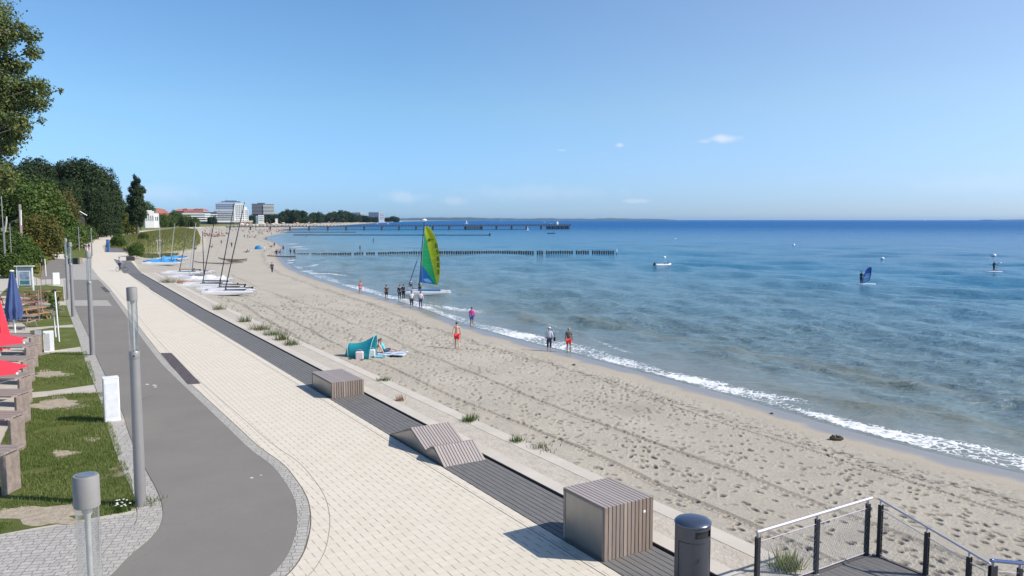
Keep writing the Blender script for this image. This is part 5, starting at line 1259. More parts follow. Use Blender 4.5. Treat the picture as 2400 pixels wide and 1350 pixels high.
tree_obj('lombardy_poplar', 'single tall slender poplar standing beside the promenade bend', 'tree', (p.x, p.y, 0), [(0, 0, 13.5, 1.9, 1.9, 8.5)] + [(random.uniform(-1, 1) * q_ * .75, random.uniform(-1, 1) * q_ * .6, 5.0 + 19.2 * f, q_ * .62, q_ * .62, 1.9 - .7 * f) for f, q_ in [(i / 40, float(np.interp(i / 40, [0, .2, .45, .7, .88, 1], [2.3, 3.7, 3.3, 2.6, 1.8, .9]))) for i in range(41)]] + [(-1.9, 0, 8, 1.5, 1.5, 2.5), (-2.4, 0, 7, 1.2, 1.2, 1.8), (2.1, 0, 9, 1.5, 1.5, 3.0)], 15000, .46, G_dark, (22, .55), 21)
p = AD(66, 515, 168)
tree_obj('broadleaf_tree', 'round-headed green broadleaf tree in front of the dark wood at the left', 'tree', (p.x, p.y, 0), crown_blobs(13.8, 15, 1.5, 34, 5, .45), 16000, .42, G_mid, (8, .35), 31)
p = AD(134, 515, 185)
tree_obj('autumn_tree', 'orange-brown autumn tree between the green tree and the house gable', 'tree', (p.x, p.y, 0), crown_blobs(13.2, 9.5, 2, 26, 6, .5), 9000, .42, G_mix, (8, .3), 32)
p = AD(86, 515, 128)
tree_obj('autumn_bush', 'rounded bush with yellow and orange leaf tips above the grassy bank', 'bush', (p.x, p.y, 0), crown_blobs(6.7, 7.5, .4, 24, 7, .45), 10000, .26, G_aut, (3.5, .18), 33)
p = AD(297, 515, 338)
tree_obj('yellowish_tree', 'yellowish green rounded tree just left of the slender poplar', 'tree', (p.x, p.y, 0), crown_blobs(12.2, 10, 1, 22, 8, .4), 6000, .5, G_yel, (7, .3), 34)
p = AD(122, 515, 150)
bush0 = tree_obj('bush', 'dark green bush right of the autumn bush by the pale beach path', 'bush', (p.x, p.y, 0), crown_blobs(5.0, 6.5, .2, 20, 9, .4), 6000, .30, G_mid, (2, .12), 35, 'bushes beside the promenade')
for i, (px, py, d, wf, lb) in enumerate([(10, 545, 118, 1.1, 'bush at the left edge under the signal mast'), (35, 560, 112, 1.0, 'bush left of the autumn bush on the grassy bank'), (60, 578, 104, .9, 'low bush on the bank directly above the notice board'), (150, 520, 172, 1.0, 'bush below the orange-brown tree'),
                   (148, 545, 165, .8, 'low bush left of the first distant lamp posts'), (185, 530, 215, 1.2, 'bush at the foot of the brown-roofed house'), (236, 500, 330, .95, 'big green bush left of the yellowish tree'), (262, 507, 330, .9, 'bush between the big green bush and the yellowish tree'),
                   (212, 508, 300, .8, 'bush behind the low concrete wall'), (282, 512, 345, .7, 'small bush in the gap below the yellowish tree'), (296, 480, 420, .8, 'small dark treetop left of the slender poplar'), (343, 481, 800, .8, 'small dark tree rising behind the white villa'),
                   (381, 505, 650, .7, 'dark bush between the white villa and the red-roofed house'), (412, 498, 720, .8, 'dark tree in front of the pink-roofed hotel'), (436, 508, 700, 1.0, 'wide bush at the foot of the pink-roofed hotel'), (456, 512, 700, .9, 'low bush where the hotel gardens meet the sand'), (398, 508, 690, .8, 'bush right of the red-roofed house'),
                   (272, 556, 192, .9, 'dark round shrub beside the blue information pillar'), (283, 563, 186, .6, 'yellow-green shrub at the tip of the dune grass'), (316, 573, 140, .28, 'little shrub alone in the dune grass'), (334, 548, 235, .3, 'low shrub at the foot of the slender poplar'), (275, 550, 225, .3, 'low shrub on the far side of the promenade curve'), (20, 600, 88, .7, 'low bush at the left edge behind the notice board')]):
    h = 5.0; top = AD(px, py, d).z
    put(bush0, px, 0, d, py, lb, 'bushes beside the promenade', wf if top > 3 else 1.0, i * 1.7, 5.0)
# ground cover on the bank, dune grass, lawn grass
def scatter_poly(pxpoly, n, seed, world=False):
    q = np.array([(A(x, y, 0).x, A(x, y, 0).y) for x, y in pxpoly]) if not world else np.array(pxpoly)
    rng = np.random.default_rng(seed); out = np.zeros((0, 2))
    while len(out) < n:
        p = rng.uniform(q.min(0), q.max(0), (n * 2, 2)); out = np.vstack([out, p[inside(p, q)]])
    return out[:n]
def blades(name, P2, z, hgt, wid, m, seed, label, cat, bend=.35):
    rng = np.random.default_rng(seed); n = len(P2); h = hgt * rng.uniform(.5, 1.3, n); a = rng.uniform(0, 6.28, n); dx = np.cos(a); dy = np.sin(a); w = wid * rng.uniform(.6, 1.3, n); l = rng.uniform(-1, 1, (n, 2)) * bend * h[:, None]
    b0 = np.column_stack([P2[:, 0] - dx * w / 2, P2[:, 1] - dy * w / 2, z - .02]); b1 = np.column_stack([P2[:, 0] + dx * w / 2, P2[:, 1] + dy * w / 2, z - .02]); tp_ = np.column_stack([P2 + l, z + h])
    V = np.stack([b0, b1, tp_], 1).reshape(-1, 3).astype(np.float32); me = bpy.data.meshes.new(name); me.vertices.add(3 * n); me.vertices.foreach_set('co', V.ravel()); me.loops.add(3 * n); me.loops.foreach_set('vertex_index', np.arange(3 * n, dtype=np.int32))
    me.polygons.add(n); me.polygons.foreach_set('loop_start', np.arange(0, 3 * n, 3, dtype=np.int32)); me.polygons.foreach_set('loop_total', np.full(n, 3, np.int32)); me.update(calc_edges=True); me.materials.append(m)
    return link(name, me, label=label, cat=cat, kind='stuff')
P2 = scatter_poly([(-40, 640), (-40, 560), (60, 575), (100, 585), (122, 598), (104, 622), (95, 640), (70, 650)], 9000, 71)
P3 = np.column_stack([P2, np.random.default_rng(1).uniform(.05, .75, len(P2)) * (.4 + vnoise(P2, .12, 5))])
gc = link('ground_cover', leaf_mesh('ground_cover', P3, .42, G_yel, 71), label='rough green and brown ground cover on the bank behind the notice board', cat='ground cover', kind='stuff')
P2 = scatter_poly([(120, 600), (108, 588), (150, 574), (190, 565), (235, 553), (330, 539), (300, 537), (200, 545), (140, 550), (100, 570)], 5000, 72)
P3 = np.column_stack([P2, np.random.default_rng(2).uniform(.05, .6, len(P2))])
link('roadside_scrub', leaf_mesh('roadside_scrub', P3, .5, leafmat('scrub', [(.06, .075, .02), (.12, .12, .035), (.17, .14, .06), (.24, .19, .10)]), 72), label='dry grassy scrub along the inland side of the promenade', cat='scrub', kind='stuff')
q = dune[inside(dune, dune) | True]; dpoly = [(p[0], p[1]) for p in dune]
P2 = scatter_poly(dpoly, 26000, 73, True); d1_, d2_, dd_ = fields(P2); z_ = base_height(d1_, d2_, dd_)
blades('dune_grass', P2, z_, .55, .16, leafmat('dune_blades', [(.11, .14, .028), (.16, .185, .042), (.22, .215, .075), (.32, .29, .15)], .4), 74, 'yellow-green dune grass between the promenade bend and the beach', 'dune grass')
ex = scatter_poly([(300, 590), (345, 598), (410, 590), (420, 583), (330, 589)], 1500, 76); d1_, d2_, dd_ = fields(ex); z_ = base_height(d1_, d2_, dd_)
blades('beach_grass', ex, z_, .5, .12, G_grass, 77, 'sparse straw-coloured beach grass at the lower fringe of the dune', 'beach grass')
for L_, n, sd in ((lawns[0], 30000, 81), (lawns[1], 9000, 82)):
    P2 = scatter_poly(L_, n, sd); keepm = vnoise(P2, .5, 9) + .5 * vnoise(P2, 2.2, 10) > .48; P2 = P2[keepm]
    for (px, py, wx, wy) in ((135, 947, 62, 14), (120, 877, 42, 8), (150, 1063, 30, 8), (95, 1205, 120, 22)):
        c = A(px, py, 0); e = A(px + wx, py, 0); f_ = A(px, py - wy, 0); P2 = P2[((P2[:, 0] - c.x) / (e.x - c.x)) ** 2 + ((P2[:, 1] - c.y) / (f_.y - c.y)) ** 2 > .8]
    blades('lawn_grass', P2, np.zeros(len(P2)), .085, .02, leafmat('lawn_blades', [(.065, .115, .022), (.12, .18, .038), (.19, .235, .07), (.36, .34, .16)], .35), sd, 'short grass blades of the ' + ('nearest' if sd == 81 else 'second') + ' lawn strip beside the sett path', 'grass')
def tuft(name, px, py, label, h=.35, n=90, m=None, w=.3, cat='plant', seed=0, ground=None, group='weeds along the concrete ledge'):
    p = ground if ground is not None else G(px, py); rng = np.random.default_rng(seed + int(px)); P = rng.normal(0, w * .28, (n, 2)); z = np.zeros(n)
    o = blades(name, P, z, h, .025, m or G_mid, seed + int(px), label, cat, .6); o.location = p; del o['kind']; o['group'] = group; return o
def zl(n): return -.02
for i, (px, py, h, w, n, lb) in enumerate([(514, 728, .5, .8, 160, 'farthest wispy weed tuft behind the concrete beam'), (575, 757, .5, .7, 160, 'weed tuft with upright stems between the two farthest clumps'), (610, 776, .45, 1.1, 260, 'broad low green weed clump in the middle of the strip'), (640, 788, .45, 1.0, 220, 'dense weed clump beside the boardwalk channel'),
         (662, 800, .6, .6, 180, 'tall-stemmed weed tuft before the nearest clump of the row'), (684, 812, .4, .7, 200, 'nearest clump of the weed row on the sand strip'), (393, 664, .6, 1.6, 260, 'green weed mat beside the brown tarpaulin heap')]):
    tuft('weed_tuft', px, py, lb, h, n, G_mid if i % 2 else G_grass, w, seed=i, ground=A(px, py, -.1))
for i, (px, py, h, w, n, lb, m) in enumerate([(898, 893, .18, .45, 110, 'small green plant on the ledge above the low box seat', G_mid), (1102, 988, .26, .45, 150, 'green plant growing over the ledge beside the lounger', G_mid), (1211, 1036, .2, .35, 100, 'tiny green plant at the ledge between lounger and cube', G_mid), (1268, 1052, .15, .7, 90, 'flat creeping plant on the sand by the ledge', G_grass),
         (1845, 1335, .34, .45, 260, 'yellow-green grass tuft behind the stair railing', leafmat('tuft_yellow', [(.16, .19, .03), (.26, .28, .06), (.36, .35, .12)], .45)), (938, 938, .25, .3, 60, 'dry reddish weed on the sand strip below the box seat', leafmat('dry_weed', [(.2, .1, .06), (.35, .2, .12), (.4, .25, .15)]))]):
    tuft('ledge_plant', px, py, lb, h, n, m, w, seed=20 + i, ground=A(px, py, -.05 if i < 5 else -.0))
# daisies at the lamp foot
r = thing('daisy_clump', A(284, 1196, 0), 'clump of white daisies at the foot of the lamp on the cobbles', 'flowers')
rng = np.random.default_rng(4); fl = MB()
for k in range(16):
    x, y, z = rng.normal(0, .13), rng.normal(0, .09), rng.uniform(.10, .24)
    fl.lathe([(.024, 0), (.026, .004), (.008, .009), (.001, .012)], 7, c=(x, y, z))
fl.build('blossoms', mat('daisy_white', (.85, .84, .78), .6), r); lf = blades('leaves', rng.normal(0, .1, (140, 2)), np.zeros(140), .16, .02, G_mid, 3, None, None, .6); lf.parent = r; del lf['kind']
lf = blades('edge_grass', rng.normal(0, .28, (260, 2)) * np.array([1, .5]), np.zeros(260), .16, .02, G_mid, 5, 'taller grass fringe round the foot of the lamp', 'grass', .6); lf.location = A(318, 1180, 0)
# stray seaweed lumps on the beach
for i, (px, py, s_, lb) in enumerate([(1960, 1031, .34, 'dark round seaweed lump lying at the edge of the wet sand'), (1345, 856, .16, 'small dark seaweed lump below the couple at the water'), (1808, 970, .12, 'tiny dark stone on the wet sand')]):
    p = G(px, py); mb = MB(); mb.ball((0, 0, s_ * .2), s_ * .6, 10, sc=(1.4, 1, .5)); mb.v = [(v[0] * (1 + .25 * math.sin(v[1] * 31 + 5 * i)), v[1] * (1 + .2 * math.cos(v[0] * 37)), v[2] * (1 + .3 * math.sin(v[0] * 41))) for v in mb.v]
    mb.build('seaweed_lump', mat('seaweed', (.05, .04, .025), .8, c2=(.10, .08, .05), scale=15), loc=p, label=lb, cat='seaweed')

# ============================================================ LEFT SIDE: CAFE GARDEN AND PATH FURNITURE
m_wht = mat('white_paint', (.78, .78, .78), .5, var=.04); m_greyw = mat('grey_wood', (.24, .185, .16), .75, c2=(.34, .28, .25), stretch=(1, 9, 1), scale=2); m_or = mat('orange_wood', (.42, .20, .08), .6, c2=(.52, .27, .12), stretch=(8, 1, 1), scale=2)
m_brw = mat('brown_wood', (.22, .10, .06), .6, c2=(.30, .15, .09), stretch=(8, 1, 1), scale=2); m_cheek = mat('aged_panel', (.20, .155, .13), .85, c2=(.30, .245, .21), bump=.3)
p = A(264, 988, 0)
r = thing('power_pillar', p, 'white rectangular power pillar standing on the sett edge behind the lamp', 'power pillar', R(32))
MB().box((0, .12, .71), (.46, .40, 1.42)).build('housing', m_wht, r, bevel=.03); MB().box((0, .12, 1.425), (.47, .41, .03)).build('lid', mat('white_lid', (.8, .8, .8), .4), r, bevel=.01)
MB().box((0, -.082, .72), (.36, .006, 1.1)).build('door', mat('white_door', (.74, .75, .77), .5), r)
# fixed wooden tables and benches with concrete cheeks, ends toward the lawn
def bench_unit(px, py, w, h, dpt, label, kind):
    p = A(px, py, 0); r = thing(kind, p, label, 'table' if 'table' in kind else 'bench', R(-2), group='fixed wooden benches and tables with concrete cheeks at the left edge')
    mb = MB()
    for k in range(4): mb.box((-w / 2 - .14, dpt * (k + .5) / 4, h), (w, dpt / 4 - .014, .045))
    mb.build('top', m_greyw, r); MB().box((-.06, dpt * .36, (h - .02) / 2), (.08, dpt * .6, h - .03)).build('cheek', m_cheek, r, bevel=.008); MB().box((-w + .3, dpt / 2, (h - .02) / 2), (.10, dpt * .9, h - .03)).build('cheek', m_cheek, r, bevel=.008)
    MB().box((-w / 2 - .1, dpt - .05, h - .10), (w - .4, .03, .14)).build('apron', m_greyw, r)
for a in [(9, 1166, 2.2, .95, 1.0, 'wooden bench lowest at the left edge with a concrete cheek toward the lawn', 'garden_bench'), (27, 1068, 2.2, 1.0, 1.0, 'wooden garden table above the lowest bench at the left edge', 'garden_table'), (40, 1000, 2.3, .95, 1.1, 'wooden garden bench beside the bare soil patch', 'garden_bench'),
          (47, 955, 2.4, 1.0, 1.1, 'wooden garden table in front of the lower open red parasol', 'garden_table'), (54, 903, 2.4, .95, 1.2, 'wooden garden bench below the upper open red parasol', 'garden_bench'), (62, 868, 2.6, 1.0, 1.3, 'wooden garden table between the red parasols and the white cabinets', 'garden_table'), (72, 838, 2.8, .95, 1.4, 'wooden garden bench right behind the upper red parasol tip', 'garden_bench')]: bench_unit(*a)
m_red = mat('red_parasol', (.74, .045, .075), .75, var=.05, transl=.2)
def open_parasol(loc, label, rad=1.7, top=2.65, rz=0):
    r = thing('parasol', loc, label, 'parasol', rz); n = 8; rim = [(math.cos(2 * math.pi * k / n) * rad, math.sin(2 * math.pi * k / n) * rad, top - .62) for k in range(n)]
    mb = MB(); mb.v = [(0, 0, top)] + rim + [((rim[k][0] + rim[(k + 1) % n][0]) * .47, (rim[k][1] + rim[(k + 1) % n][1]) * .47, top - .60) for k in range(n)] + [(q[0] * 1.0, q[1] * 1.0, q[2] - .14) for q in rim]
    for k in range(n):
        k2 = (k + 1) % n; mb.f += [(0, 1 + k, 1 + n + k), (0, 1 + n + k, 1 + k2)]; mb.m += [0, 0]
    mb.v = mb.v[:1 + 2 * n]; mb.build('canopy', m_red, r).modifiers.new('t', 'SOLIDIFY').thickness = .006
    MB().tube([(0, 0, 0), (0, 0, top + .05)], .022, 8).build('pole', m_wht, r)
    mb = MB(); [mb.tube([(0, 0, top - .02), tuple(Vector(q) - Vector((0, 0, .02)))], .008, 4) for q in rim]; mb.build('ribs', m_mastw, r)
    MB().ball((rad, 0, top - .62), .04, 8).build('rib_tip', m_wht, r)
p = A(47, 806, 2.1); open_parasol(Vector((p.x - 1.72, p.y, 0)), 'upper of the two open red parasols cut off by the left edge', 1.75, 2.72, R(6))
p = A(42, 874, 2.1); open_parasol(Vector((p.x - 1.7, p.y, 0)), 'lower of the two open red parasols cut off by the left edge', 1.75, 2.72, R(-4))
def closed_parasol(loc, label, m, h, zl_, rmax, tie=True):
    r = thing('parasol', loc, label, 'parasol'); mb = MB(); n = 32; secs = []
    for f in [0, .08, .2, .35, .5, .65, .8, .92, 1.0]:
        z = h - (h - zl_) * f; rad = rmax * (.16 + .84 * min(1, f * 1.25) ** .8) * (1 if f < .9 else .86); secs.append([(rad * (1 + .16 * math.sin(8 * t + f * 2)) * math.cos(t), rad * (1 + .16 * math.sin(8 * t + f * 2)) * math.sin(t), z - .10 * math.cos(8 * t) * f) for t in [2 * math.pi * k / n for k in range(n)]])
    mb.loft(secs); mb.build('canopy', m, r, smooth=True); MB().tube([(0, 0, 0), (0, 0, zl_ + .3)], .045, 10).build('pole', m_wht, r)
    MB().ball((0, 0, h), .12, 10, sc=(1, 1, .5)).build('finial', m_wht, r)
    if tie: MB().tube([(rmax * 1.12 * math.cos(t), rmax * 1.12 * math.sin(t), zl_ + .5) for t in [2 * math.pi * k / 16 for k in range(17)]], .03, 5).build('tie', m_wht, r)
closed_parasol(A(36, 787, 0), 'tall folded navy blue parasol on a white pole in front of the notice board', mat('navy_parasol', (.045, .075, .20), .8, c2=(.06, .10, .25), scale=2), 3.65, .95, .40, False)
closed_parasol(A(1, 845, 0), 'folded red parasol with a white tie at the left edge above the open ones', m_red, 3.0, .55, .42)
# cabinets
def cab(name, px0, px1, pyb, h, dpt, m, label, extra=None):
    a = A(px0, pyb, 0); b_ = A(px1, pyb, 0); w = (b_ - a).length; w *= .92; r = thing(name, (a + b_) / 2, label, 'cabinet', R(31))
    MB().box((0, dpt / 2, h / 2), (w, dpt, h)).build('housing', m, r, bevel=.01)
    if extra: extra(r, w, h)
    return r
cab('white_cabinet', 104, 127, 825, 1.0, .55, m_wht, 'plain white metal cabinet on the grass beside the twin poles', lambda r, w, h: MB().box((-w * .15, -.006, h * .5), (w * .5, .01, h * .85)).build('vent_panel', mat('vent_grey', (.45, .45, .46), .6), r))
cab('grey_cabinet', 84, 99, 830, 1.15, .4, mat('cabinet_grey', (.36, .37, .39), .5), 'tall grey distribution cabinet with a pale front plate', lambda r, w, h: MB().box((.02, -.006, h * .42), (w * .6, .01, h * .7)).build('front_plate', m_wht, r))
cab('menu_board', 66, 80, 822, .85, .1, m_wht, 'low white menu board left of the grey cabinet', lambda r, w, h: MB().box((0, -.006, h * .6), (w * .7, .01, h * .5)).build('print_area', mat('board_print', (.35, .55, .55), .5, c2=(.7, .75, .75), scale=12), r))
cab('white_notice_panel', 125, 140, 667, 1.2, .12, m_wht, 'blank white upright panel at the start of the meeting lawn', lambda r, w, h: MB().box((0, -.006, h * .5), (w * .9, .01, h * .94)).build('panel_face', mat('panel_white2', (.82, .82, .80), .6), r))
# notice board
p = A(60, 684, 0); r = thing('notice_board', p, 'white-framed notice board with a glass display on a post above the meeting lawn', 'notice board', R(10))
fb = MB(); 
for (x, z, w, h_) in ((-.62, 1.35, .10, 1.9), (.62, 1.35, .10, 1.9)): fb.box((x, 0, z), (w, .14, h_)); 
fb.build('frame_side', m_wht, r)
MB().box((0, -.02, 2.33), (1.62, .34, .07)).build('roof', m_wht, r, bevel=.01)
MB().box((0, 0, 1.35), (1.14, .05, 1.7)).build('back_plate', mat('board_grey', (.32, .36, .42), .5), r)
dsp = MB().box((0, -.05, 1.25), (.98, .04, 1.30)).build('display_frame', m_wht, r)
MB().box((0, -.073, 1.47), (.80, .01, .72)).build('poster', mat('poster_blue', (.10, .16, .30), .2, c2=(.40, .48, .58), scale=3.5), dsp); MB().box((0, -.073, .86), (.80, .01, .38)).build('poster', mat('poster_green', (.03, .16, .17), .2, c2=(.08, .28, .28), scale=5), dsp)
MB().box((.66, 0, .35), (.10, .12, .9)).build('post', m_wht, r); MB().box((-.66, 0, .35), (.10, .12, .9)).build('post', m_wht, r)
# twin white poles and sapling
for (px, py, h, lb) in ((139, 801, 2.75, 'taller right-hand white pole beside the sapling'), (131, 790, 1.75, 'shorter left-hand white pole beside the sapling')):
    r = thing('white_pole', A(px, py, 0), lb, 'pole'); MB().tube([(0, 0, 0), (-.10, 0, h)], .035, 8).build('shaft', m_wht, r); 
    if h > 2: MB().box((-.1, 0, h + .02), (.16, .16, .08)).build('pole_cap', mat('dark_cap', (.05, .05, .05), .6), r)
p = A(127, 795, 0); tree_obj('sapling', 'young staked sapling with a sparse leafy top beside the white poles', 'tree', p, [(0, 0, 2.35, .45, .45, .4), (.1, 0, 1.9, .3, .3, .35)], 220, .12, G_mid, (2.3, .02), 51)
# picnic tables in the garden
def picnic(px, py, m, rz, label):
    r = thing('picnic_table', A(px, py, 0), label, 'picnic table', rz, 'wooden picnic tables in the café garden')
    t_ = MB(); [t_.box((0, -.30 + .15 * k, .75), (1.9, .135, .035)) for k in range(5)]; t_.build('tabletop', m, r)
    for y in (-.72, .72):
        s_ = MB(); [s_.box((0, y - .07 + .14 * k, .45), (1.9, .125, .035)) for k in range(2)]; s_.build('seat', m, r)
    for x in (-.65, .65): MB().tube([(x, -.75, 0), (x, -.25, .73)], .035, 4).tube([(x, .75, 0), (x, .25, .73)], .035, 4).box((x, 0, .42), (.05, 1.6, .07)).box((x, 0, .70), (.05, .7, .06)).build('leg_frame', m, r)
    return r
for a in [(72, 750, m_or, 1.35, 'bright orange wooden picnic table in the middle of the café garden'), (84, 704, m_brw, .1, 'brown picnic table at the back of the garden under the notice board'), (108, 722, m_brw, .3, 'dark red-brown picnic table left of the sapling'), (50, 724, m_or, .5, 'orange picnic table behind the folded navy parasol'),
          (20, 715, m_brw, .2, 'brown picnic table at the left edge of the garden'), (104, 744, m_greyw, .15, 'grey weathered picnic table nearest the lawn path'), (14, 758, m_greyw, .2, 'grey picnic table between the red and the navy parasol'), (46, 770, m_greyw, .1, 'grey weathered picnic table at the foot of the navy parasol'), (112, 705, m_or, -.2, 'small orange-brown picnic table at the far right of the garden'), (62, 733, m_brw, .8, 'brown picnic table squeezed between the two orange ones')]: picnic(a[0], a[1], a[2], a[3], a[4])
sheet('gravel', poly([(-60, 700), (128, 700), (125, 768), (70, 780), (60, 840), (-60, 900)]), -.003, m_strip_sand, .2)
for i, (px, py, h) in enumerate([(92, 752, 2.0), (98, 747, 2.2)]):
    r = thing('garden_post', A(px, py, 0), ('thin wooden post' if i else 'second thin wooden post') + ' standing among the café tables', 'post'); MB().tube([(0, 0, 0), (.02, 0, h)], .03, 6).build('shaft', m_greyw, r)
# low fence and white strip posts by the side path
r = thing('garden_fence', A(98, 672, 0), 'low thin wire fence behind the meeting lawn', 'fence'); o0 = A(98, 672, 0)
for px in (86, 97, 108, 122): q = A(px, 669, 0) - o0; MB().tube([q, q + Vector((0, 0, .8))], .03, 5).build('post', m_greyw, r)
mb = MB(); [mb.tube([A(84, 669, 0) - o0 + Vector((0, 0, z)), A(126, 667, 0) - o0 + Vector((0, 0, z))], .008, 3) for z in (.25, .5, .75)]; mb.build('wires', m_cable, r)
for px, py, h, lb, m in ((108, 647, 2.0, 'slim white marker post on the side path', m_wht), (97, 656, 1.8, 'short brown post at the left of the side path', m_brw), (100, 646, 1.9, 'grey post with a small dark box beside the bank', m_greyw)):
    r = thing('marker_post', A(px, py, 0), lb, 'post'); MB().tube([(0, 0, 0), (-.05, 0, h)], .05, 7).build('shaft', m, r)
    if m is m_greyw: MB().box((0, -.06, 1.4), (.25, .1, .4)).build('box', m_railpost, r)
# wayside bench wall, info pillar, pots
p = A(165, 620, 0); r = thing('hedge_planter', p, 'dark green low hedge box with a pale end block on the wayside lawn', 'planter', 0)
MB().box((.1, .8, .45), (1.5, .7, .9)).build('hedge', mat('hedge_dark', (.010, .03, .018), .9, c2=(.03, .06, .03), scale=6, bump=1), r, bevel=.05); MB().box((1.0, .8, .48), (.3, .8, 1.0)).build('end_block', m_cheek, r, bevel=.02)
m_bl2 = mat('pillar_blue', (.05, .20, .50), .4, var=.08)
r = thing('info_pillar', A(253.5, 590, 0), 'bright blue double information pillar on the edge of the far deck', 'information pillar'); MB().box((-.15, 0, 1.2), (.28, .2, 2.4)).box((.17, .05, 1.25), (.18, .2, 2.5)).box((-.02, .03, 2.35), (.6, .24, .26)).build('body', m_bl2, r, bevel=.02); MB().box((-.15, -.11, 1.5), (.2, .01, 1.1)).build('sign_face', mat('sign_navy', (.02, .06, .25), .3), r); MB().box((0, 0, .06), (.7, .4, .12)).build('foot', m_cheek, r)
gp = 'plant pots lined up along the promenade edge'
pot0 = None
for i, (px, py) in enumerate([(205, 562), (197, 563), (211, 560), (217, 558)]):
    lb = ['dark round potted plant, second from the left of the row by the promenade', 'leftmost dark potted plant of the row by the promenade', 'dark potted plant, third from the left of the row by the promenade', 'rightmost and largest dark potted plant of the row by the promenade'][i]
    if pot0 is None:
        pot0 = tree_obj('potted_plant', lb, 'potted plant', A(px, py, 0), [(0, 0, 1.1, .6, .6, .5)], 260, .22, G_dark, None, 61, gp); MB().lathe([(.35, 0), (.5, .7)], 12).build('pot', mat('pot_dark', (.04, .035, .035), .7), pot0)
    else: dup(pot0, A(px, py, 0), 0, lb, gp)
r = thing('concrete_wall', A(222, 540, 0), 'low pale concrete wall at the foot of the wood beyond the walkers', 'wall'); MB().box((0, 0, 1.1), (10, .8, 2.4)).build('wall_block', m_slab, r, bevel=.05)
r.location = AD(230, 520, 400).xy.to_3d(); r.children[0].scale = (1.5, 1, .9)
# signal mast, arm lamps at the left edge (dark clearing)
for (px, dist, h, lb) in ((6, 100, 9.5, 'slim bare mast at the left edge in front of the dark wood'), (48, 118, 8.8, 'squared wooden column rising behind the autumn bush')):
    p = AD(px, 515, dist); r = thing('mast', (p.x, p.y, 0), lb, 'mast'); MB().tube([(0, 0, 0), (0, 0, h)], .06 if px < 20 else .22, 8 if px < 20 else 4).build('shaft', m_greyw if px > 20 else m_post, r)
p = AD(22, 515, 98); r = thing('arm_lamp', (p.x, p.y, 0), 'thin metal lamp arm bent to the right in the dark clearing', 'lamp'); MB().tube([(0, 0, 0), (0, 0, 6.0), (.3, 0, 6.3), (1.4, 0, 6.6)], .05, 6).build('arm', m_post, r); MB().tube([(1.42, 0, 5.8), (1.5, 0, 7.7)], .07, 6).build('light_tube', m_wht, r)
p = AD(8, 515, 96); r = thing('wooden_sculpture', (p.x, p.y, 0), 'pale grey angular wooden sculpture on a post at the left edge', 'sculpture'); MB().tube([(0, 0, 0), (0, 0, 5.2)], .06, 6).build('post', m_post, r); MB().loft([[(-.35, 0, 5.1), (-.35, .2, 5.1), (-.35, .2, 5.45), (-.35, 0, 5.45)], [(.1, 0, 5.0), (.1, .2, 5.0), (.1, .2, 5.7), (.1, 0, 5.7)], [(.35, 0, 6.3), (.35, .2, 6.3), (.35, .2, 6.9), (.35, 0, 6.9)]]).build('figure', mat('driftwood', (.42, .40, .37), .8), r)
# white ball lamp on a grey pole
p = AD(130, 515, 150); r = thing('ball_lamp', (p.x, p.y, 0), 'grey lamp post with a small white head in front of the bushes', 'street lamp'); MB().tube([(0, 0, 0), (-.2, 0, 3.6)], .06, 7).build('post', m_post, r); MB().lathe([(.05, 3.6), (.14, 3.8), (.12, 4.3), (.02, 4.4)], 10, c=(-.2, 0, 0)).build('head', m_wht, r)
# posts on the dune edge
p = G(370, 601); r = thing('dune_post', p, 'tall pale wooden post with a short crossbar beside the blue catamarans', 'post'); MB().tube([(0, 0, 0), (0, 0, 3.3)], .07, 7).build('shaft', mat('pale_post', (.50, .44, .36), .7), r); MB().tube([(0, 0, 3.1), (-.25, 0, 3.25)], .1, 6).tube([(0, 0, 3.3), (.9, .1, 3.05)], .05, 5).build('crossbar', mat('pale_post', (.5, .4, .3), .7), r)
# cyclist
def bicycle(loc, rz, label):
    r = thing('bicycle', loc, label, 'bicycle', rz); mk = mat('bike_black', (.03, .03, .04), .4)
    for x in (-.46, .46):
        w_ = MB().tube([(x + .25 * math.cos(t), 0, .27 + .25 * math.sin(t)) for t in [2 * math.pi * k / 24 for k in range(25)]], .022, 6).build('wheel', mk, r); s_ = MB(); [s_.tube([(x, 0, .27), (x + .24 * math.cos(t), 0, .27 + .24 * math.sin(t))], .003, 3) for t in [k * .63 for k in range(10)]]; s_.build('spokes', m_cable, w_)
    MB().tube([(-.46, 0, .27), (-.1, 0, .28), (.33, 0, .62), (.36, 0, .9)], .025, 6).tube([(.46, 0, .27), (.33, 0, .62)], .02, 6).tube([(-.1, 0, .28), (-.22, 0, .85)], .02, 6).tube([(-.46, 0, .27), (-.18, 0, .6)], .012, 5).build('frame', mk, r)
    MB().tube([(.36, -.25, .93), (.36, .25, .93)], .015, 5).build('handlebar', mk, r); MB().box((-.23, 0, .88), (.26, .12, .05)).build('saddle', mk, r, bevel=.02); return r
bicycle(A(286, 636, 0), R(15), 'small-wheeled black bicycle standing on the promenade beside the deck field')
person('cyclist in a grey-blue hooded jacket standing astride the small bicycle', A(281, 635, 0), R(-70), pose(wL=(-.2, .35, 1.05), eL=(-.25, .1, 1.15), wR=(.2, .35, 1.05), eR=(.25, .1, 1.15)), 1.78, cloth('grey_blue_jacket', (.20, .25, .38), (.35, .40, .52), 5), pk_navy, hair=(.03, .02, .03), sleeves='long', legs='long')
person('dark-clothed person, left one of the couple walking far up the promenade', A(226, 562, 0), 0, WALK, 1.8, pk_black, pk_black, hair=(.02, .02, .02), sleeves='long', legs='long', hands=False)
person('dark-clothed person, right one of the couple walking far up the promenade', A(231, 562, 0), .1, WALK, 1.8, pk_black, pk_navy, hair=(.02, .02, .02), sleeves='long', legs='long', hands=False)
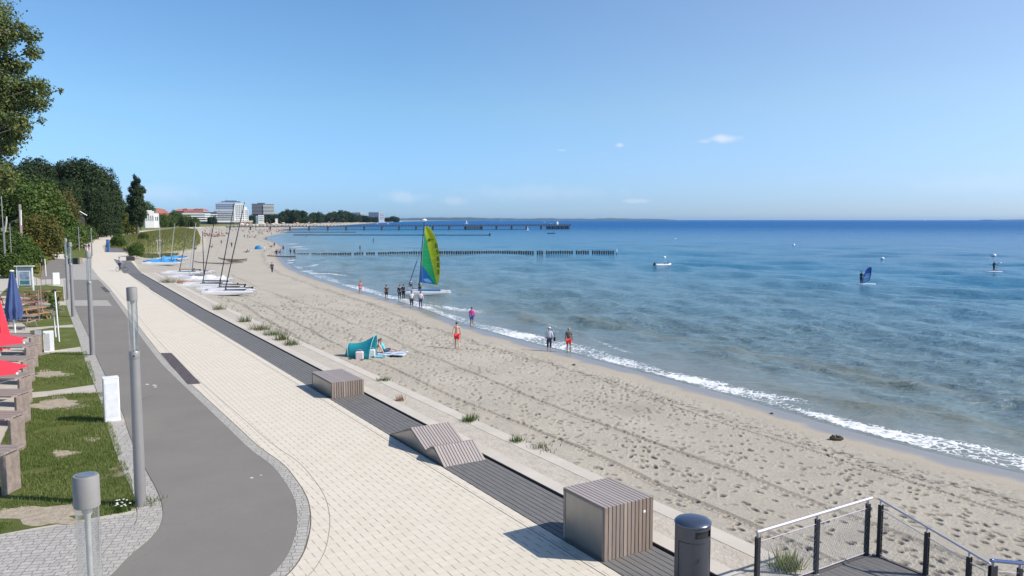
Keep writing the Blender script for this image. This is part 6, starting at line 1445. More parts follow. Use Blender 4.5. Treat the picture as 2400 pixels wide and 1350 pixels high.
for px, py, tp_, bt, lb in ((198, 589, pk_black, pk_navy, 'walker in a black top, left of the group behind the second lamp'), (203, 590, cloth('plum', (.30, .22, .28)), pk_pale, 'walker in plum and pale clothes in the middle of the group behind the lamp'), (209, 588, pk_navy, cloth('rose_trousers', (.45, .28, .28)), 'walker with rose trousers at the right of the group behind the lamp'), (202, 570, pk_jean, pk_white, 'walker in denim blue standing behind the group of walkers'), (193, 569, pk_black, pk_pale, 'small dark-topped walker left of the thin lamp post'), (302, 544, cloth('rust', (.30, .08, .05)), pk_black, 'person in a rust-coloured top at the far bend of the promenade'), (291, 542, pk_white, pk_navy, 'person in white on the far promenade bend beneath the yellowish tree')):
    person(lb, A(px, py, 0), random.uniform(-.4, .4) + (math.pi if random.random() < .5 else 0), WALK if random.random() < .7 else STAND, 1.72, tp_, bt, hair=(.04, .03, .02), sleeves='long', legs='long', hands=False)

# ============================================================ SEA OBJECTS
m_pile = mat('groyne_pile', (.022, .018, .018), .8, c2=(.05, .04, .035), scale=4)
g0, g1 = A(690, 596.5, SEA), A(1440, 594.5, SEA)
gr = thing('groyne', g0, 'near timber pile groyne running out from the beach left of and behind the sail', 'groyne'); npz = 137; rng = np.random.default_rng(3)
pm = None; rest = MB(); L_ = (g1 - g0)
for k in range(npz):
    f = (k + .5) / npz; q = L_ * f; q.y += 6 * math.sin(f * 2.6) * 0 + rng.uniform(-.2, .2); h = .34 + .46 * min(1, max(0, (f - .12) / .3)) + rng.uniform(-.07, .07)
    if rng.random() < .07: continue
    if k < npz - 100 or pm is None and k < npz - 100:
        rest.lathe([(.24, -.8), (.24, h), (.02, h + .02)], 7, c=(q.x, q.y, 0))
    else:
        if pm is None: pm = MB().lathe([(.225, -.8), (.225, .6), (.02, .62)], 8).build('pile', m_pile, gr); c = pm
        else: c = pm.copy(); COL.objects.link(c); c.parent = gr
        c.location = (q.x, q.y, h - .6)
for k in range(44):
    q = A(628 + k * 1.45, 597.2, -1.9) - g0; gzv = max(gz(q.x + g0.x, q.y + g0.y), SEA) - SEA; rest.lathe([(.24, gzv - .6), (.24, gzv + .16), (.02, gzv + .18)], 7, c=(q.x, q.y, 0))
o = rest.build('low_piles', m_pile, gr); o['kind'] = 'stuff'
p = g1 + Vector((.6, 0, 0)); r = thing('marker_pole', p, 'dark and white marker pole at the sea end of the near groyne', 'marker'); MB().tube([(0, 0, -.5), (0, 0, 1.15)], .10, 7).build('pole', m_pile, r); MB().tube([(.0, 0, .35), (.0, 0, 1.25)], .13, 7).build('white_board', m_wht, r)
for (xa, ya, xb, yb, lb, h) in ((690, 551.5, 1153, 552, 'second timber groyne, ending below the middle of the pier', .5), (662, 545, 836, 545, 'short third groyne showing as a thin dark line below the pier', .4), (665, 537.8, 1237, 538.3, 'long low line of timber just under the pier pillars', .45)):
    a, b_ = A(xa, ya, SEA), A(xb, yb, SEA); r = thing('groyne', a, lb, 'groyne'); d = b_ - a; n = int(d.length / 1.1); mb = MB()
    for k in range(n): q = d * (k / n); mb.box((q.x, q.y, h / 2 - .3 + rng.uniform(-.05, .05)), (.8, .4, h + .6))
    mb.build('piles', m_pile, r)
p = A(1148, 551.6, SEA); MB().lathe([(.5, -.3), (.5, .5), (.1, 1.6)], 8).build('groyne_beacon', m_pile, loc=p, label='dark little beacon at the sea end of the second groyne', cat='beacon')
# pier
pierD = 748.0; m_pier = mat('pier_steel', (.07, .075, .085), .7, var=.1)
pa, pb = AD(530, 528, 615), AD(1336, 529, pierD); r = thing('pier', (pb.x, pb.y, SEA), 'long dark pier on slim pillars reaching out across the bay', 'pier'); o0 = Vector((pb.x, pb.y, SEA)); ax = AD(600, 529, pierD + 110)
def pz(f, z): q = Vector((pb.x, pb.y, 0)).lerp(Vector((pa.x, pa.y, 0)), f) - Vector((pb.x, pb.y, 0)); q.z = z; return q
d = pz(1, 0); ang_ = math.atan2(d.y, d.x); Ln = d.length
MB().box(tuple(pz(.5, 3.35)), (Ln, 3.2, .75), ang_).build('deck', m_pier, r); rl = MB(); q = pz(.5, 4.45)
rl.box(tuple(q), (Ln, 3.2, .08), ang_); [rl.box(tuple(pz(k / 110, 4.1)), (.12, 3.2, .7), ang_) for k in range(111)]; rl.build('rail', m_pier, r)
for k in range(21):
    f = .10 + k * .0495
    if f > 1: break
    MB().box(tuple(pz(f, .9)), (1.0, 2.2, 4.4), ang_).build('pillar', m_pier, r)
q = MB(); [q.box(tuple(pz(.004 + k * .0052, 1.0) + Vector((0, -1.6 + (k % 3), 0))), (.9, .8, 4.2), ang_ + .1 * (k % 2)) for k in range(16)]; q.build('fender_piles', m_pile, r)
q = MB(); [q.box(tuple(pz(.295 + k * .0062, 1.2) + Vector((0, -1.5, 0))), (.95, .7, 3.6), ang_ + .12 * (k % 2)) for k in range(9)]; q.build('fender_piles', m_pile, r)
MB().box(tuple(pz(.045, 5.4)), (1.6, 1.6, 3.4), ang_).build('lantern_hut', m_wht, r)
# buoys, swimmers, boats
def buoy(px, py, s_, label, c=None):
    p = A(px, py, SEA); r = thing('buoy', p, label, 'buoy', 0, 'mooring buoys floating in the bay'); MB().ball((0, 0, s_ * .25), s_, 12, sc=(1, 1, .8)).build('float', c or m_gel, r, smooth=True); MB().lathe([(s_ * .25, s_ * .9), (s_ * .1, s_ * 1.3)], 8).build('ring', m_railpost, r)
for px, py, s_, lb in ((2068, 607, .42, 'round pale buoy above the windsurfer'), (1860, 575, .50, 'buoy between the dinghy and the windsurfer, farther out'), (1557, 604, .40, 'white buoy floating just behind the dinghy'), (2329, 600, .55, 'white buoy behind the paddle boarder'), (1583, 560, .35, 'tiny buoy far beyond the dinghy'), (884, 525, 1.4, 'white mooring buoy beyond the pier near the headland'), (909, 525, 1.5, 'blue and white mooring buoy beyond the pier, right of the other'), (2344, 617, .25, 'tiny white float beside the paddle boarder')): buoy(px, py, s_, lb)
def yacht(px, py, h, label, full=True):
    p = A(px, py, SEA); r = thing('sailboat', p, label, 'sailboat', random.uniform(-.6, .6)); s_ = h / 10
    hm = hull_mesh(8.5 * s_, 2.4 * s_, 1.2 * s_); hm.build('hull', m_gel, r, smooth=True); MB().tube([(-.5 * s_, 0, 1 * s_), (-.5 * s_, 0, h)], .07 * s_ + .03, 6).build('mast', m_mastw, r)
    if full: MB().add([(-.4 * s_, 0, 1.8 * s_), (3.4 * s_, .2, 1.8 * s_), (-.4 * s_, 0, h * .96), (-.4 * s_, .06, 1.8 * s_), (3.4 * s_, .26, 1.8 * s_), (-.4 * s_, .06, h * .96)], [(0, 1, 2), (5, 4, 3), (0, 3, 4, 1), (1, 4, 5, 2), (2, 5, 3, 0)]).build('sail', mat('white_sail', (.82, .82, .80), .7, transl=.3), r)
for a in ((1174, 518.5, 22, 'small white sailboat far out above the pier, right of the big sail'), (1272, 521, 20, 'faint mast of a boat beyond the outer pier half', False), (1093, 525, 9, 'white motor yacht shape moored behind the pier left of its middle', True), (1290, 524.5, 7, 'small white boat behind the pier head', False), (2168, 517.2, 26, 'tiny white sailboat on the horizon at the right', True), (2338, 517.0, 30, 'faint sailboat on the far right horizon', True), (1912, 517.2, 22, 'faint distant sailboat on the horizon above the windsurfer', True), (1236, 541, 4.0, 'small white dinghy just below the pier pillars', True)): yacht(*a)
# rubber dinghy with motor
p = A(1552, 624, SEA); r = thing('dinghy', p, 'white inflatable dinghy with a dark outboard motor and one person aboard', 'dinghy', R(8)); r.scale = (.86, .86, .86)
for y in (-.65, .65): MB().tube([(-1.5, y, .28), (1.0, y, .32), (1.7, y * .55, .42), (1.95, 0, .5)], [.2, .22, .2, .16], 10).build('side_tube', m_gel, r, smooth=True)
MB().box((0, 0, .14), (3.0, 1.2, .08)).build('floor', m_railpost, r); MB().box((-1.75, 0, .35), (.45, .35, .7)).box((-1.95, 0, .05), (.2, .15, .5)).loft([[(-2.3, -.1, .0), (-2.3, .1, 0), (-2.3, .1, .1), (-2.3, -.1, .1)], [(-1.7, -.3, 0), (-1.7, .3, 0), (-1.7, .3, .9), (-1.7, -.3, .9)]]).build('outboard_motor', m_railpost, r, bevel=.03)
person('dark-clothed person sitting toward the bow of the white dinghy', p + Vector((.9, .1, .15)), R(80), SIT, 1.7, pk_black, pk_black, hair=(.02, .02, .02), sleeves='long', legs='long', hands=False)
# windsurfer
def see_through(name, c, a):
    m, t, b, oc = newmat(name, .3); b.inputs['Base Color'].default_value = (*c, 1); b.inputs['Alpha'].default_value = a; return m
p = A(2028, 667, SEA); r = thing('windsurf_rig', p, 'windsurf board with an outlined dark blue sail held upright', 'windsurf board', R(3))
MB().loft([[(x, -.32 * w_, .04), (x, .32 * w_, .04), (x, .30 * w_, .13), (x, -.30 * w_, .13)] for x, w_ in ((-1.0, .6), (-.5, 1), (.5, 1), (1.1, .75), (1.45, .1))]).build('board', m_gel, r)
k = 107 / 1837.; X = lambda px: (px - 2028) * k; Z = lambda py: (667 - py) * k
pts = [(X(2020), Z(663)), (X(2025), Z(644)), (X(2032), Z(629)), (X(2038), Z(626)), (X(2041), Z(626)), (X(2040), Z(645)), (X(2037), Z(658))]
rg = MB(); ring = [(x, 0, z) for x, z in pts] + [(pts[0][0], 0, pts[0][1])]; rg.tube(ring, .07, 6); rg.tube([(pts[1][0], 0, pts[1][1]), (pts[5][0], 0, pts[5][1] + .0)], .03, 4); rg.tube([(X(2022.5), 0, Z(655)), (X(2039), 0, Z(651))], .03, 4); rg.build('sail_frame', mat('ws_blue', (.01, .05, .30), .5), r)
MB().add([(x, .01, z) for x, z in pts] + [(x, .03, z) for x, z in pts], [tuple(range(7)), tuple(range(13, 6, -1))]).build('sail_film', see_through('ws_film', (.10, .28, .50), .45), r)
MB().add([(X(2026), -.02, Z(641)), (X(2040), -.02, Z(640)), (X(2041), -.02, Z(626)), (X(2037), -.02, Z(626)), (X(2031), -.02, Z(630)), (X(2026), .05, Z(641)), (X(2040), .05, Z(640)), (X(2041), .05, Z(626)), (X(2037), .05, Z(626)), (X(2031), .05, Z(630))], [(0, 1, 2, 3, 4), (9, 8, 7, 6, 5), (0, 5, 6, 1), (1, 6, 7, 2), (2, 7, 8, 3), (3, 8, 9, 4), (4, 9, 5, 0)]).build('top_panel', mat('ws_blue', (.01, .05, .30), .5), r)
person('windsurfer in a dark wetsuit gripping the blue sail', A(2018, 667, SEA) + Vector((0, 0, .1)), R(-60), BRAW, 1.75, pk_navy, pk_black, hair=(.02, .02, .02), sleeves='long', legs='long', hands=False)
p = A(2329, 637, SEA); MB().loft([[(x, -.38 * w_, -.02), (x, .38 * w_, -.02), (x, .36 * w_, .10), (x, -.36 * w_, .10)] for x, w_ in ((-1.6, .3), (-1.0, .9), (0, 1), (1.0, .85), (1.6, .08))]).build('paddle_board', m_gel, loc=p, label='white stand-up paddle board under the person at the far right', cat='paddle board', bevel=.02)
person('person in black standing on the paddle board at the far right', p + Vector((0, 0, .1)), R(-80), pose(wR=(.15, .35, 1.15), eR=(.22, .15, 1.2)), 1.75, pk_black, pk_black, hair=(.02, .02, .02), sleeves='long', legs='long', hands=False)
MB().tube([(0, 0, 0), (.35, .1, 1.7)], .02, 5).box((0, 0, -.1), (.2, .05, .4)).build('paddle', m_mastb, loc=p + Vector((.3, -.1, .05)), label='thin paddle held by the person standing on the board', cat='paddle')
person('bather standing waist-deep beyond the near groyne, pale bundle in arms', A(844, 588, SEA - .8), R(180), BRAW, 1.75, pk_black, pk_black, hair=(.03, .03, .03), hands=False)
person('bather standing in the water left of the sail between the two groynes', A(875, 568.5, SEA - .5), 0, STAND, 1.75, pk_black, pk_black, hair=(.03, .02, .02), hands=False)
person('bather at the second groyne right of the sail', A(1056, 556, SEA - .3), 0, STAND, 1.75, cloth('lilac', (.25, .22, .35)), pk_black, hair=(.03, .02, .02), hands=False)
person('lone bather wading near the left end of the second groyne', A(717, 557, SEA - .5), 0, STAND, 1.7, pk_black, pk_black, hair=(.03, .02, .02), hands=False)
MB().loft([[(x, -.5 * w_, 0), (x, .5 * w_, 0), (x, .45 * w_, .5), (x, -.45 * w_, .5)] for x, w_ in ((-2.6, .2), (-1.5, 1), (1.5, 1), (2.6, .2))]).build('rowing_boat', m_railpost, loc=A(1292, 547.5, SEA), label='dark low rowing boat in open water below the pier head', cat='boat')

# ============================================================ BEACH CROWD
mid = [((649, 592), SIT, 'bare_back', 'seated person in dark trunks right of the walker in black', 90), ((656, 592), SIT, 'r', 'seated person leaning beside the dark-trunked one near the blue tent', 80), ((578, 592), SIT, 'd', 'left person of the seated pair in dark clothes left of the blue tent', 120), ((587, 591), SIT, 'w', 'right person of the seated pair left of the blue tent', 60),
       ((620, 590), BRAW, 'w', 'person in white bending forward right of the blue tent', 90), ((636, 600), SIT, 'p', 'person sitting on the sand at the near groyne, left of two', 90), ((648, 601), STAND, 'd', 'person with dark hair standing at the shore end of the near groyne', 0), ((664, 589), STAND, 'd', 'person in dark swimwear walking on the wet sand above the groyne', 0),
       ((681, 598), BRAW, 'd', 'bather in dark swimwear with raised elbows stepping over the groyne', 0), ((690, 598), BRAW, 'd', 'second bather beside the one stepping over the groyne', 0), ((636, 579), SIT, 'r', 'person lying back on the sand near the water, reddish swimwear', 90), ((643, 580), STAND, 'd', 'slim person standing beside the one lying near the water', 0), ((624, 561), SIT, 'd', 'person in black crouching at the water edge of the little point', 60),
       ((573, 558), STAND, 'd', 'standing person left of the small group in the middle of the far sand', 0), ((585, 557), SIT, 'n', 'navy-clad seated person of the small group in the middle of the far sand', 40), ((519, 574), BRAW, 'n', 'person in blue handling gear on the sand between the masts', 30), ((496, 580), SIT, 'r', 'person in red sitting alone between the masts', 90), ((458, 585), SIT, 'd', 'dark-clothed person sitting behind the parked catamarans', 90)]
TC = {'d': (pk_black, pk_black), 'w': (pk_white, pk_white), 'r': (cloth('rust2', (.45, .08, .06)), pk_black), 'p': (pk_pale, pk_pale), 'n': (pk_jean, pk_navy), 'bare_back': (None, pk_black)}
for (px, py), P_, k, lb, rz in mid: person(lb, G(px, py), R(rz), P_, 1.72, TC[k][0], TC[k][1], hair=(.04, .03, .02), hands=False, sk=m_skin2)
tm = []
for i, (P_, tp_, bt, lb) in enumerate([(STAND, None, pk_navy, 'tiny far standing beachgoer in navy swimwear within the beach crowd'), (STAND, pk_white, pk_red, 'tiny far standing beachgoer in white and red within the beach crowd'), (SIT, pk_black, pk_black, 'tiny far seated beachgoer in black within the beach crowd'), (SIT, cloth('rust2', (.4, .08, .06)), pk_navy, 'tiny far seated beachgoer in dark red within the beach crowd'),
                        (WALK, cloth('sky', (.2, .4, .65)), pk_black, 'tiny far walking beachgoer in light blue within the beach crowd'), (WALK, None, pk_red, 'tiny far walking beachgoer in red shorts within the beach crowd'), (SIT, pk_white, pk_jean, 'tiny far seated beachgoer in white within the beach crowd'), (LIE, None, pk_black, 'tiny far sunbather lying flat within the beach crowd')]):
    tm.append(person(lb, G(690 - i * 6, 539), random.uniform(0, 6), P_, 1.72, tp_, bt, hair=(.04, .03, .02), hands=False, sk=m_skin2, group='crowd of distant beachgoers'))
rng = np.random.default_rng(8)
cl_ = [((455, 715), (526, 533), 80, None), ((530, 660), (531, 546), 92, None), ((640, 705), (531, 546), 42, None), ((575, 640), (545, 560), 14, None), ((478, 535), (545, 556), 44, 'd'), ((605, 618), (546, 550), 8, None), ((655, 668), (541, 547), 7, 'd'), ((452, 530), (533, 545), 22, None)]
for (xr, yr, n, kk) in cl_:
    for _ in range(n):
        px, py = rng.uniform(*xr), rng.uniform(*yr); p = G(px, py); P = np.array([[p.x, p.y]]); d1_, d2_, dd_ = fields(P)
        if d2_[0] < 1 or dd_[0] > -2 or d1_[0] < 1: continue
        tmpl = tm[rng.integers(2, 4)] if kk else tm[rng.integers(0, 8)]
        dup(tmpl, p, rng.uniform(0, 6.28))
# wicker beach chairs and parasols below the town
bc = thing('beach_chair', G(720, 528), 'small hooded wicker beach chair in the rows below the town', 'beach chair', .3, 'hooded beach chairs below the town')
MB().box((0, 0, .45), (1.25, .8, .5)).build('seat_box', mat('wicker', (.55, .50, .42), .8), bc); MB().loft([[(x, .35, .5), (x, .5, 1.6), (x, .1, 1.75), (x, -.35, 1.5), (x, -.3, 1.35), (x, .1, 1.55), (x, .3, 1.45)] for x in (-.62, .62)]).build('hood', mat('chair_hood', (.62, .60, .58), .8), bc)
for i in range(110):
    px = rng.uniform(560, 850); py = np.interp(px, [560, 700, 850], [530, 528.5, 521.5]) + rng.uniform(-1.2, 2.2); p = G(px, py); P = np.array([[p.x, p.y]]); 
    if fields(P)[1][0] > 2: dup(bc, p, rng.uniform(-.8, .8), sc=1.25)
ps0 = {}
for i in range(42):
    px = rng.uniform(560, 790); py = np.interp(px, [560, 700, 850], [529, 527, 521]) + rng.uniform(-1.2, 2.5); cn = ['red', 'white', 'sand'][i % 3]; p = G(px, py)
    if fields(np.array([[p.x, p.y]]))[1][0] < 2: continue
    if cn not in ps0:
        r = thing('parasol', p, f'tiny open {cn} parasol in the rows below the town', 'parasol', 0, f'{cn} parasols below the town'); MB().lathe([(1.9, 2.3), (.05, 3.1)], 10, cap=True).build('canopy', mat('para_' + cn, {'red': (.65, .07, .06), 'white': (.8, .8, .78), 'sand': (.62, .48, .30)}[cn], .8), r); MB().tube([(0, 0, 0), (0, 0, 2.4)], .05, 5).build('pole', m_wht, r); ps0[cn] = r
    else: dup(ps0[cn], p, 0)

# ============================================================ TOWN, HEADLAND, FAR SHORE
m_white = mat('render_white', (.78, .78, .76), .7, var=.04, scale=.3); m_glz = mat('window_glass', (.05, .08, .12), .12, spec=.8, var=.2, scale=.2); m_blgl = mat('blue_glass', (.10, .17, .28), .15, spec=.8, var=.2, scale=.2)
m_rroof = mat('red_roof', (.42, .13, .10), .8, c2=(.52, .20, .16), scale=.4); m_broof = mat('brown_roof', (.055, .042, .036), .8)
def AZ(px, py, d): q = AD(px, py, d); return q
def build_origin(px, d): q = AD(px, 515, d); return Vector((q.x, q.y, 0))
class Bd:
    """building helper in metres, x right, origin at the middle of its front foot"""
    def __init__(s, name, px0, px1, d, label, cat='building', z=0):
        s.k = d / F; s.d = d; s.w = (px1 - px0) * s.k; s.o = build_origin((px0 + px1) / 2, d); s.o.z = z; s.th = math.atan2(-s.o.x, d); s.r = thing(name, s.o, label, cat, s.th); s.cx = (px0 + px1) / 2; s.win = None
    def X(s, px): return (AD(px, 515, s.d).x - s.o.x) * math.cos(s.th)
    def Z(s, py): return AD(s.cx, py, s.d).z - s.o.z
    def block(s, px0, px1, pyt, pyb, m, dep=14, y=0, name='wall'):
        x0, x1, z1 = s.X(px0), s.X(px1), s.Z(pyt); z0 = s.Z(pyb) if pyb else -1
        return MB().box(((x0 + x1) / 2, y + dep / 2, (z0 + z1) / 2), (x1 - x0, dep, z1 - z0)).build(name, m, s.r)
    def windows(s, px0, px1, pyt, pyb, cols, rows, fw=.6, fh=.55, m=None, y=-.06):
        m = m or m_glz; x0, x1, z1, z0 = s.X(px0), s.X(px1), s.Z(pyt), s.Z(pyb); cw, rh = (x1 - x0) / cols, (z1 - z0) / rows; first = None
        for i in range(cols):
            for j in range(rows):
                loc = (x0 + cw * (i + .5), y, z0 + rh * (j + .5))
                if first is None: first = MB().box((0, 0, 0), (cw * fw, .12, rh * fh)).build('window', m, s.r, loc=loc)
                else: c = first.copy(); COL.objects.link(c); c.parent = s.r; c.location = loc
    def bands(s, px0, px1, pyt, pyb, n, m, dep=.9, fh=.45, name='balcony'):
        x0, x1, z1, z0 = s.X(px0), s.X(px1), s.Z(pyt), s.Z(pyb); rh = (z1 - z0) / n
        for j in range(n): MB().box(((x0 + x1) / 2, -dep / 2, z0 + rh * (j + .3)), (x1 - x0, dep, rh * fh)).build(name, m, s.r)
# brown-roofed house at the edge of the wood
b = Bd('brown_house', 150, 200, 235, 'brown gabled house with white chimney tops half hidden by bushes', 'house')
x0, x1 = b.X(150), b.X(199); zr, ze = b.Z(489), b.Z(506); xr = b.X(173)
mb = MB(); mb.add([(x0 - 4, 0, 0), (x1, 0, 0), (x1, 0, ze), (xr, 0, zr), (x0 - 4, 0, ze), (x0 - 4, 12, 0), (x1, 12, 0), (x1, 12, ze), (xr, 12, zr), (x0 - 4, 12, ze)], [(0, 1, 2, 3, 4), (9, 8, 7, 6, 5), (0, 5, 6, 1), (1, 6, 7, 2), (4, 9, 5, 0)]); mb.build('wall', mat('brown_cladding', (.050, .038, .034), .8, c2=(.070, .053, .047), stretch=(1, 1, 12), scale=1), b.r)
rf = MB(); rf.add([(xr, -.4, zr + .25), (x1 + .5, -.4, ze + .1), (x1 + .5, 12.4, ze + .1), (xr, 12.4, zr + .25), (xr, -.4, zr), (x1 + .5, -.4, ze - .15), (x1 + .5, 12.4, ze - .15), (xr, 12.4, zr)], [(0, 1, 2, 3), (7, 6, 5, 4), (0, 4, 5, 1), (1, 5, 6, 2), (2, 6, 7, 3), (3, 7, 4, 0)]); rf.add([(xr, -.4, zr + .25), (x0 - 4.5, -.4, ze + .1), (x0 - 4.5, 12.4, ze + .1), (xr, 12.4, zr + .25), (xr, -.4, zr), (x0 - 4.5, -.4, ze - .15), (x0 - 4.5, 12.4, ze - .15), (xr, 12.4, zr)], [(3, 2, 1, 0), (4, 5, 6, 7), (1, 5, 4, 0), (2, 6, 5, 1), (3, 7, 6, 2), (0, 4, 7, 3)]); rfo = rf.build('roof', m_broof, b.r)
MB().tube([(xr, -.45, zr + .3), (x1 + .6, -.45, ze + .12)], .13, 4).build('white_verge', m_white, b.r)
for px in (164, 170): MB().box((b.X(px), 3, b.Z(486)), (.7, .8, 1.2)).build('chimney', m_white, rfo)
MB().box((b.X(192), -.08, b.Z(511)), (.9, .1, .9)).build('window', m_glz, b.r)
# white villa
b = Bd('white_villa', 330, 373, 640, 'white villa with a flat parapet and tall dark windows behind the dune', 'villa')
b.block(340, 362, 494.5, None, m_white, 12, 0); b.block(330, 341, 500, None, m_white, 10, 2, 'side_wing'); b.block(361, 373, 500, None, m_white, 10, 2, 'side_wing'); b.block(345, 357, 493, 495, m_white, 8, 1, 'parapet')
b.windows(342, 361, 504, 519, 4, 1, .35, .8); b.windows(332, 340, 506, 519, 2, 1, .4, .7, y=1.9); b.windows(363, 372, 506, 519, 2, 1, .4, .7, y=1.9)
b = Bd('white_house', 243, 262, 520, 'white house front just showing between wood and bushes', 'house'); b.block(243, 261, 498, None, m_white, 9); b.block(246, 258, 495, 498.5, m_broof, 9, 0, 'roof'); b.windows(244, 260, 499, 505, 4, 1)
b = Bd('red_brick_house', 362, 402, 760, 'red-roofed brick house right of the white villa', 'house')
b.block(366, 398, 500, None, mat('red_brick', (.30, .12, .09), .85, scale=.5), 12)
x0, x1, xm, z0, z1 = b.X(362), b.X(402), b.X(378), b.Z(502), b.Z(487); MB().add([(x0, -1, z0), (x1, -1, z0 - 1.5), (x1 - 6, 6, z1 - 1.2), (x0 + 3, 6, z1), (x0, 13, z0), (x1, 13, z0)], [(0, 1, 2, 3), (5, 4, 3, 2), (0, 3, 4), (1, 5, 2), (0, 4, 5, 1)]).build('roof', mat('brick_roof', (.40, .15, .12), .8, c2=(.30, .13, .10), scale=.5), b.r); b.windows(370, 396, 504, 512, 4, 1)
b = Bd('small_white_house', 394, 402, 700, 'little white house end below the red-roofed brick house', 'house'); b.block(394, 401, 507, None, m_white, 6); b.block(393, 402, 505, 507.3, m_rroof, 7, -.5, 'roof')
# pink-red roofed hotel
b = Bd('red_roof_hotel', 408, 512, 1150, 'long white balconied hotel with a pinkish red roof storey', 'hotel')
b.block(427, 509, 497, None, m_glz, 14, 1.2, 'glazed_core'); b.bands(427, 494, 497.5, 519, 4, m_white, 2, .5); b.bands(480, 510, 499.5, 519, 4, m_white, 2.4, .5)
b.block(430, 476, 492.5, 499, m_rroof, 12, 1, 'roof_storey'); b.block(415, 431, 493.5, None, mat('mauve_wall', (.36, .26, .34), .8), 12, 2, 'side_wing')
x0, x1, z0, z1 = b.X(407), b.X(492), b.Z(494.5), b.Z(489.5); MB().add([(x0, 0, z0), (x1, 0, z0), (x1 - 5, 7, z1), (x0 + 7, 7, z1), (x0, 14, z0), (x1, 14, z0)], [(0, 1, 2, 3), (5, 4, 3, 2), (0, 3, 4), (1, 5, 2), (0, 4, 5, 1)]).build('roof', m_rroof, b.r)
for px in (436, 462, 473): b.block(px - 4, px + 4, 488.6, 491.5, m_rroof, 5, 2, 'dormer')
b.windows(432, 474, 494.5, 497.8, 9, 1, .45, .7, m_white, y=.9)
# tower hotel
b = Bd('tower_hotel', 500, 586, 1190, 'tall white and blue-glass terraced hotel with a spire in the middle of the skyline', 'hotel')
m_gw = mat('grey_blue_shade', (.40, .44, .52), .6, var=.05, scale=.2)  # grey-blue puts the shade of the left faces into the wall colour
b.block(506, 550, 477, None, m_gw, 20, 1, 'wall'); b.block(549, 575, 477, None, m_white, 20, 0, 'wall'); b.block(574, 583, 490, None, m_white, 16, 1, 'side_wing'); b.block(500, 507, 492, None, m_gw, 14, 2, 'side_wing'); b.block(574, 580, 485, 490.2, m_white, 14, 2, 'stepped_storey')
b.windows(507, 549, 478, 490, 9, 3, .8, .62, m_blgl, y=.9); b.windows(507, 549, 491, 519, 11, 6, .62, .5, y=.9); b.windows(552, 573, 480, 519, 5, 8, .5, .5, y=-.07); b.windows(575, 582, 492, 519, 2, 6, .5, .5, y=.9)
b.bands(500, 550, 490.5, 519, 6, m_white, 1.3, .26)
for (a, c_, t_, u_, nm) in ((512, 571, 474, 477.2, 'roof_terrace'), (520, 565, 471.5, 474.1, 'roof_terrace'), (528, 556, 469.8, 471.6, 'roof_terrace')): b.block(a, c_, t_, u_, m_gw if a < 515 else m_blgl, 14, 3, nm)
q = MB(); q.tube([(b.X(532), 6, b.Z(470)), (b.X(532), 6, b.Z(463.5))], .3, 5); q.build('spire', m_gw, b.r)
b.block(505, 545, 517.5, 521, m_white, 5, -4.5, 'pavilion'); b.block(545, 593, 517, 521, mat('awning', (.70, .66, .58), .8), 6, -5, 'pavilion')
b = Bd('office_block', 590, 646, 1320, 'grey and white horizontally banded tower block right of the terraced hotel', 'tower block')
m_og = mat('slate_cladding', (.10, .11, .14), .6, var=.1, scale=.2); b.block(591, 618, 477.5, 503, m_og, 18, 0, 'wall'); b.block(617, 643, 478.5, 503, m_og, 16, .5, 'wall'); b.block(596, 638, 503, None, m_og, 14, 2, 'base_wall')
b.bands(591, 617.5, 479, 502, 7, mat('slate_band', (.26, .27, .31), .6), .5, .35, 'storey_band'); b.bands(617.5, 643, 479, 502, 7, m_white, 1.6, .48, 'storey_band'); b.block(604, 622, 475.3, 477.6, m_og, 8, 4, 'roof_plant')
b = Bd('white_cube_house', 600, 619, 1180, 'small white flat-roofed building in front of the banded tower block', 'building'); b.block(605, 619, 504, None, m_white, 10); b.windows(606, 618, 506, 519, 4, 3, .5, .5); b.block(600, 606, 506, None, m_white, 8, 2, 'side_wing')
b = Bd('terraced_flats', 705, 726, 1500, 'white building stepping down to the right among the shore trees', 'building')
mb = MB(); zz = lambda py: b.Z(py); pts = [(b.X(706.5), 0, -1), (b.X(722), 0, -1), (b.X(722), 0, zz(506)), (b.X(717), 0, zz(502.5)), (b.X(706.5), 0, zz(499))]; mb.add(pts + [(x, 12, z) for x, _, z in pts], [(0, 1, 2, 3, 4), (9, 8, 7, 6, 5), (0, 5, 6, 1), (1, 6, 7, 2), (2, 7, 8, 3), (3, 8, 9, 4), (4, 9, 5, 0)]); mb.build('wall', m_white, b.r); b.windows(709, 721, 505, 514.5, 2, 3, .75, .35); b.block(687, 690, 500.5, None, m_white, 8, 3, 'stair_tower')
for (a, c_, t_, sp_, lb, d_) in ((824, 857, 498, 845, 'blue-grey and white block, left of the two on the headland', 2150), (864, 902, 497.5, 888, 'blue-grey and white block, right of the two on the headland', 2150)):
    b = Bd('headland_block', a, c_, d_, lb, 'building'); b.block(a, sp_, t_, None, mat('headland_blue', (.14, .19, .27), .5, var=.1, scale=.1), 20); b.block(sp_, c_ - 1, t_, None, m_white, 18, 1, 'side_wing'); b.windows(a + 1, sp_ - 1, t_ + 1, 513, 7, 3, .8, .3, m_blgl); b.windows(sp_ + 2, c_ - 2, t_ + 2, 515, 3, 4, .6, .35, y=.9)
b = Bd('shore_pavilion', 644, 652, 1250, 'little white pavilion among the trees above the sand', 'pavilion'); b.block(645, 651, 511.5, None, m_white, 5); b.block(644.5, 651.5, 510.7, 511.6, m_broof, 6, -.5, 'roof')
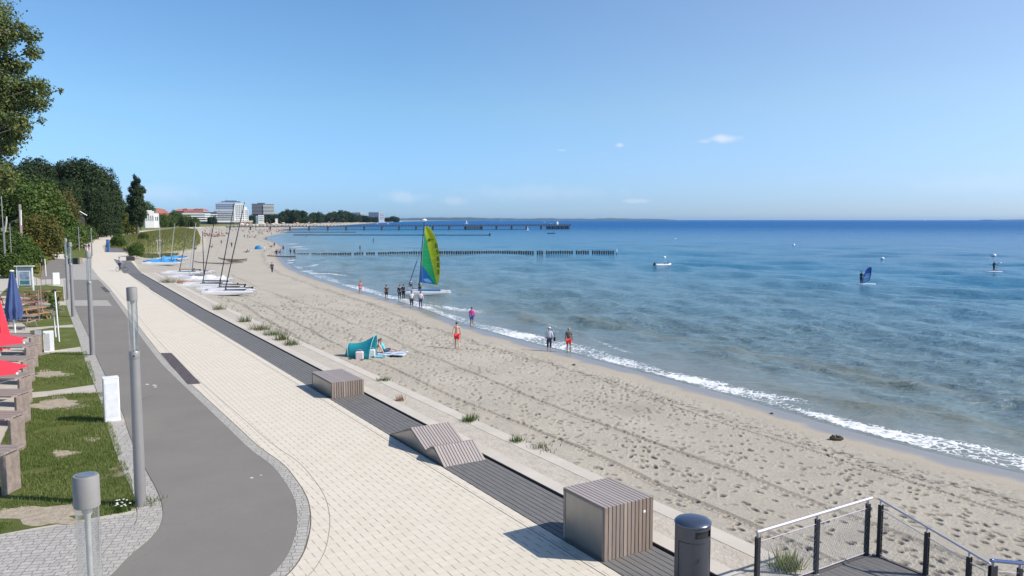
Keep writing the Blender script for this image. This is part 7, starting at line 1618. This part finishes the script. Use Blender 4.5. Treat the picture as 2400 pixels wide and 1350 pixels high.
# shore trees, each on its own
sk = [(630, 506, 1350), (641, 504, 1330), (652, 505, 1340), (662, 503, 1350), (672, 496, 1400), (682, 498, 1400), (692, 503, 1400), (698, 499, 1480), (703, 497, 1480), (694, 506, 1350), (730, 507, 1600), (740, 501, 1650), (748, 503, 1700), (757, 504, 1700), (765, 508, 1700), (772, 502, 1750), (781, 504, 1800), (790, 499, 1800), (798, 502, 1850), (806, 497, 1900), (813, 501, 1900), (820, 503, 1950), (828, 505, 2000), (836, 508, 2000), (846, 506, 2050), (856, 507, 2050), (868, 510, 2000), (880, 510, 2000), (907, 511, 2300), (922, 508.5, 2350), (930, 510, 2350), (618, 510, 1300), (595, 506, 1420), (588, 508, 1300), (497, 510, 1100), (720, 511, 1450), (750, 511, 1500), (790, 511, 1650)]
nt0 = tree_obj('shore_tree', 'x', 'tree', (0, 0, 0), crown_blobs(10, 12, .3, 18, 77, .35), 1500, 1.5, G_dark, (4, .3), 78, 'trees of the far shore between the hotels and the headland')
names = ['left end of the far shore wood', 'far shore wood', 'headland']
for i, (px, py, d) in enumerate(sk):
    where = ('the two hotels' if px < 625 else 'tower block and stepped white flats' if px < 705 else 'white flats and headland blocks' if px < 822 else 'the headland blocks' if px < 905 else 'headland blocks and open sea')
    lb = ('dark rounded tree standing before ' if 822 <= px < 905 else 'dark rounded tree of the far shore wood between ') + where
    p = AD(px, 515, d); k = AD(px, py, d).z / 10; sc_ = (k * (1.0 + .25 * (i % 3)), k, k)
    if i == 0: nt0.location = (p.x, p.y, 0); nt0.scale = sc_; nt0['label'] = lb
    else: dup(nt0, (p.x, p.y, 0), i * 1.1, lb, 'trees of the far shore: ' + where, sc_)
nt0['group'] = 'trees of the far shore: tower block and stepped white flats'
# hills across the bay
m_hill = mat('far_hills', (.06, .105, .11), .9, c2=(.085, .13, .13), scale=.002)  # part of the distance haze is put into this bluish colour
def hill(pts, d, dep=500):
    mb = MB(); secs = []
    for px, py in pts:
        q = AD(px, py, d); z = q.z; secs.append([(q.x, d, -4), (q.x, d + 30, z * .7), (q.x, d + dep * .5, z), (q.x, d + dep, -4)])
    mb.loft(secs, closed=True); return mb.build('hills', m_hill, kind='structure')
hp = []
for x in np.arange(925, 1500, 6): hp.append((x, np.interp(x, [925, 960, 1060, 1140, 1200, 1290, 1380, 1500], [512.5, 510.5, 509.2, 510.5, 512.2, 511.6, 513.0, 514.8]) - .5 * math.sin(x * .07) - .3 * math.sin(x * .19)))
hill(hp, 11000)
hp = []
for x in np.arange(1395, 1590, 6): hp.append((x, np.interp(x, [1395, 1405, 1450, 1480, 1540, 1590], [514, 511.5, 511.2, 512.6, 512.8, 515]) - .3 * math.sin(x * .15)))
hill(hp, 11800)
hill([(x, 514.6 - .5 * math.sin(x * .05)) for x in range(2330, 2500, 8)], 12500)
MB().box((0, 0, 0), (2600, 60, 6)).build('far_beach', mat('far_sand', (.6, .57, .5), .9), loc=(AD(1150, 515, 10800).x, 10800, -3.4), kind='structure')

# ============================================================ AIR
hz = MB().box((-1000, 9000, 28), (46000, 44000, 70)).build('haze', [], kind='stuff'); 
hm = bpy.data.materials.new('haze'); hm.use_nodes = True; t = hm.node_tree; t.nodes.clear(); o = N(t, 'ShaderNodeOutputMaterial'); pv = N(t, 'ShaderNodeVolumePrincipled'); pv.inputs['Density'].default_value = 2.6e-5; pv.inputs['Color'].default_value = (.42, .68, 1.0, 1); pv.inputs['Anisotropy'].default_value = .2
t.links.new(pv.outputs[0], o.inputs['Volume']); hz.data.materials.append(hm)
hz['label'] = 'thin bluish summer haze over the bay'; hz['category'] = 'haze'
